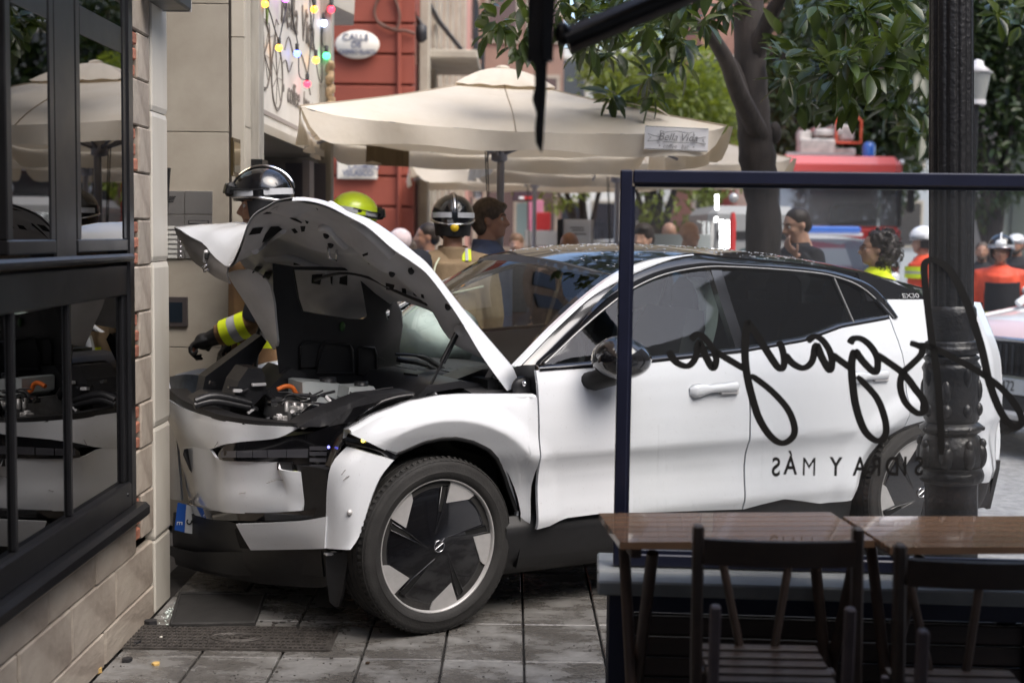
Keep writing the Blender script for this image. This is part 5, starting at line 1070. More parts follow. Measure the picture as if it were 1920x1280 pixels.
# house across the square behind the photographer and the upper floors on the left: they shade the square and stand in its reflections
bk = far_building('opposite_building', 'plain stone house across the square behind the photographer', -9, 16, -9.5, 11, mat('opposite_render', (.42, .40, .37), .8, var=.1, vscale=.7), 9, 3, PANE, dep=-4)
for o in [c for c in bk.children if c.name.startswith('window')]: o.location.y += .2
sdw = thing('right_building', 'plain rendered house along the right side of the square', 'building', (16, 8, 0)); shape('wall', MB().box((19, 4, 7.5), (5, 30, 15)), mat('right_render', (.20, .16, .13), .8, var=.1, vscale=.7), sdw, True)
for j in range(4):
    for i in range(8): shape('window', MB().box((16.48, -8 + i * 3.4, 2.2 + j * 3), (.08, 1.2, 1.7)), PANE, sdw, True)
M_upper = mat('upper_brick', (.33, .23, .16), .85, var=.12, vscale=5)
shape('upper_floor', MB().box((WX - 2.6, .2, 5.4), (5.1, 11, 3)), M_upper, rest, True); shape('upper_floor', MB().box((-4.2, 9.1, 6.6), (5.3, 3.4, 5.4)).box((-3.6, 6.2, 6.6), (4.0, 2.4, 5.4)), M_upper, ent, True)
for y in (-1.5, 1.0, 3.6): shape('upper_window', MB().box((WX - .03, y, 6.2), (.06, 1.1, 1.9)), PANE, rest, True)
for y in (8.2, 9.7): shape('upper_window', MB().box((-1.54, y, 7.4), (.06, .9, 1.9)), PANE, ent, True)
# ================================================================== trees
M_bark = mat('grey_brown_bark', (.058, .048, .044), .85, col2=(.032, .027, .025), vscale=9, bump=.7, bscale=25, stretch=(1, 1, .35))
def leaf_mat(name, c1, c2, rough=.35, trans=.25, tcol=None):
    m = mat(name, c1, rough, obj_random=.25); n = m.node_tree.nodes; L = m.node_tree.links; b = n['Principled BSDF']; g = n.new('ShaderNodeNewGeometry')
    nz = n.new('ShaderNodeTexNoise'); nz.inputs['Scale'].default_value = 2.2; L.new(g.outputs['Position'], nz.inputs[0]); mx0 = n.new('ShaderNodeMix'); mx0.data_type = 'RGBA'; mx0.inputs[6].default_value = tuple(c1) + (1,); mx0.inputs[7].default_value = tuple(c2) + (1,)
    rp = n.new('ShaderNodeMapRange'); rp.inputs[1].default_value = .35; rp.inputs[2].default_value = .65; L.new(nz.outputs[0], rp.inputs[0]); L.new(rp.outputs[0], mx0.inputs[0])
    hs = [x for x in n if x.type == 'HUE_SAT'][0]; L.new(mx0.outputs[2], hs.inputs['Color'])
    tl = n.new('ShaderNodeBsdfTranslucent'); tl.inputs[0].default_value = tuple(tcol or (c2[0] * 2, c2[1] * 2, c2[2])) + (1,); mx = n.new('ShaderNodeMixShader'); mx.inputs[0].default_value = trans
    L.new(b.outputs[0], mx.inputs[1]); L.new(tl.outputs[0], mx.inputs[2]); L.new(mx.outputs[0], n['Material Output'].inputs[0]); return m
M_mag = leaf_mat('magnolia_leaf', (.020, .040, .012), (.040, .066, .018), .32, .24, (.12, .17, .025))
def leaf_mesh(L=1, w=.19, cup=.10):
    vs = []; prof = [(0, .02), (.18, .55), (.42, 1), (.68, .82), (.88, .38), (1, 0)]
    for t, a in prof: vs += [(-w * a, t * L, cup * a * .6 - .16 * t * t), (0, t * L, -.16 * t * t), (w * a, t * L, cup * a * .6 - .16 * t * t)]
    fs = [];
    for i in range(len(prof) - 1):
        for k in (0, 1): fs.append((i * 3 + k, i * 3 + k + 1, i * 3 + k + 4, i * 3 + k + 3))
    return vs, fs
LV, LF = leaf_mesh(); LVn = np.array(LV); LFn = np.array(LF)
def leaf_cloud(name, mats_, m, parent, world=True):
    """many leaves as one mesh: mats_ = list of 4x4"""
    A = np.array([[list(r) for r in M_] for M_ in mats_]); V4 = np.c_[LVn, np.ones(len(LVn))]; P = np.einsum('nij,kj->nki', A, V4)[:, :, :3].reshape(-1, 3)
    if world: Mi = np.array(FRAME[parent.name].inverted()); P = P @ Mi[:3, :3].T + Mi[:3, 3]
    n = len(mats_); Fc = (LFn[None] + (np.arange(n) * len(LVn))[:, None, None]).reshape(-1, 4)
    me = bpy.data.meshes.new(name); me.vertices.add(len(P)); me.vertices.foreach_set('co', P.ravel()); me.loops.add(Fc.size); me.loops.foreach_set('vertex_index', Fc.ravel().astype(np.int32)); me.polygons.add(len(Fc)); me.polygons.foreach_set('loop_start', np.arange(0, Fc.size, 4, dtype=np.int32)); me.polygons.foreach_set('use_smooth', np.ones(len(Fc), bool)); me.update(); me.validate()
    me.materials.append(m); o = bpy.data.objects.new(name, me); COL.objects.link(o); o.parent = parent; FRAME[o.name] = FRAME[parent.name]; return o
def orient(pos, d, roll, s):
    y = Vector(d).normalized(); a = Vector((0, 0, 1)) if abs(y.z) < .95 else Vector((1, 0, 0)); x = y.cross(a).normalized(); z = x.cross(y); M_ = Matrix.Identity(4)
    for i in range(3): M_[i][0] = x[i] * s; M_[i][1] = y[i] * s; M_[i][2] = z[i] * s; M_[i][3] = pos[i]
    return M_ @ Matrix.Rotation(roll, 4, 'Y')
# the magnolia with its big leaves
D0 = 9.6; tb = at(1420, 470, D0)
mag = thing('magnolia_tree', 'magnolia tree with a dark bare trunk and big glossy leaves behind the car', 'tree', (tb.x, D0, 0))
W3 = lambda L: [at(x, y, d) for x, y, d in L]
trk = [Vector((tb.x + .02, D0, 0)), Vector((tb.x + .02, D0, .8))] + W3([(1432, 430, D0), (1424, 330, D0), (1415, 250, D0), (1408, 150, D0), (1405, 40, D0), (1400, -60, D0), (1396, -220, D0 - .1)])
shape('trunk', MB().tube(smoothpath(trk, 5), [r_ * random.uniform(.94, 1.07) for r_ in [.13] * 10 + [.125, .125, .12, .12, .12, .13, .13, .13, .13, .125, .12, .12, .118, .115, .112] + [.11] * 20], 14), M_bark, mag, True)
for L_, r0, r1 in (([(1425, 255, 9.55), (1385, 175, 9.3), (1360, 110, 9.1), (1320, 55, 8.9), (1260, 30, 8.6), (1180, 40, 8.3)], .075, .02), ([(1412, 120, 9.6), (1440, 40, 9.4), (1475, -20, 9.2), (1520, -80, 9)], .07, .03), ([(1430, 275, 9.6), (1410, 230, 9.5), (1380, 130, 9.5), (1345, 95, 9.4)], .05, .03), ([(1408, 30, 9.6), (1360, -30, 9.2), (1280, -60, 8.6), (1150, -60, 8.0), (1000, -40, 7.6)], .05, .02), ([(1450, 105, 9.5), (1520, 98, 9), (1600, 60, 8.5), (1700, 30, 8.0)], .035, .012), ([(1480, -20, 9.2), (1580, 10, 8.6), (1660, 80, 8.2)], .03, .012)):
    P = smoothpath(W3(L_), 5); shape('limb', MB().tube(P, list(np.linspace(r0, r1, len(P))), 8), M_bark, mag, True)
shape('knot', MB().ball(at(1452, 250, 9.6), (.05, .05, .08), 12, 8), M_bark, mag, True)
crown = shape('crown', MB().tube([at(1180, 40, 8.3), at(1130, 60, 8.1)], .012, 6), M_bark, mag, True)
random.seed(11); LM = []
def rosette(x, y, d, n=9, s=.165, droop=.25):
    c = at(x, y, d); ax = Vector((random.uniform(-1, 1), random.uniform(-1, .3), random.uniform(-.5, .6))).normalized(); a0 = random.random() * 6
    p_ = ax.orthogonal().normalized(); q_ = ax.cross(p_)
    for k in range(n):
        a = a0 + 2.4 * k; dd = (p_ * math.cos(a) + q_ * math.sin(a)) * random.uniform(.75, 1.1) + ax * random.uniform(-.1, .8) + Vector((0, 0, -droop * random.uniform(.2, 1.6)))
        LM.append((d, orient(c + dd.normalized() * .02, dd, random.uniform(-.7, .7), s * random.uniform(.5, 1.2))))
reg = [(895, 1000, -10, 95, 7.2, 8.2, 10), (1050, 1350, -15, 75, 7.0, 9.0, 44), (1080, 1300, 75, 125, 7.6, 8.8, 12), (1130, 1260, 120, 190, 8.0, 8.6, 5), (1455, 1740, -15, 150, 6.6, 9.2, 80), (1470, 1740, 120, 200, 7.6, 9.6, 40), (1340, 1400, -10, 25, 8, 9, 4), (1690, 1740, 200, 290, 8.5, 9.5, 6), (1830, 1920, -20, 60, 8, 10, 5)]
for x0, x1, y0, y1, d0, d1, n in reg:
    for i in range(n): rosette(random.uniform(x0, x1), random.uniform(y0, y1), random.uniform(d0, d1), random.randint(7, 11))
for i in range(150): rosette(random.uniform(850, 1960), random.uniform(-700, -40), random.uniform(7, 11), 9)
LM.sort(key=lambda t: abs(t[1].translation.z - 2.9) + t[0] * .1)
lf0 = None
def inframe(M_):
    r = np.array(M_.translation) - EYE; z = r @ FW; x, y = 960 + FPX * (r @ RT) / z, 640 - FPX * (r @ UP) / z; return -10 < y < 420 and 860 < x < 1740
near = [t for t in LM if inframe(t[1])]; rest_ = [t[1] for t in LM if not inframe(t[1])]; near.sort(key=lambda t: t[0])
for k, (d, M_) in enumerate(near[:298]):
    if lf0 is None:
        me = bpy.data.meshes.new('leaf'); me.from_pydata(LV, [], LF); me.polygons.foreach_set('use_smooth', [True] * len(LF)); me.materials.append(M_mag); o = lf0 = bpy.data.objects.new('leaf', me)
    else: o = lf0.copy()
    COL.objects.link(o); o.parent = crown; o.matrix_basis = FRAME[mag.name].inverted() @ M_
o = leaf_cloud('foliage', [t[1] for t in near[298:]] + rest_, M_mag, crown); o['kind'] = 'stuff'
# leafy trees farther off
def tree(name, label, c, r, h0, trunk_r, m, n, s, seed, lobes=9):
    random.seed(seed); t = thing(name, label, 'tree', (c[0], c[1], 0), group='trees around the square'); P = [Vector((c[0], c[1], 0)), Vector((c[0] + .1, c[1], h0 * .6)), Vector((c[0], c[1] + .1, h0 + r[2] * .5))]
    shape('trunk', MB().tube(smoothpath(P, 5), list(np.linspace(trunk_r, trunk_r * .5, 11)), 10), M_bark, t, True)
    cz = h0 + r[2]; Ls = [(Vector((c[0] + random.uniform(-.62, .62) * r[0], c[1] + random.uniform(-.62, .62) * r[1], cz + random.uniform(-.7, .7) * r[2])), random.uniform(.30, .52)) for i in range(lobes)]
    for q, _ in Ls[:5]: shape('limb', MB().tube([P[1], (P[1] + q) / 2 + Vector((0, 0, .15)), q], [trunk_r * .5, trunk_r * .3, trunk_r * .12], 6), M_bark, t, True)
    Ms = []
    for i in range(n):
        q, f = random.choice(Ls); d = Vector((random.gauss(0, 1), random.gauss(0, 1), random.gauss(0, 1))).normalized(); k = random.uniform(.55, 1.05) ** .5 * f
        pos = q + Vector((d.x * r[0] * k, d.y * r[1] * k, d.z * r[2] * k)); dd = d * .7 + Vector((random.uniform(-1, 1), random.uniform(-1, 1), random.uniform(-.9, .5))); Ms.append(orient(pos, dd, random.uniform(-1, 1), s * random.uniform(.7, 1.3)))
    o = leaf_cloud('crown', Ms, m, t); return t
M_lf1 = leaf_mat('sunlit_leaf', (.10, .14, .025), (.18, .22, .04), .45, .3); M_lf2 = leaf_mat('dark_leaf', (.018, .034, .012), (.034, .056, .017), .4, .2); M_lf3 = leaf_mat('olive_leaf', (.075, .085, .035), (.12, .125, .06), .5, .3)  # the brighter leaf green paints in the sunlit look of far trees
tree('round_tree', 'bright green round headed tree above the second parasol', (at(1225, 200, 21).x, 21, 0), (1.65, 1.5, 1.35), 1.95, .13, M_lf1, 9000, .13, 3, 22)
tree('round_tree', 'lower round headed tree seen beneath the parasols', (at(1090, 380, 27).x, 27, 0), (1.5, 1.5, 1.0), 2.0, .14, M_lf1, 3400, .15, 4, 12)
tree('tall_tree', 'tall dark evergreen tree behind the fire engine', (at(1590, 150, 32).x, 32, 0), (2.6, 1.8, 3.0), 2.6, .22, M_lf2, 12000, .24, 5, 26)
tree('tall_tree', 'dark evergreen tree right of the lamp post', (at(1865, 150, 22).x, 22, 0), (1.35, 1.3, 2.4), 1.9, .18, M_lf2, 9000, .17, 6, 22)
tree('grey_tree', 'pale olive tree between the magnolia trunk and the fire engine', (at(1490, 240, 40).x, 40, 0), (1.3, 1.3, 2.0), 2.4, .15, M_lf3, 2600, .2, 8, 10)
tree('tall_tree', 'dark tree crown far behind the magnolia trunk', (at(1420, 120, 46).x, 46, 0), (4.4, 2, 4.2), 3.4, .25, M_lf2, 8000, .36, 9, 24)
tree('edge_tree', 'sunlit tree at the right edge beyond the street lamp', (at(1935, 90, 24).x, 23, 0), (.8, .8, 1.5), 3.3, .1, M_lf1, 2400, .16, 10, 10)
# ================================================================== terrace in the foreground: glass screen, planter, tables, chairs, lamp post, awning
M_navy = mat('navy_painted_steel', (.010, .012, .030), .35, var=.15, vscale=10)
SP = Vector((.335, 4.30, 0)); SR = R(-3.4)
scr = thing('glass_screen', 'navy framed glass wind screen with mirrored black lettering', 'wind screen', tuple(SP), SR)
ZT, ZBt, LN = 1.797, .535, 2.6
fr = MB(); fr.box((.019, 0, (ZT + ZBt) / 2), (.038, .05, ZT - ZBt), bev=.004); shape('post', fr, M_navy, scr)
shape('top_rail', MB().box((LN / 2 + .02, 0, ZT - .021), (LN - .04, .048, .042), bev=.004), M_navy, scr); shape('bottom_rail', MB().box((LN / 2 + .02, 0, ZBt + .02), (LN - .04, .048, .04), bev=.004), M_navy, scr); shape('post', MB().box((LN, 0, (ZT + ZBt) / 2), (.038, .05, ZT - ZBt), bev=.004), M_navy, scr)
bd = MB()
for z in (ZT - .047, ZBt + .045): bd.box((LN / 2 + .02, 0, z), (LN - .05, .02, .010))
bd.box((.043, 0, (ZT + ZBt) / 2), (.010, .02, ZT - ZBt - .1)); shape('glazing_bead', bd, M_navy, scr)
shape('pane', MB().add([(.045, 0, ZBt + .045), (LN - .02, 0, ZBt + .045), (LN - .02, 0, ZT - .047), (.045, 0, ZT - .047)], [(0, 1, 2, 3)]), glass('screen_glass', (.93, .95, .95), boost=1.7, haze=.022), scr, fix=False)
def on_screen(x, y, off=.004):
    r = Vector(_ray(x, y)); n = Vector((math.sin(-SR), math.cos(SR), 0)); n = Vector((-math.sin(SR), math.cos(SR), 0)); e = Vector(EYE); t = (SP - n * off - e).dot(n) / r.dot(n); return e + r * t
M_vinyl = mat('black_vinyl', (.004, .004, .004), .6)
Z6 = lambda P: [(1220 + x * .3646, 560 + y * .3646) for x, y in P]
strokes = [Z6([(92, 268), (130, 325), (190, 346), (230, 305), (248, 225), (280, 290), (320, 357), (337, 315), (322, 262), (275, 200), (238, 184), (207, 210)]), Z6([(328, 268), (400, 312), (495, 368)]),
           Z6([(496, 112), (485, 250), (492, 370), (520, 500), (560, 620), (620, 710), (680, 742), (732, 708), (738, 650), (700, 560), (612, 465), (515, 392)]), Z6([(496, 112), (545, 185), (600, 272), (650, 347), (677, 358), (687, 320), (676, 255), (656, 218)]),
           Z6([(690, 285), (730, 332), (785, 356), (830, 322), (850, 238), (882, 305), (920, 367), (933, 330), (920, 268), (882, 212), (842, 194), (805, 220)]), Z6([(930, 285), (985, 325), (1045, 368)]),
           Z6([(1050, 262), (1034, 330), (1040, 450), (1060, 570), (1102, 680), (1165, 730), (1207, 700), (1205, 620), (1160, 505), (1062, 398)]), Z6([(1050, 262), (1092, 322), (1148, 376), (1166, 360), (1164, 300), (1128, 240), (1082, 206), (1042, 206), (1024, 232)]),
           Z6([(1158, 283), (1220, 325), (1300, 385), (1362, 465), (1402, 520), (1407, 572), (1372, 588), (1312, 535), (1284, 455), (1296, 385), (1340, 340), (1388, 292), (1396, 256), (1364, 236), (1334, 228)]),
           [(1765, 852), (1763, 780), (1757, 700), (1745, 620), (1736, 545), (1733, 500), (1742, 488), (1760, 490), (1785, 512), (1813, 568), (1840, 650), (1856, 720), (1880, 778), (1903, 800), (1916, 788), (1906, 762), (1880, 730), (1845, 703), (1800, 677), (1745, 650), (1716, 648)]]
for P in strokes:
    Q = smoothpath([on_screen(x, y) for x, y in P], 6); n = len(Q); ax = Vector((math.cos(SR), math.sin(SR), 0)); nrm = Vector((-math.sin(SR), math.cos(SR), 0))
    G = []
    for i in range(n):
        t = (Q[min(i + 1, n - 1)] - Q[max(i - 1, 0)]); t = t.normalized() if t.length > 1e-9 else ax; sd = t.cross(nrm).normalized(); w = .0088 + .0035 * abs(t.z) * (1 if t.z < 0 else .6)
        w *= min(1, .55 + i * .3, .55 + (n - 1 - i) * .3); G.append([Q[i] + sd * w, Q[i] - sd * w])
    shape('script_stroke', MB().sheet(G, tuple(nrm * .0015)), M_vinyl, scr, True)
for ch, x in (('S', 1723), ('I', 1697), ('D', 1673), ('R', 1642), ('A', 1612), ('Y', 1567), ('M', 1517), ('\u00c1', 1482), ('S', 1455)):
    text('letter', ch, .084, M_vinyl, scr, plane_M(on_screen(x, 876 + (1588 - x) * .006 + (-3 if ch == '\u00c1' else 0)), (-math.cos(SR), -math.sin(SR), 0), (0, 0, 1)), .0006, sx=.72, bold=0 if ch == 'M' else .0016)
# planter box under the screen
M_slate = mat('grey_planter_top', (.22, .235, .24), .5, var=.1, vscale=8); M_slat = mat('dark_stained_slat', (.040, .028, .024), .5, var=.3, vscale=12, stretch=(.15, 1, 1), obj_random=.15)
pl = thing('planter', 'dark slatted planter box with a grey top carrying the glass screen', 'planter', tuple(SP + Vector((-.03, 0, 0))), SR)
shape('top_board', MB().box((1.32, -.13, .505), (2.68, .12, .045), bev=.006), M_slate, pl); shape('top_board', MB().box((1.32, .0, .508), (2.68, .125, .045), bev=.006), M_slate, pl); shape('top_board', MB().box((1.32, .13, .506), (2.68, .12, .045), bev=.006), M_slate, pl)
for x in (.045, 1.32, 2.6): shape('corner_post', MB().box((x, -.145, .24), (.06, .05, .48), bev=.004), M_navy, pl); shape('corner_post', MB().box((x, .145, .24), (.06, .05, .48), bev=.004), M_navy, pl)
shape('apron', MB().box((1.32, -.15, .455), (2.5, .03, .055)), M_navy, pl); sl = None
for s in (-1, 1):
    for k in range(6):
        c = (1.32, s * .135, .05 + k * .066)
        if sl is None: sl = MB().box((0, 0, 0), (2.5, .02, .058), bev=.004).build('slat', M_slat, pl); sl.location = c
        else: piece(sl, pl, c, world=False)
for k in range(6): shape('end_slat', MB().box((.03, 0, .05 + k * .066), (.02, .23, .058), bev=.004), M_slat, pl)
# tables
M_table = mat('varnished_table_wood', (.25, .15, .092), .14, col2=(.165, .098, .06), vscale=7, stretch=(.25, 3, 1), coat=1, obj_random=.15)
M_leg = mat('dark_brown_wood', (.050, .030, .022), .45, var=.25, vscale=10)
def table(label, c, rz, w, d, n=6):
    t = thing('folding_table', label, 'table', c, rz, 'slatted folding tables on the terrace'); z = .74; s0 = None
    for k in range(n):
        y = -d / 2 + d * (k + .5) / n
        if s0 is None: s0 = MB().box((0, 0, 0), (w, d / n - .005, .020)).build('slat', M_table, t); s0.location = (0, y, z - .01)
        else: piece(s0, t, (0, y, z - .01), world=False)
    for x in (-w / 2 + .05, w / 2 - .05): shape('batten', MB().box((x, 0, z - .035), (.03, d * .9, .03), bev=.003), M_leg, t)
    for x in (-w / 2 + .07, w / 2 - .07):
        for s in (-1, 1): shape('leg', MB().tube([(x, s * d * .40, 0), (x, -s * d * .40, z - .04)], .018, 6), M_leg, t); x += .03
    return t
table('left slatted wooden table in front of the glass screen', (.655, 3.945, 0), R(5), .73, .40)
table('right slatted wooden table at the picture edge', (1.405, 3.93, 0), R(4), .73, .42)
# folding chairs, backs towards the camera
M_chair = mat('brown_chair_wood', (.036, .023, .017), .4, var=.25, vscale=12); M_chair2 = mat('lilac_grey_chair_wood', (.10, .082, .09), .5, var=.2, vscale=12)
def chair(label, c, rz, w=.40):
    t = thing('folding_chair', label, 'chair', c, rz, 'brown folding chairs at the tables')
    for s in (-1, 1):
        shape('back_post', MB().box((s * w / 2, .0, .44), (.028, .036, .86), rx=R(-4), bev=.006), M_chair, t); shape('front_leg', MB().box((s * (w / 2 - .03), .22, .22), (.026, .034, .50), rx=R(16), bev=.005), M_chair, t)
        shape('rear_leg', MB().box((s * (w / 2 - .035), -.05, .34), (.026, .03, .70), rx=R(3), bev=.005), M_chair2, t)
        shape('brace', MB().tube([(s * (w / 2 - .10), .36, .74), (s * (w / 2 - .16), .28, .44)], .012, 6), M_chair, t)
    G = [[(x, -.03 + .10 * (x / w) ** 2 - .01 * 0, z) for z in (.775, .79, .825, .84)] for x in np.linspace(-w / 2 + .012, w / 2 - .012, 12)]
    shape('back_rail', MB().sheet(G, (0, .018, 0)), M_chair, t); s0 = None
    for k in range(6):
        p_ = (0, .0 + k * .055, .455 + .004 * k)
        if s0 is None: s0 = MB().box((0, 0, 0), (w - .08, .046, .014), bev=.001).build('seat_slat', M_chair, t); s0.location = p_
        else: piece(s0, t, p_, world=False)
    for y in (-.035, .31): shape('seat_rail', MB().box((0, y, .435), (w - .07, .02, .04), bev=.003), M_chair2, t)
    return t
chair('left brown folding chair pushed under the left table', (.675, 3.33, 0), R(-1)); chair('right brown folding chair cut off by the picture edge', (1.13, 3.14, 0), R(-2))
# cast-iron lamp post in front of the car's tail
M_cast = mat('black_cast_iron', (.008, .008, .009), .42, var=.3, vscale=20, bump=.4, bscale=50)
LD = 5.5; lc = at(1786, 700, LD); lp = thing('lamp_post', 'black cast iron lamp post with a fluted shaft and ornate base', 'lamp post', (lc.x, LD, 0)); pxm = FPX / LD
zy = lambda y: at(1786, y, LD).z
def lath(name, prof, n=28, m=M_cast): return shape(name, MB().lathe([(r / pxm, zy(y)) for r, y in prof], n=n), m, lp)
sh = MB(); prof = []
for a in np.linspace(0, 2 * math.pi, 96, endpoint=False): prof.append((1 - .10 * max(0, math.cos(a * 12)) ** 2) * .0875)
nn = len(prof); zs_ = [zy(575), 2.2, 3.2, 4.2]; rs = [1, .99, .93, .8]; vs = [(prof[i] * r * math.cos(2 * math.pi * i / nn), prof[i] * r * math.sin(2 * math.pi * i / nn), z) for z, r in zip(zs_, rs) for i in range(nn)]
sh.add(vs, [(k * nn + i, k * nn + (i + 1) % nn, (k + 1) * nn + (i + 1) % nn, (k + 1) * nn + i) for k in range(3) for i in range(nn)], True); shape('shaft', sh, M_cast, lp)
lath('collar', [(42, 640), (46, 590), (45, 578), (40, 572)]); lath('upper_ring', [(42, 664), (50, 661), (52, 654), (50, 648), (46, 645), (48, 641), (42, 637)])
lath('drum', [(46, 790), (51, 782), (50, 760), (51, 720), (51, 696), (54, 688), (51, 682), (47, 676), (52, 670), (45, 664)])
lath('middle_ring', [(46, 812), (52, 808), (58, 802), (58, 797), (52, 793), (47, 789)]); lath('vase', [(54, 872), (58, 858), (57, 838), (52, 822), (46, 812)]); lath('lower_ring', [(52, 902), (58, 898), (60, 889), (58, 882), (55, 876), (58, 872)]); lath('plinth', [(64, 1120), (62, 1080), (51, 1060), (51, 910), (52, 902)], 8)
for k in range(8):
    a = k * math.pi / 4 + .3; d = Vector((math.cos(a), math.sin(a), 0))
    shape('acanthus_leaf', MB().ball(d * .112 + Vector((0, 0, zy(850))), (.030, .030, .055), 10, 8).ball(d * .122 + Vector((0, 0, zy(828))), (.018, .018, .022), 8, 6), M_cast, lp)
    shape('drum_relief', MB().ball(d * .104 + Vector((0, 0, zy(700 + (k % 2) * 30))), (.020, .020, .05), 8, 6).ball(d * .104 + Vector((0, 0, zy(765))), (.022, .022, .03), 8, 6), M_cast, lp)
    shape('ring_bead', MB().ball(d * .124 + Vector((0, 0, zy(800))), .010, 8, 6), M_cast, lp)
shape('lantern', MB().lathe([(.08, 4.2), (.2, 4.5), (.23, 4.95), (.10, 5.1), (0, 5.2)], n=8), M_cast, lp)
lp.rotation_euler[1] = -R(2.2); lp.location.x += .035          # the post leans a little
# second lamp farther back with its lantern in view
c2 = at(1832, 150, 12.5); l2 = thing('street_lamp', 'slim street lamp with a glass lantern right of the black post', 'street lamp', (c2.x, 12.5, 0)); Lz = at(1836, 190, 12.5).z
shape('pole', MB().lathe([(.10, 0), (.07, .3), (.03, .8), (.026, Lz)], n=12), M_cast, l2); shape('lantern_cap', MB().lathe([(.0, Lz + .38), (.05, Lz + .36), (.06, Lz + .32), (.15, Lz + .26), (.13, Lz + .25)], n=6), M_grey_inner, l2); shape('lantern_glass', MB().lathe([(.08, Lz), (.125, Lz + .25)], n=6), mat('frosted_lantern', (.30, .31, .29), .3), l2); shape('lantern_ring', MB().lathe([(.09, Lz - .03), (.09, Lz + .01)], n=6), M_grey_inner, l2)
# awning over the terrace: cloth, folding arm, hanging strap
aw = thing('awning', 'dark awning with a black folding arm and a hanging strap above the terrace', 'awning', (1.5, 2.5, 2.5))
M_awn = mat('charcoal_awning_cloth', (.02, .02, .022), .8, var=.2)
G = [[(x, y, 2.95 - .10 * y + .02 * math.sin(x * 5)) for y in np.linspace(-3.2, 2.95, 16)] for x in np.linspace(-.05, 5.6, 22)]; shape('cloth', MB().sheet(G, (0, 0, .006)), M_awn, aw, True)
shape('front_bar', MB().box((2.8, 2.97, 2.66), (5.7, .06, .07), bev=.01), M_black_metal, aw, True)
AD = 3.0; W2 = lambda L, d=AD: [at(x, y, d) for x, y in L]
A, B = at(1062, 78, AD), at(1330, -34, AD); shape('folding_arm', MB().tube([A, B, at(1700, -190, AD)], .030, 4), M_black_metal, aw, True); shape('arm_joint', MB().ball(at(1056, 64, AD), (.02, .02, .026), 10, 8), M_black_metal, aw, True)
shape('side_bar', MB().box(at(1030, -60, AD), (.022, .05, .40), rx=R(2)), M_black_metal, aw, True); shape('side_bar', MB().box(at(1012, -40, AD + .03), (.05, .03, .36)), M_awn, aw, True)
L_ = [(1000, 0), (992, 60), (990, 96), (1003, 125), (1003, 160), (998, 186), (1006, 212), (1003, 240), (1005, 268), (1015, 286)]; Rr = [(1041, 0), (1038, 60), (1030, 100), (1026, 125), (1025, 160), (1024, 186), (1022, 212), (1020, 240), (1019, 268), (1016, 286)]
n = len(L_); F_ = [at(*p, AD) for p in L_] + [at(*p, AD) for p in Rr]; Bk = [p + Vector((.005, .03, 0)) for p in F_]
mb = MB(); G = [[F_[i], F_[i] * .5 + F_[n + i] * .5 + Vector((0, -.012, 0)), F_[n + i]] for i in range(n)]; mb.sheet(G, (0, .02, 0)); shape('hanging_strap', mb, M_awn, aw, True)
# ================================================================== emergency vehicles behind
M_fred = mat('fire_engine_red', (.55, .03, .025), .3, coat=.8, var=.03); M_fwhite = mat('vehicle_white', (.86, .86, .86), .3, coat=.8); M_froof = mat('sun_glare_red_roof', (.62, .10, .09), .25, coat=1); M_bluelens = mat('blue_beacon_lens', (.03, .12, .45), .12, coat=1)  # the paler roof red has sun glare painted into it
FY = 26.0; fc = at(1573, 400, FY); ft = thing('fire_engine', 'red fire engine with gear and a blue beacon on its roof', 'fire engine', (fc.x, FY, 0)); H2 = 1.22
zt = at(1573, 292, FY).z; zw0, zw1 = at(1573, 424, FY).z, at(1573, 338, FY).z
shape('cab', MB().box((0, 1.1, zw0 / 2 + .15), (2.42, 2.2, zw0 - .3), bev=.08), M_fred, ft); shape('roof', MB().box((0, 1.2, (zw1 + zt) / 2), (2.42, 2.5, zt - zw1), bev=.16), M_froof, ft); shape('body', MB().box((0, 4.6, 1.85), (2.42, 4.6, 2.9), bev=.05), M_fred, ft)
for s in (-1, 1): shape('pillar', MB().box((s * 1.17, .10, (zw0 + zw1) / 2), (.08, .14, zw1 - zw0), bev=.02), M_black_plastic, ft); shape('side_window', MB().box((s * 1.2, .9, (zw0 + zw1) / 2), (.03, 1.2, zw1 - zw0)), M_darkglass, ft)
shape('windscreen', MB().box((0, .12, (zw0 + zw1) / 2), (2.26, .02, zw1 - zw0), rx=R(-12)), glass('truck_screen', (.8, .82, .82), boost=2.5, haze=.08), ft); shape('cab_rear', MB().box((0, 1.6, (zw0 + zw1) / 2), (2.3, .05, zw1 - zw0)), mat('cab_sky_glare', (.55, .56, .57), .8), ft)  # screen haze and pale cab back paint in the reflected sky
shape('visor_band', MB().box((0, -.02, zw1 + .03), (2.30, .08, .08), bev=.02), M_fwhite, ft); shape('cab_seat', MB().box((.5, .9, zw0 + .1), (.9, .4, .7), bev=.1), M_cabin, ft)
shape('wiper', MB().tube([(-.2, .03, zw0 + .05), (.7, .03, zw0 + .12)], .015, 6), M_black_plastic, ft); shape('bumper', MB().box((0, -.02, .62), (2.46, .3, .4), bev=.06), M_fwhite, ft); shape('white_band', MB().box((0, -.008, 1.25), (2.4, .03, .34)), M_fwhite, ft)
for s in (-1, 1): shape('headlight', MB().box((s * .92, -.02, .95), (.34, .05, .18), bev=.02), M_chrome, ft); shape('wheel', MB().lathe([(.25, -.15), (.48, -.15), (.5, -.1), (.5, .1), (.48, .15), (.25, .15)], M=Matrix.Translation((s * 1.05, 1.1, .5)) @ Matrix.Rotation(R(90), 4, 'Y'), n=24), M_rubber, ft); shape('door_mirror', MB().box((s * 1.36, .0, zw1 - .35), (.14, .12, .5), bev=.04), M_black_plastic, ft)
rz = zt
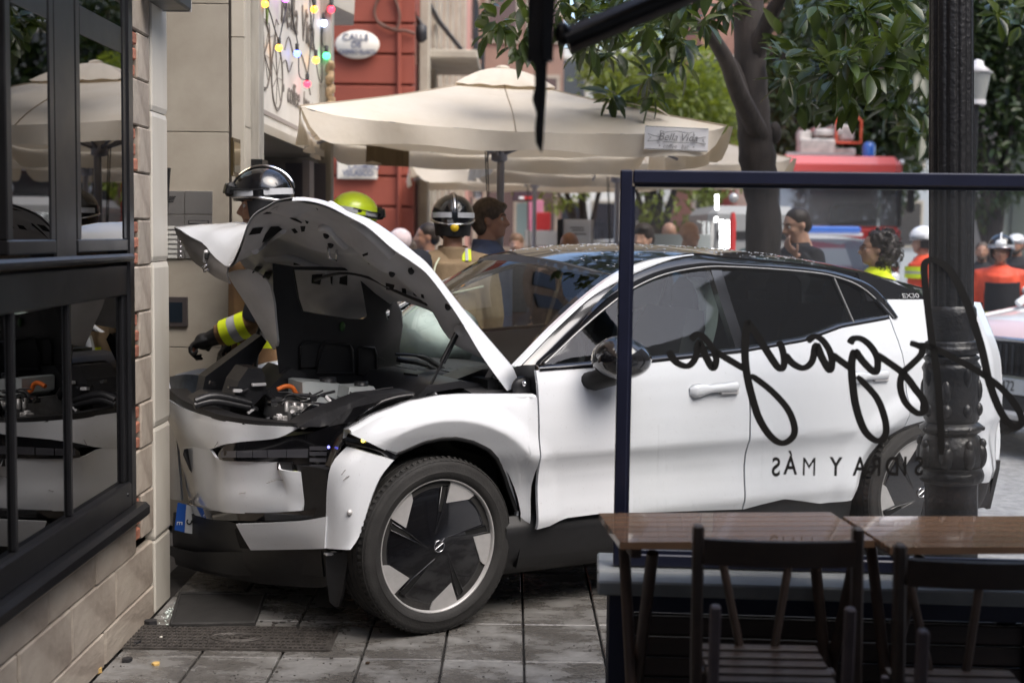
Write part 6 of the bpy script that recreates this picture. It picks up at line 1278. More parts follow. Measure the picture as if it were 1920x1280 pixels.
shape('beacon', MB().lathe([(.12, 0), (.12, .22), (.08, .28), (0, .3)], c=(.62, .35, rz), n=16), M_bluelens, ft); shape('roof_rail', MB().box((-.35, .2, rz + .04), (1.3, .05, .06)), M_silver, ft)
shape('roof_frame', MB().tube([(.02, .5, rz + .28), (.02, .5, rz + .72), (.12, .5, rz + .78), (.42, .5, rz + .78), (.5, .5, rz + .7), (.5, .5, rz + .28), (.02, .5, rz + .28)], .025, 6), mat('orange_red_tube', (.7, .10, .04), .4), ft)
M_gear = mat('pale_gear_metal', (.52, .48, .44), .5, var=.3, vscale=5)
for k, (x, z, w, h) in enumerate(((-.35, .2, .7, .3), (-.1, .48, .55, .14), (-.55, .42, .25, .2), (.26, .5, .34, .3), (.2, .12, .6, .16))): shape('roof_gear', MB().box((x, .6 + .1 * k, rz + z), (w, .3, h), bev=.03), M_gear, ft)
shape('marker_light', MB().ball((1.2, .1, rz - .1), .05, 8, 6), mat('clear_marker', (.85, .85, .85), .1), ft)
for k in range(3): shape('roof_ladder_rail', MB().tube([(-.6 + k * .3, .6, rz + .62), (-.2 + k * .2, 3, rz + .66)], .03, 6), M_gear, ft)
def car_front(name, label, c, rz, body, stripe=None, bar=False, plate=None, h=1.62, w=1.84):
    """a car seen from its front: nose at local y = 0, length along +y"""
    t = thing(name, label, 'car', c, rz); hw = w / 2
    P = [(0, .30), (-.02, .55), (.02, .80), (.12, .93), (.5, 1.02), (1.15, 1.10)]
    G = [[(x * hw * (1 - .06 * (1 if y < .1 else 0)), y + .16 * abs(x) ** 3 * (1 if y < .9 else .4), z - .05 * abs(x) ** 3) for x in np.linspace(-1, 1, 15)] for y, z in P]
    shape('bonnet', MB().sheet(G, (0, .03, -.03)), body, t)
    for s in (-1, 1):
        S = [[(s * (hw * (1 - .05 * max(0, (.35 - y) / .35)) - .03 * abs(z - .75) ** 1.5 - (.28 * max(0, z - 1.08))), y + .13 * (1 if y < .2 else 0), z) for z in np.linspace(.30, interp(y, [0, .12, 1.15, 4.4], [.80, .92, 1.06, 1.08]), 8)] for y in np.linspace(0.02, 4.3, 22)]
        shape('side_panel', MB().sheet(S, (-s * .03, 0, 0)), body, t)
        shape('side_glass', MB().sheet([[(s * (hw - .02 - (z - 1.05) * .38), y, z) for z in (1.05, h - .1)] for y in (1.5, 3.8)]), M_tint, t, fix=False)
        for y in (.82, 3.5):
            wl_ = shape('wheel', MB().lathe([(.2, -.11), (.31, -.11), (.34, -.08), (.34, .08), (.31, .11), (.2, .11)], M=Matrix.Translation((s * (hw - .10), y, .34)) @ Matrix.Rotation(R(90), 4, 'Y'), n=28), M_rubber, t); shape('rim', MB().lathe([(0, .09), (.2, .10), (.22, .06)], M=Matrix.Translation((s * (hw - .10), y, .34)) @ Matrix.Rotation(R(90 * s), 4, 'Y'), n=20), M_silver, wl_)
        shape('headlight', MB().box((s * (hw - .22), .06, .78), (.30, .12, .13), rz=s * R(14), bev=.03), mat('headlight_glass', (.35, .36, .38), .1, coat=1) if 'headlight_glass' not in bpy.data.materials else bpy.data.materials['headlight_glass'], t)
        shape('door_mirror', MB().box((s * (hw + .06), 1.45, 1.08), (.18, .10, .13), bev=.03), body, t)
        shape('pillar', MB().tube([(s * (hw - .06), 1.0, 1.07), (s * (hw - .22), 1.75, h - .06)], .035, 6), body, t)
    shape('windscreen', MB().sheet([[(x * lerp(hw - .06, hw - .22, k), 1.05 + .72 * k - .10 * (1 - x * x), 1.08 + (h - 1.14) * k) for k in np.linspace(0, 1, 5)] for x in np.linspace(-1, 1, 11)]), M_tint, t, fix=False)
    shape('roof', MB().sheet([[(x * (hw - .2), y, h - .06 * abs(x) ** 2.5 - .05 * abs((y - 2.7) / 1.2) ** 2) for x in np.linspace(-1, 1, 11)] for y in np.linspace(1.72, 4.1, 9)], (0, 0, -.03)), body, t)
    shape('cabin', MB().box((0, 2.9, .75), (w - .25, 2.6, .5)), M_cabin, t)
    shape('grille', MB().box((0, -.025, .72), (.78, .06, .26), bev=.05), M_black_plastic, t); shape('grille_surround', MB().tube([(-.40, -.05, .60), (-.41, -.05, .82), (-.36, -.05, .86), (.36, -.05, .86), (.41, -.05, .82), (.40, -.05, .60)], .018, 8), M_chrome, t)
    for k in range(13): shape('grille_bar', MB().box((-.36 + k * .06, -.06, .72), (.018, .02, .22)), M_black_gloss, t)
    shape('bumper', MB().box((0, .04, .38), (w - .1, .18, .24), bev=.06), M_black_plastic, t); shape('skid_bar', MB().box((0, -.02, .30), (w - .3, .16, .06), bev=.02), M_grey_inner, t)
    if stripe: shape('bonnet_stripe', MB().sheet([[(x * hw * .93, y + .16 * abs(x) ** 3 - .012, z - .05 * abs(x) ** 3 + .008) for x in np.linspace(-1, 1, 13)] for y, z in ((.05, .86), (.12, .935), (.28, .975))]), stripe, t, fix=False)
    if plate:
        shape('number_plate', MB().box((0, -.055, .515), (.52, .015, .115), bev=.003), mat('plate_white2', (.62, .64, .68), .4), t); text('plate_number', plate, .105, mat('plate_ink', (.015, .015, .02), .5), t, FRAME[t.name] @ plane_M((0, -.066, .515), (1, 0, 0), (0, 0, 1)), .001, sx=.8)
    if bar:
        shape('light_bar', MB().box((0, 2.0, h + .06), (1.25, .26, .10), bev=.03), M_bluelens, t); shape('light_bar_base', MB().box((0, 2.0, h + .0), (1.3, .2, .04)), M_grey_inner, t)
    return t
p = at(1875, 800, 10.2)
car_front('white_car', 'white car with a black grille and plate cut off by the right picture edge', (at(1896, 740, 10.1).x, 10.1, 0), R(-62), M_fwhite, mat('pale_pink_tint', (.80, .60, .61), .3, coat=.5), plate='4472')  # pale pink band across the front of the bonnet
car_front('fire_car', 'white fire service car with a blue light bar before the fire engine', (at(1545, 450, 18).x, 17.2, 0), R(-4), M_fwhite, M_fred, bar=True, h=1.66)
# ---- clutter of the street in the middle distance
def box_thing(name, label, cat, x0, y0, x1, y1, d, dep, m, parts=()):
    a, b = at(x0, y0, d), at(x1, y1, d); t = thing(name, label, cat, ((a.x + b.x) / 2, d, b.z)); shape('panel', MB().box((0, dep / 2, (a.z - b.z) / 2), (b.x - a.x, dep, a.z - b.z), bev=.01), m, t); return t, a, b
t, a, b = box_thing('hanging_sign', 'dark maroon hanging shop sign behind the parasol pole', 'sign', 962, 341, 1005, 378, 19, .06, mat('maroon_sign', (.055, .03, .04), .5)); w = b.x - a.x
text('lettering', 'COQUINA', .09, mat('sign_pale_ink', (.30, .26, .26), .6), t, FRAME[t.name] @ plane_M((0, -.004, (a.z - b.z) * .75), (1, 0, 0), (0, 0, 1)), .001, sx=.7)
shape('red_strip', MB().box((.03, -.004, .05), (w * .5, .01, .04)), mat('sign_red', (.5, .03, .03), .5), t); shape('white_strip', MB().box((-.04, -.006, .05), (w * .22, .01, .035)), M_fwhite, t); shape('wall_arm', MB().tube([(0, .03, a.z - b.z), (-.9, .03, a.z - b.z + .02)], .012, 6), M_iron, t)
box_thing('pink_poster', 'tall pink and yellow poster stand far down the street', 'poster', 990, 375, 1018, 450, 24, .1, mat('pink_poster', (.55, .20, .30), .7)); box_thing('teal_door', 'narrow teal grey door beside the pink poster', 'door', 968, 380, 988, 450, 26, .1, mat('teal_door', (.16, .22, .22), .6))
box_thing('red_kiosk', 'red kiosk front in the far middle of the street', 'kiosk', 1004, 398, 1032, 432, 23, .4, mat('kiosk_red', (.5, .03, .03), .5)); box_thing('white_stall', 'pale market stall counter in the far middle', 'stall', 985, 432, 1046, 462, 22, .5, mat('stall_grey', (.42, .41, .38), .7))
t, a, b = box_thing('notice_board', 'white notice sheet in a black edged menu stand', 'notice board', 1056, 411, 1107, 475, 12.8, .02, mat('notice_white', (.62, .63, .66), .6)); shape('black_edge', MB().box((a.x - (a.x + b.x) / 2 - .03, 0, (a.z - b.z) / 2), (.05, .05, a.z - b.z)), M_black_plastic, t)
for k, (z_, s_) in enumerate(((.26, .8), (.235, .7), (.20, .85))): shape('printed_line', MB().box((.01 * k, -.004, z_ - .02), (.16 * s_, .004, .010)), M_grey_ink, t)
for s in (-1, 1): shape('leg', MB().tube([(s * .1, .02, 0), (s * .1, .02, -1.35)], .015, 6), M_black_plastic, t)
def windbreak(label, x0, x1, y0, y1, d):
    a, b = at(x0, y0, d), at(x1, y1, d); t = thing('terrace_screen', label, 'wind screen', ((a.x + b.x) / 2, d, 0), group='far terrace screens'); w = b.x - a.x; h = a.z - b.z; shape('pane', MB().box((0, 0, b.z + h / 2), (w, .008, h)), M_clear, t)
    for s in (-1, 1): shape('post', MB().box((s * w / 2, 0, a.z / 2), (.03, .04, a.z)), M_silver, t)
    shape('lower_panel', MB().box((0, 0, b.z / 2), (w, .03, b.z)), mat('frost_panel', (.30, .33, .33), .5) if 'frost_panel' not in bpy.data.materials else bpy.data.materials['frost_panel'], t)
windbreak('pale glass terrace screen right of the notice sheet', 1110, 1158, 412, 478, 13); windbreak('pale glass terrace screen behind the bald heads', 1195, 1335, 413, 440, 13.6)
# parked vehicles and crates glimpsed through the screen, as simple shaped things
car_front('red_car', 'red and white car far off between the tree trunks', (at(1238, 400, 40).x, 40, 0), R(20), M_fwhite, M_fred, h=1.5)
car_front('white_van', 'small white car parked far down the street', (at(1290, 385, 46).x, 46, 0), R(-30), M_fwhite, None, h=1.5)
a = at(1360, 365, 16); bn = thing('grey_banner', 'grey van side with dark lettering left of the magnolia trunk', 'van', (at(1400, 400, 16).x, 16.4, 0)); A0, A1 = at(1330, 375, 16.4), at(1500, 362, 16.4)
shape('body', MB().box(((A0.x + A1.x) / 2 - bn.location.x, 1, 1.10), (A1.x - A0.x, 2, 1.75), bev=.10), mat('van_grey', (.30, .30, .29), .5), bn); shape('band', MB().box(((A0.x + A1.x) / 2 - bn.location.x, -.004, 1.62), (A1.x - A0.x - .2, .02, .10)), M_black_plastic, bn); text('lettering', 'OTO', .30, mat('van_ink', (.05, .08, .09), .6), bn, FRAME[bn.name] @ plane_M((-.15, -.012, 1.35), (1, 0, 0), (0, 0, 1)), .002)
for s in (-1, 1): shape('wheel', MB().lathe([(.15, -.1), (.31, -.1), (.33, 0), (.31, .1), (.15, .1)], M=Matrix.Translation((s * .35, .2, .33)) @ Matrix.Rotation(R(90), 4, 'X'), n=20), M_rubber, bn)
rp_ = thing('red_post', 'thin red post standing left of the magnolia trunk', 'post', (at(1374, 420, 14).x, 14, 0)); shape('shaft', MB().lathe([(.035, 0), (.035, 1.75), (.02, 1.85)], n=10), mat('post_red', (.5, .03, .03), .4), rp_); shape('cap', MB().ball((0, 0, 2.0), .05, 10, 8), M_silver, rp_)
lt = thing('light_tubes', 'pair of bright white upright light tubes seen through the glass screen', 'lamp', (at(1355, 440, 13).x, 13, 0)); M_tube = mat('lit_white_tube', (1, 1, 1), .3, emit=4)
for x, y0, y1 in ((1344, 365, 393), (1353, 412, 465), (1364, 413, 465), (1342.5, 407, 416)): a, b = at(x, y0, 13), at(x, y1, 13); shape('tube', MB().tube([a, b], .018, 8), M_tube, lt, True)
shape('stand', MB().box((0, .06, .7), (.16, .05, 1.4)), M_black_plastic, lt)
# ================================================================== people
def bake(name, parts, voxel, m, parent, smooth=3, cut=None):
    """melt overlapping solids into one continuous surface"""
    o = parts.build(name + '_tmp', m); md = o.modifiers.new('r', 'REMESH'); md.mode = 'VOXEL'; md.voxel_size = voxel; md.use_smooth_shade = True
    s = o.modifiers.new('s', 'SMOOTH'); s.factor = .5; s.iterations = smooth
    dg = bpy.context.evaluated_depsgraph_get(); me = bpy.data.meshes.new_from_object(o.evaluated_get(dg)); me.name = name; old = o.data; bpy.data.objects.remove(o); bpy.data.meshes.remove(old)
    if cut:
        bm = bmesh.new(); bm.from_mesh(me); bmesh.ops.delete(bm, geom=[v for v in bm.verts if cut(v.co)], context='VERTS'); bm.to_mesh(me); bm.free()
    me.materials.clear(); me.materials.append(m); me.polygons.foreach_set('use_smooth', [True] * len(me.polygons))
    q = bpy.data.objects.new(name, me); COL.objects.link(q); q.parent = parent; FRAME[q.name] = FRAME[parent.name]; return q
M_tan = mat('tan_turnout_cloth', (.30, .215, .125), .85, col2=(.235, .165, .095), vscale=7, bump=.6, bscale=16); M_brown_t = mat('brown_turnout_cloth', (.22, .125, .060), .85, col2=(.16, .09, .045), vscale=7, bump=.6, bscale=16); M_navyc = mat('dark_navy_cloth', (.012, .014, .022), .85, var=.3, vscale=10, bump=.4, bscale=20); M_glove = mat('black_glove_leather', (.010, .010, .011), .5, bump=.3, bscale=60)
M_boot = mat('black_boot', (.012, .012, .012), .4); M_jean = mat('blue_grey_trousers', (.05, .06, .09), .85, var=.2, vscale=10)
def hand(mb, wr, d, palm_n, s=1.0, curl=.6):
    """palm, four unequal bent fingers and a thumb from the side of the palm"""
    d = Vector(d).normalized(); n = Vector(palm_n); n = (n - d * n.dot(d)).normalized(); sd = d.cross(n)
    c = wr + d * .055 * s
    M_ = Matrix.Identity(3); M_.col[0] = d; M_.col[1] = sd; M_.col[2] = n
    mb.ball(c, (.058 * s, .045 * s, .020 * s), 12, 8, M=M_)
    for k, (off, L) in enumerate(((-.034, .068), (-.011, .080), (.012, .076), (.034, .058))):
        p = wr + d * .095 * s + sd * off * s; a = curl * (.7 + .12 * k); path = [p]; ang = 0
        for j in range(3): ang += a; p = p + (d * math.cos(ang) + n * math.sin(ang)) * L * s * (.45, .32, .26)[j]; path.append(p)
        mb.tube(path, [.0100 * s, .0095 * s, .0088 * s, .0075 * s], 8); mb.ball(path[-1], .0078 * s, 8, 6)
    p = wr + d * .03 * s - sd * .038 * s; mb.tube([p, p + (d * .5 - sd * .8 + n * .35).normalized() * .035 * s, p + (d * .9 - sd * .5 + n * .7).normalized() * .065 * s], [.013 * s, .011 * s, .009 * s], 8)
def head_solid(mb, c, hs, M_, beard=0):
    """c = centre of the head; M_ = rotation, face along local +x"""
    P = lambda x, y, z: c + M_ @ Vector((x * hs, y * hs, z * hs)); B = lambda p, r: mb.ball(P(*p), tuple(q * hs for q in r), 20, 14, M=M_)
    B((-.012, 0, .030), (.096, .076, .088)); B((.022, 0, -.030), (.068, .062, .082)); B((.045, 0, -.082), (.040, .040, .032)); B((.060, 0, .030), (.030, .056, .018)); B((.055, .036, -.020), (.030, .024, .024)); B((.055, -.036, -.020), (.030, .024, .024))
    mb.tube([P(.082, 0, .022), P(.098, 0, -.004), P(.112, 0, -.026), P(.092, 0, -.036)], [.010 * hs, .012 * hs, .0155 * hs, .010 * hs], 10); B((.096, .012, -.032), (.011, .009, .008)); B((.096, -.012, -.032), (.011, .009, .008))
    B((.083, 0, -.056), (.013, .024, .0075)); B((.080, 0, -.069), (.013, .022, .008)); B((.072, 0, -.092), (.018, .022, .014))
    for s in (-1, 1): B((-.012, s * .076, -.006), (.018, .010, .032))
    mb.tube([P(-.022, 0, -.06), P(-.030, 0, -.12), P(-.035, 0, -.19)], [.056 * hs, .055 * hs, .066 * hs], 14)
def person(label, pos, face, H=1.75, vox=.012, top=M_navyc, legs=M_jean, skin=M_skin, look=0, nod=0, arms=None, hair=None, hair_kind='short', beard=None, gloves=None, bulk=1.0, group='people behind the car', stoop=0.0, eyes=True, arm_top=None):
    t = thing('person', label, 'person', (pos[0], pos[1], 0), face, group); k = H / 1.75
    hip, chest, nk = Vector((0, 0, .93 * k)), Vector((.02 + stoop * .5, 0, 1.28 * k)), Vector((stoop, 0, 1.47 * k)); hs = k * 1.0
    Mh = (Matrix.Rotation(look, 3, 'Z') @ Matrix.Rotation(nod, 3, 'Y')); hc = nk + Vector((stoop * .3 + .03, 0, .165 * k))
    sh = {s: nk + Vector((-.01, s * .176 * k * bulk ** .5, -.072 * k)) for s in (-1, 1)}; A = {}
    for s in (-1, 1):
        d = (arms or {}).get(s)
        if d is None: el = sh[s] + Vector((-.02, s * .05, -.29 * k)); wr = el + Vector((.07, -s * .01, -.25 * k)); pn = (0, -s, 0)
        else: el, wr, pn = Vector(d[0]), Vector(d[1]), d[2]
        A[s] = (el, wr, pn)
    body = MB(); head_solid(body, hc, hs, Mh)
    body.ball(chest, (.10 * k, .155 * k, .20 * k), 16, 10); body.ball(hip + Vector((0, 0, .05)), (.095 * k, .145 * k, .17 * k), 16, 10); body.tube([hip, (hip + chest) / 2, chest + Vector((0, 0, .12 * k))], [.12 * k, .12 * k, .12 * k], 12); body.tube([chest + Vector((0, 0, .1 * k)), nk, hc], [.09 * k, .062 * k, .055 * k], 12)
    feet = {}
    for s in (-1, 1):
        el, wr, pn = A[s]; body.tube([nk + Vector((0, s * .05, -.05)), sh[s], (sh[s] + el) / 2, el, (el + wr) / 2, wr], [.06 * k, .056 * k, .047 * k, .039 * k, .037 * k, .026 * k], 10); hand(body, wr, wr - el, pn, k, .7)
        kn = hip + Vector((.02, s * .10 * k, -.45 * k)); an = Vector((-.02, s * .11 * k, .09 * k)); body.tube([hip + Vector((0, s * .08 * k, .02)), (hip + Vector((0, s * .08 * k, 0)) + kn) / 2, kn, (kn + an) / 2, an], [.085 * k, .078 * k, .055 * k, .052 * k, .036 * k], 10); body.tube([an + Vector((-.05, 0, -.04)), an + Vector((.02, 0, -.045)), an + Vector((.13, 0, -.055)), an + Vector((.17, 0, -.06))], [.035, .04, .034, .022], 8); feet[s] = an
    bd = bake('body', body, vox, skin, t, 2)
    # jacket
    j = MB(); bk = bulk
    j.ball(chest + Vector((0, 0, .02)), (.135 * k * bk, .19 * k * bk, .22 * k), 18, 12); j.tube([hip + Vector((0, 0, -.06 * k)), (hip + chest) / 2, chest + Vector((0, 0, .14 * k))], [.172 * k * bk, .162 * k * bk, .15 * k * bk], 16, flat=1); j.tube([chest + Vector((0, 0, .10 * k)), nk + Vector((-.012, 0, .0)), nk + Vector((-.010 + stoop * .1, 0, .045 * k))], [.13 * k, .085 * k, .074 * k], 14)
    for s in (-1, 1):
        el, wr, pn = A[s]; cuff = el.lerp(wr, .93); j.tube([nk + Vector((-.01, s * .04, -.05)), sh[s], (sh[s] + el) / 2, el, (el + cuff) / 2, cuff], [.078 * k * bk, .080 * k * bk, .070 * k * bk, .062 * k * bk, .057 * k * bk, .050 * k * bk], 12)
    jk = bake('jacket', j, vox, top, t, 3)
    l = MB(); l.ball(hip + Vector((0, 0, -.02)), (.14 * k, .185 * k, .14 * k), 14, 8)
    for s in (-1, 1):
        an = feet[s]; kn = hip + Vector((.02, s * .10 * k, -.45 * k)); l.tube([hip + Vector((0, s * .085 * k, .0)), (hip + kn) / 2 + Vector((0, s * .05, 0)), kn, an + Vector((0, 0, .02))], [.105 * k, .095 * k, .078 * k, .068 * k], 12)
    bake('trousers', l, max(vox, .014), legs, t, 3)
    for s in (-1, 1): bake('boot', MB().tube([feet[s] + Vector((-.06, 0, -.035)), feet[s] + Vector((.02, 0, -.04)), feet[s] + Vector((.14, 0, -.05)), feet[s] + Vector((.19, 0, -.055))], [.046, .048, .042, .028], 10).tube([feet[s] + Vector((0, 0, -.03)), feet[s] + Vector((0, 0, .12))], [.05, .058], 10), .012, M_boot, t, 2)
    P = lambda x, y, z: hc + Mh @ Vector((x * hs, y * hs, z * hs))
    if eyes:
        for s in (-1, 1):
            e = shape('eye', MB().ball(P(.072, s * .030, .006), .0115 * hs, 12, 8), mat('eye_white', (.62, .60, .58), .25) if 'eye_white' not in bpy.data.materials else bpy.data.materials['eye_white'], t); shape('iris', MB().ball(P(.0795, s * .030, .006), .0055 * hs, 10, 6), M_hair, e)
            shape('eyebrow', MB().tube([P(.090, s * .012, .028), P(.088, s * .03, .034), P(.074, s * .05, .028)], [.004, .005, .003], 6), M_hair, t)
    if hair is not None:
        h = MB(); B = lambda p, r: h.ball(P(*p), tuple(q * hs for q in r), 18, 12, M=Mh)
        if hair_kind == 'short': B((-.024, 0, .044), (.098, .083, .088)); B((-.062, 0, .0), (.062, .078, .075)); fr_ = [(.02, .0), (.02, .05), (.02, -.05)]
        if hair_kind == 'full': B((-.018, 0, .050), (.105, .090, .092)); B((-.060, 0, .0), (.068, .086, .090)); B((-.05, 0, -.05), (.05, .078, .06)); B((.05, .03, .085), (.05, .05, .03))
        if hair_kind == 'bun': B((-.018, 0, .048), (.102, .084, .086)); B((-.058, 0, .005), (.064, .080, .080)); B((-.125, 0, .02), (.045, .045, .045))
        if hair_kind == 'curly':
            random.seed(5); h = MB(); B = lambda p, r: h.ball(P(*p), tuple(q * hs for q in r), 10, 7, M=Mh); B((-.035, 0, .040), (.105, .098, .092)); B((-.085, 0, -.02), (.08, .10, .10)); B((-.11, 0, .07), (.06, .07, .05)); B((-.07, 0, -.08), (.07, .09, .06))
            for i in range(150):
                a = random.uniform(0, 6.28); e_ = random.uniform(-1.0, 1.2); d = Vector((math.cos(a) * math.cos(e_), math.sin(a) * math.cos(e_), math.sin(e_)))
                if d.x > .35 and d.z < .55: continue
                B((-.05 + d.x * .115, d.y * .112, .0 + d.z * .135), (.020, .020, .020))
        ho = bake('hair', h, .006 if hair_kind == 'curly' else .010, hair, t, 1 if hair_kind == 'curly' else 2)
        if hair_kind == 'curly':
            cl = MB()
            for i in range(170):
                a = random.uniform(0, 6.28); e_ = random.uniform(-1.0, 1.3); d = Vector((math.cos(a) * math.cos(e_), math.sin(a) * math.cos(e_), math.sin(e_)))
                if d.x > .4 and d.z < .6: continue
                c0 = Vector((-.055 + d.x * .12, d.y * .118, d.z * .142)); ph = random.random() * 6; r_ = random.uniform(.008, .016); L_ = [P(*(c0 + d * q * .035 + Vector((math.cos(ph + q * 9) * r_, math.sin(ph + q * 9) * r_, math.cos(ph + q * 7) * r_ - q * .02)))) for q in np.linspace(0, 1, 9)]; cl.tube(L_, .0028, 4)
            o = shape('curls', cl, hair, ho); o['kind'] = 'stuff'
    if beard is not None: bb = MB(); bb.ball(P(.050, 0, -.078), (.045 * hs, .052 * hs, .042 * hs), 14, 10, M=Mh); bb.ball(P(.02, 0, -.06), (.05 * hs, .066 * hs, .04 * hs), 14, 10, M=Mh); bake('beard', bb, .008, beard, t, 2)
    t_ = dict(t=t, P=P, Mh=Mh, hs=hs, A=A, k=k, nk=nk, chest=chest, hip=hip, sh=sh, hc=hc, jk=jk); return t_
def ring_band(p, a, b, r0, r1, name, m, n=20, par=None):
    """band round a limb from a to b"""
    return shape(name, MB().tube([a, b], [r0, r1], n, cap=False), m, par or p['jk'])
def tape(p, a, b, r, w3=(.26, .48, .26)):
    a, b = Vector(a), Vector(b); t0 = 0
    for k, (w, m) in enumerate(zip(w3, (M_yellow, M_reflect, M_yellow))): ring_band(p, a.lerp(b, t0), a.lerp(b, t0 + w), r + (.001 if k == 1 else .002), r + (.001 if k == 1 else .002), 'reflective_band', m); t0 += w
def glove(p, s, m=M_glove): g = MB(); el, wr, pn = p['A'][s]; hand(g, wr, wr - el, pn, p['k'] * 1.2, 1.15); g.ball(wr + (wr - el).normalized() * .06, (.05, .05, .045), 12, 8); g.tube([el.lerp(wr, .86), wr, wr + (wr - el).normalized() * .03], [.05, .045, .04], 12); return bake('glove', g, .006, m, p['t'], 2)
def helmet(p, shell, band=M_reflect, goggles=None, knob=None, crest=True, curtain=True, tilt=0):
    P, Mh, hs = p['P'], p['Mh'] @ Matrix.Rotation(tilt, 3, 'Y'), p['hs']; hc = p['hc']; Q = lambda x, y, z: hc + Mh @ Vector((x * hs, y * hs, (z + .028) * hs))
    def dome(r, zc, x0=-.015, n=32, k=16, zmin=-.02):
        G = []
        for i in range(k + 1):
            th = R(4) + (math.pi * .58 - R(4)) * i / k; G.append([Q(x0 + r[0] * math.sin(th) * math.cos(a), r[1] * math.sin(th) * math.sin(a), zc + r[2] * math.cos(th) - (.035 * max(0, -math.cos(a)) * (i / k) ** 3)) for a in np.linspace(0, 2 * math.pi, n + 1)])
        return G
    h = shape('helmet', MB().sheet(dome((.150, .126, .125), .035), lambda q: (hc + Vector((0, 0, .05)) - q) * .06), shell, p['t'])
    br = []
    for a in np.linspace(0, 2 * math.pi, 49): br.append(Q(-.015 + .150 * math.cos(a), .126 * math.sin(a), .012 - .03 * max(0, -math.cos(a)) + .012 * max(0, math.cos(a))))
    shape('rim', MB().tube(br, .0065, 6), M_chrome if crest else M_black_plastic, h)
    for a0, a1 in ((R(100), R(172)), (R(188), R(260)), (R(20), R(80)), (R(280), R(340))):
        G = [[Q(-.015 + .1525 * f * math.cos(a), .1285 * f * math.sin(a), z) for f, z in ((.999, .022), (.985, .052))] for a in np.linspace(a0, a1, 14)]; shape('reflective_strip', MB().sheet(G, lambda q: (hc - q) * .01), band, h)
    if crest:
        C_ = [Q(-.015 + .156 * math.cos(e), 0, .035 + .132 * math.sin(e)) for e in np.linspace(R(8), R(172), 24)]; shape('crest', MB().tube(C_, [.004] + [.0085] * 22 + [.004], 8), M_chrome if not isinstance(crest, bpy.types.Material) else crest, h)
        shape('crest_side', MB().tube([q + Mh @ Vector((0, .014, -.003)) for q in C_], .004, 6).tube([q + Mh @ Vector((0, -.014, -.003)) for q in C_], .004, 6), M_black_gloss, h)
    if curtain:
        G = [[Q(-.015 + (.135 - .012 * z_) * math.cos(a), (.112 - .01 * z_) * math.sin(a), .0 - .085 * z_) for z_ in (0, .5, 1)] for a in np.linspace(R(62), R(298), 26)]; shape('neck_curtain', MB().sheet(G, lambda q: (hc - q) * .04), M_black_plastic, h)
        for s in (-1, 1): shape('chin_strap', MB().tube([Q(.0, s * .098, -.01), Q(.035, s * .078, -.075), Q(.058, s * .03, -.118)], .009, 6, flat=.4), M_black_plastic, h)
    if goggles:
        c = Q(*goggles); g = shape('goggles', MB().box(c, (.05, .17, .075), bev=.018, M=None), M_black_plastic, h); g.data.transform(Matrix.Translation(c) @ Mh.to_4x4() @ Matrix.Rotation(R(-18), 4, 'Y') @ Matrix.Translation(-c))
        L_ = MB().box(c, (.012, .15, .056), bev=.005).build('goggle_lens', mat('smoked_lens', (.06, .055, .035), .05, coat=1) if 'smoked_lens' not in bpy.data.materials else bpy.data.materials['smoked_lens'], g); L_.data.transform(Matrix.Translation(c) @ Mh.to_4x4() @ Matrix.Rotation(R(-18), 4, 'Y') @ Matrix.Translation((.024, 0, 0)) @ Matrix.Translation(-c))
        for s in (-1, 1): shape('goggle_strap', MB().tube([Q(goggles[0] - .01, s * .082, goggles[2]), Q(.03, s * .120, goggles[2] - .01), Q(-.07, s * .118, .05)], .010, 6, flat=.4), M_black_plastic, g)
    if knob: shape('adjuster_knob', MB().lathe([(.0, .014), (.022, .012), (.026, 0)], M=Matrix.Translation(Q(-.158, 0, -.035)) @ Mh.to_4x4() @ Matrix.Rotation(R(-90), 4, 'Y'), n=8), knob, h)
    return h
M_hblack = mat('gloss_black_helmet', (.006, .006, .007), .16, coat=.6); M_hyel = mat('yellow_helmet', (.62, .80, .02), .3, coat=.6); M_hwhite = mat('white_helmet', (.82, .82, .82), .25, coat=.6); M_knob = mat('yellow_knob', (.75, .50, .02), .4)
def at_head(x, ytop, d): q = at(x, ytop, d); return (q.x, d), q.z
# firefighter reaching over the nose of the car
pos, z = at_head(500, 312, 7.03); H = 1.84
Rw = Matrix.Rotation(-math.pi, 3, 'Z')
loc = lambda x, y, d: Matrix.Rotation(-math.pi, 3, 'Z') @ (at(x, y, d) - Vector((pos[0], pos[1], 0)))
A_ = person('firefighter in brown jacket and black helmet reaching over the crushed nose', pos, math.pi, H, .009, M_brown_t, M_brown_t, M_skin2, nod=R(4), arms={-1: (loc(512, 600, 7.10), loc(450, 640, 7.0), (0, .3, -1)), 1: (loc(507, 590, 6.80), loc(402, 632, 6.85), (0, 0, -1))}, hair=M_hair, beard=mat('stubble', (.16, .085, .06), .7), bulk=1.12, eyes=True)
helmet(A_, M_hblack, goggles=(.135, 0, .060)); glove(A_, 1); glove(A_, -1)
e_, w_, _ = A_['A'][1]; tape(A_, e_.lerp(w_, .38), e_.lerp(w_, .82), .067, (.34, .32, .34)); ring_band(A_, A_['sh'][1].lerp(e_, .55), e_.lerp(w_, .28), .082, .072, 'dark_sleeve', M_navyc); tape(A_, (0, 0, 1.00), (0, 0, 1.13), .196, (.3, .4, .3))
shape('pry_bar', MB().tube([loc(498, 590, 6.7), loc(484, 625, 6.62), (loc(478, 700, 6.55))], .012, 8), M_black_metal, A_['t'])
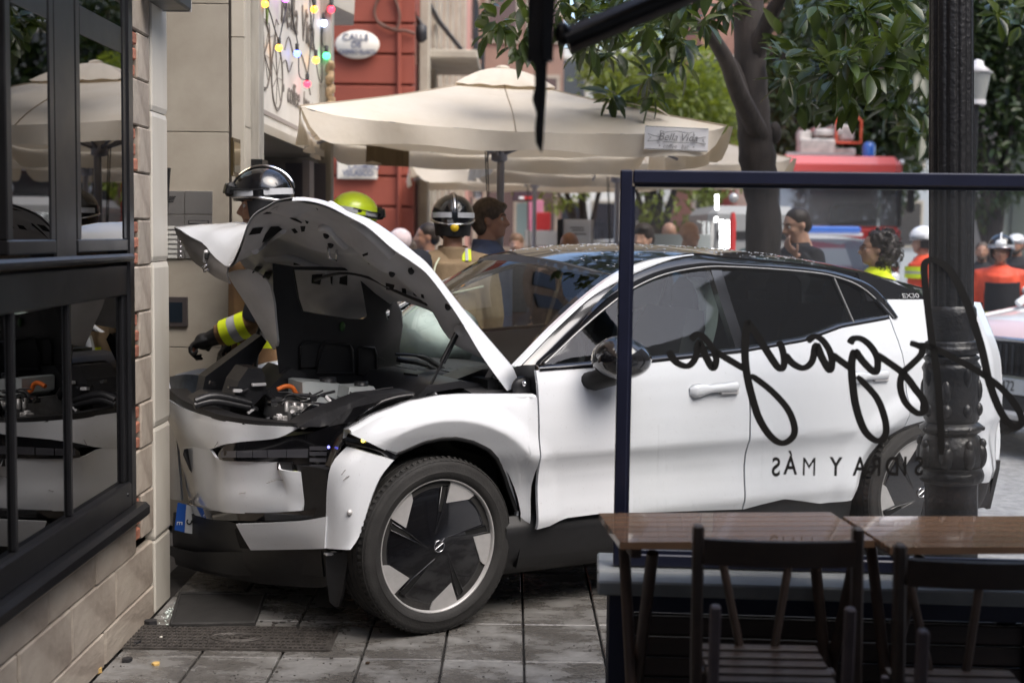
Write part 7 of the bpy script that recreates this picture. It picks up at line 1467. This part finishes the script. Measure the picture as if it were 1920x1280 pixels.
# firefighter with the yellow helmet behind the bonnet
pos, z = at_head(657, 345, 8.3)
B_ = person('firefighter with fluorescent yellow helmet and goggles behind the raised bonnet', pos, R(28), 1.765, .012, M_tan, M_tan, M_skin2, hair=M_hair, nod=R(10), bulk=1.1)
helmet(B_, M_hyel, goggles=(.130, 0, .055), crest=False); hb = B_
shape('helmet_ridge', MB().ball(B_['P'](-.02, 0, .14), (.08, .03, .035), 14, 8, M=B_['Mh']), M_hyel, B_['t']); shape('vent_disc', MB().lathe([(.0, .006), (.018, .005), (.02, 0)], M=Matrix.Translation(B_['P'](-.03, -.118, .075)) @ Matrix.Rotation(R(70), 4, 'X'), n=14), M_black_plastic, B_['t'])
# firefighter seen from behind
pos, z = at_head(850, 355, 8.0)
C_ = person('firefighter in tan jacket and black helmet seen from behind beside the windscreen', pos, R(97), 1.75, .010, M_tan, M_tan, M_skin2, hair=M_hair, bulk=1.14, eyes=False)
helmet(C_, M_hblack, knob=M_knob); tape(C_, (0, 0, .80), (0, 0, .90), .200, (.35, .3, .35))
nk = C_['nk']
shape('collar', MB().tube([nk + Vector((.0, 0, -.03)), nk + Vector((-.01, 0, .045))], [.098, .088], 20, cap=False), M_tan, C_['jk']); sd_ = -1
shape('shoulder_tab', MB().box(nk + Vector((-.075, -.075, -.005)), (.02, .055, .085), ry=R(35), bev=.004), M_yellow, C_['jk']); shape('shoulder_tab_strip', MB().box(nk + Vector((-.082, -.075, -.003)), (.022, .016, .087), ry=R(35)), M_reflect, C_['jk'])
shape('shoulder_patch', MB().ball(C_['sh'][1] + Vector((-.03, .02, .0)), (.103, .108, .103), 16, 10), M_navyc, C_['jk'])
shape('piping', MB().tube(smoothpath([nk + Vector((-.10, .085, -.02)), nk + Vector((-.135, .115, -.08)), nk + Vector((-.165, .125, -.20)), nk + Vector((-.175, .12, -.40))], 5), .006, 6), mat('pale_piping', (.65, .68, .5), .6), C_['jk']); shape('piping', MB().tube(smoothpath([nk + Vector((-.15, .17, -.20)), nk + Vector((-.17, .02, -.22)), nk + Vector((-.15, -.17, -.18))], 5), .006, 6), bpy.data.materials['pale_piping'], C_['jk'])
# bystanders
def by(label, x, y, d, face, H=None, **k):
    q = at(x, y, d); h = H or (q.z / 1.012); return person(label, (q.x, d), R(face), h, k.pop('vox', .014), eyes=k.pop('eyes', d < 11), **k)
M_blue = mat('blue_shirt', (.055, .075, .14), .8, var=.15, vscale=10, bump=.3, bscale=20); M_lblue = mat('bright_blue_jacket', (.10, .33, .62), .7, var=.1); M_black = mat('black_uniform', (.010, .010, .013), .8, var=.3, vscale=14, bump=.4, bscale=20); M_beige = mat('beige_coat', (.45, .40, .34), .85, var=.12, vscale=10); M_or = mat('orange_red_jacket', (.80, .085, .03), .6, var=.08); M_pinkh = mat('pale_pink_knit', (.62, .52, .52), .9, var=.08, vscale=30); M_blond = mat('light_brown_hair', (.16, .085, .04), .6, var=.4, vscale=50)
by('man with grey brown hair and blue shirt in profile beside the parasol pole', 912, 371, 8.7, -8, top=M_blue, hair=M_hair_grey, hair_kind='full', skin=M_skin2, vox=.011)
by('woman with tied back brown hair facing the camera behind the car roof', 969, 436, 14, -100, top=M_black, hair=M_blond, hair_kind='bun')
by('bald man seen from behind in front of the white notice sheet', 1068, 431, 9.8, 85, top=M_black, skin=M_skin2)
hp = by('person in a pale pink knitted hat behind the bonnet', 748, 431, 12, 60, top=M_beige); bake('knitted_hat', MB().ball(hp['P'](-.01, 0, .045), (.115, .098, .10), 16, 10), .012, M_pinkh, hp['t'], 2)
by('dark haired man in a bright blue jacket behind the firefighter', 806, 416, 11.5, 190, top=M_lblue, hair=M_hair, skin=M_skin2); by('person in a beige coat low behind the bonnet', 776, 446, 13, 100, top=M_beige, hair=M_hair_grey)
by('woman with dark wavy hair and black top behind the glass screen', 1208, 418, 11, -120, top=M_black, hair=M_hair, hair_kind='full')
by('bald man with his back turned behind the pale terrace screen', 1256, 414, 14.5, 100, top=M_black, skin=M_skin2); by('balding man with glasses and blue collar facing right', 1290, 412, 12.2, -50, top=M_lblue, skin=M_skin)
pos, z = at_head(1497, 388, 10.2); lo = lambda x, y, d: Matrix.Rotation(-R(200), 3, 'Z') @ (at(x, y, d) - Vector((pos[0], pos[1], 0)))
po = by('police officer in black uniform raising a hand to the mouth', 1500, 388, 10.2, 200, top=M_black, legs=M_black, hair=M_hair, vox=.011, bulk=1.12, nod=R(14), arms={1: (lo(1530, 520, 10.0), lo(1490, 478, 9.95), (-1, 0, 0))})
shape('shoulder_badge', MB().box(po['sh'][-1] + Vector((-.02, -.085, -.10)), (.05, .01, .05)), mat('gold_patch', (.7, .45, .05), .5), po['jk']); shape('back_lettering', MB().box(po['chest'] + Vector((-.165, -.03, .07)), (.01, .16, .05)), mat('pale_patch', (.6, .6, .62), .6), po['jk'])
wo = by('woman with dark curly hair and glasses in a yellow high visibility vest', 1650, 432, 9.2, 176, top=M_yellow, hair=mat('dark_curly_hair', (.028, .022, .020), .5, var=.5, vscale=60), hair_kind='curly', vox=.010, skin=M_skin)
P = wo['P']; gl = MB()
for s in (-1, 1): gl.tube([P(.098, s * .032 + .024 * math.cos(a), .004 + .019 * math.sin(a)) for a in np.linspace(0, 6.283, 20)], .0028, 6); gl.tube([P(.098, s * .056, .010), P(.05, s * .080, .012), P(-.012, s * .085, .008)], .003, 6)
gl.tube([P(.100, -.010, .008), P(.104, 0, .011), P(.100, .010, .008)], .003, 6); shape('glasses', gl, mat('glasses_frame', (.12, .05, .03), .3), wo['t'])
wh = by('firefighter in a white helmet and orange vest beside the lamp post', 1735, 432, 14, 180, top=M_or, hair=M_hair); helmet(wh, M_hwhite, crest=False); tape(wh, (0, 0, 1.20), (0, 0, 1.32), .19, (.4, .2, .4))
by('man in a dark jumper standing right of the lamp post', 1842, 452, 15.5, -110, top=M_black, hair=M_hair_grey, skin=M_skin2, beard=M_hair_grey)
rj = by('firefighter in an orange and black jacket with a black and white helmet', 1878, 448, 12.4, -112, top=M_or, legs=M_black, hair=M_hair, bulk=1.12, skin=M_skin2); helmet(rj, M_hblack, crest=M_hwhite); shape('helmet_plate', MB().ball(rj['P'](.10, 0, .085), (.05, .055, .045), 12, 8, M=rj['Mh']), M_hwhite, rj['t'])
k_ = rj['k']; shape('chest_panel', MB().tube([rj['hip'] + Vector((.03, .02, .06)), rj['chest'] + Vector((.035, .02, .06))], [.168, .160], 18), M_black, rj['jk']); tape(rj, (0, 0, .86), (0, 0, .95), .205, (.1, .8, .1)); shape('arm_badge', MB().ball(rj['sh'][1] + Vector((.06, .05, -.12)), (.03, .03, .035), 10, 8), M_fwhite, rj['jk'])
cp = by('man in a black jacket and white cap at the right edge', 1908, 438, 15.0, -130, top=M_black, hair=M_hair, skin=M_skin2, beard=M_hair); bake('cap', MB().ball(cp['P'](-.005, 0, .065), (.112, .094, .068), 16, 10, M=cp['Mh']).ball(cp['P'](.10, 0, .055), (.06, .07, .012), 14, 8, M=cp['Mh']), .010, M_hwhite, cp['t'], 1)
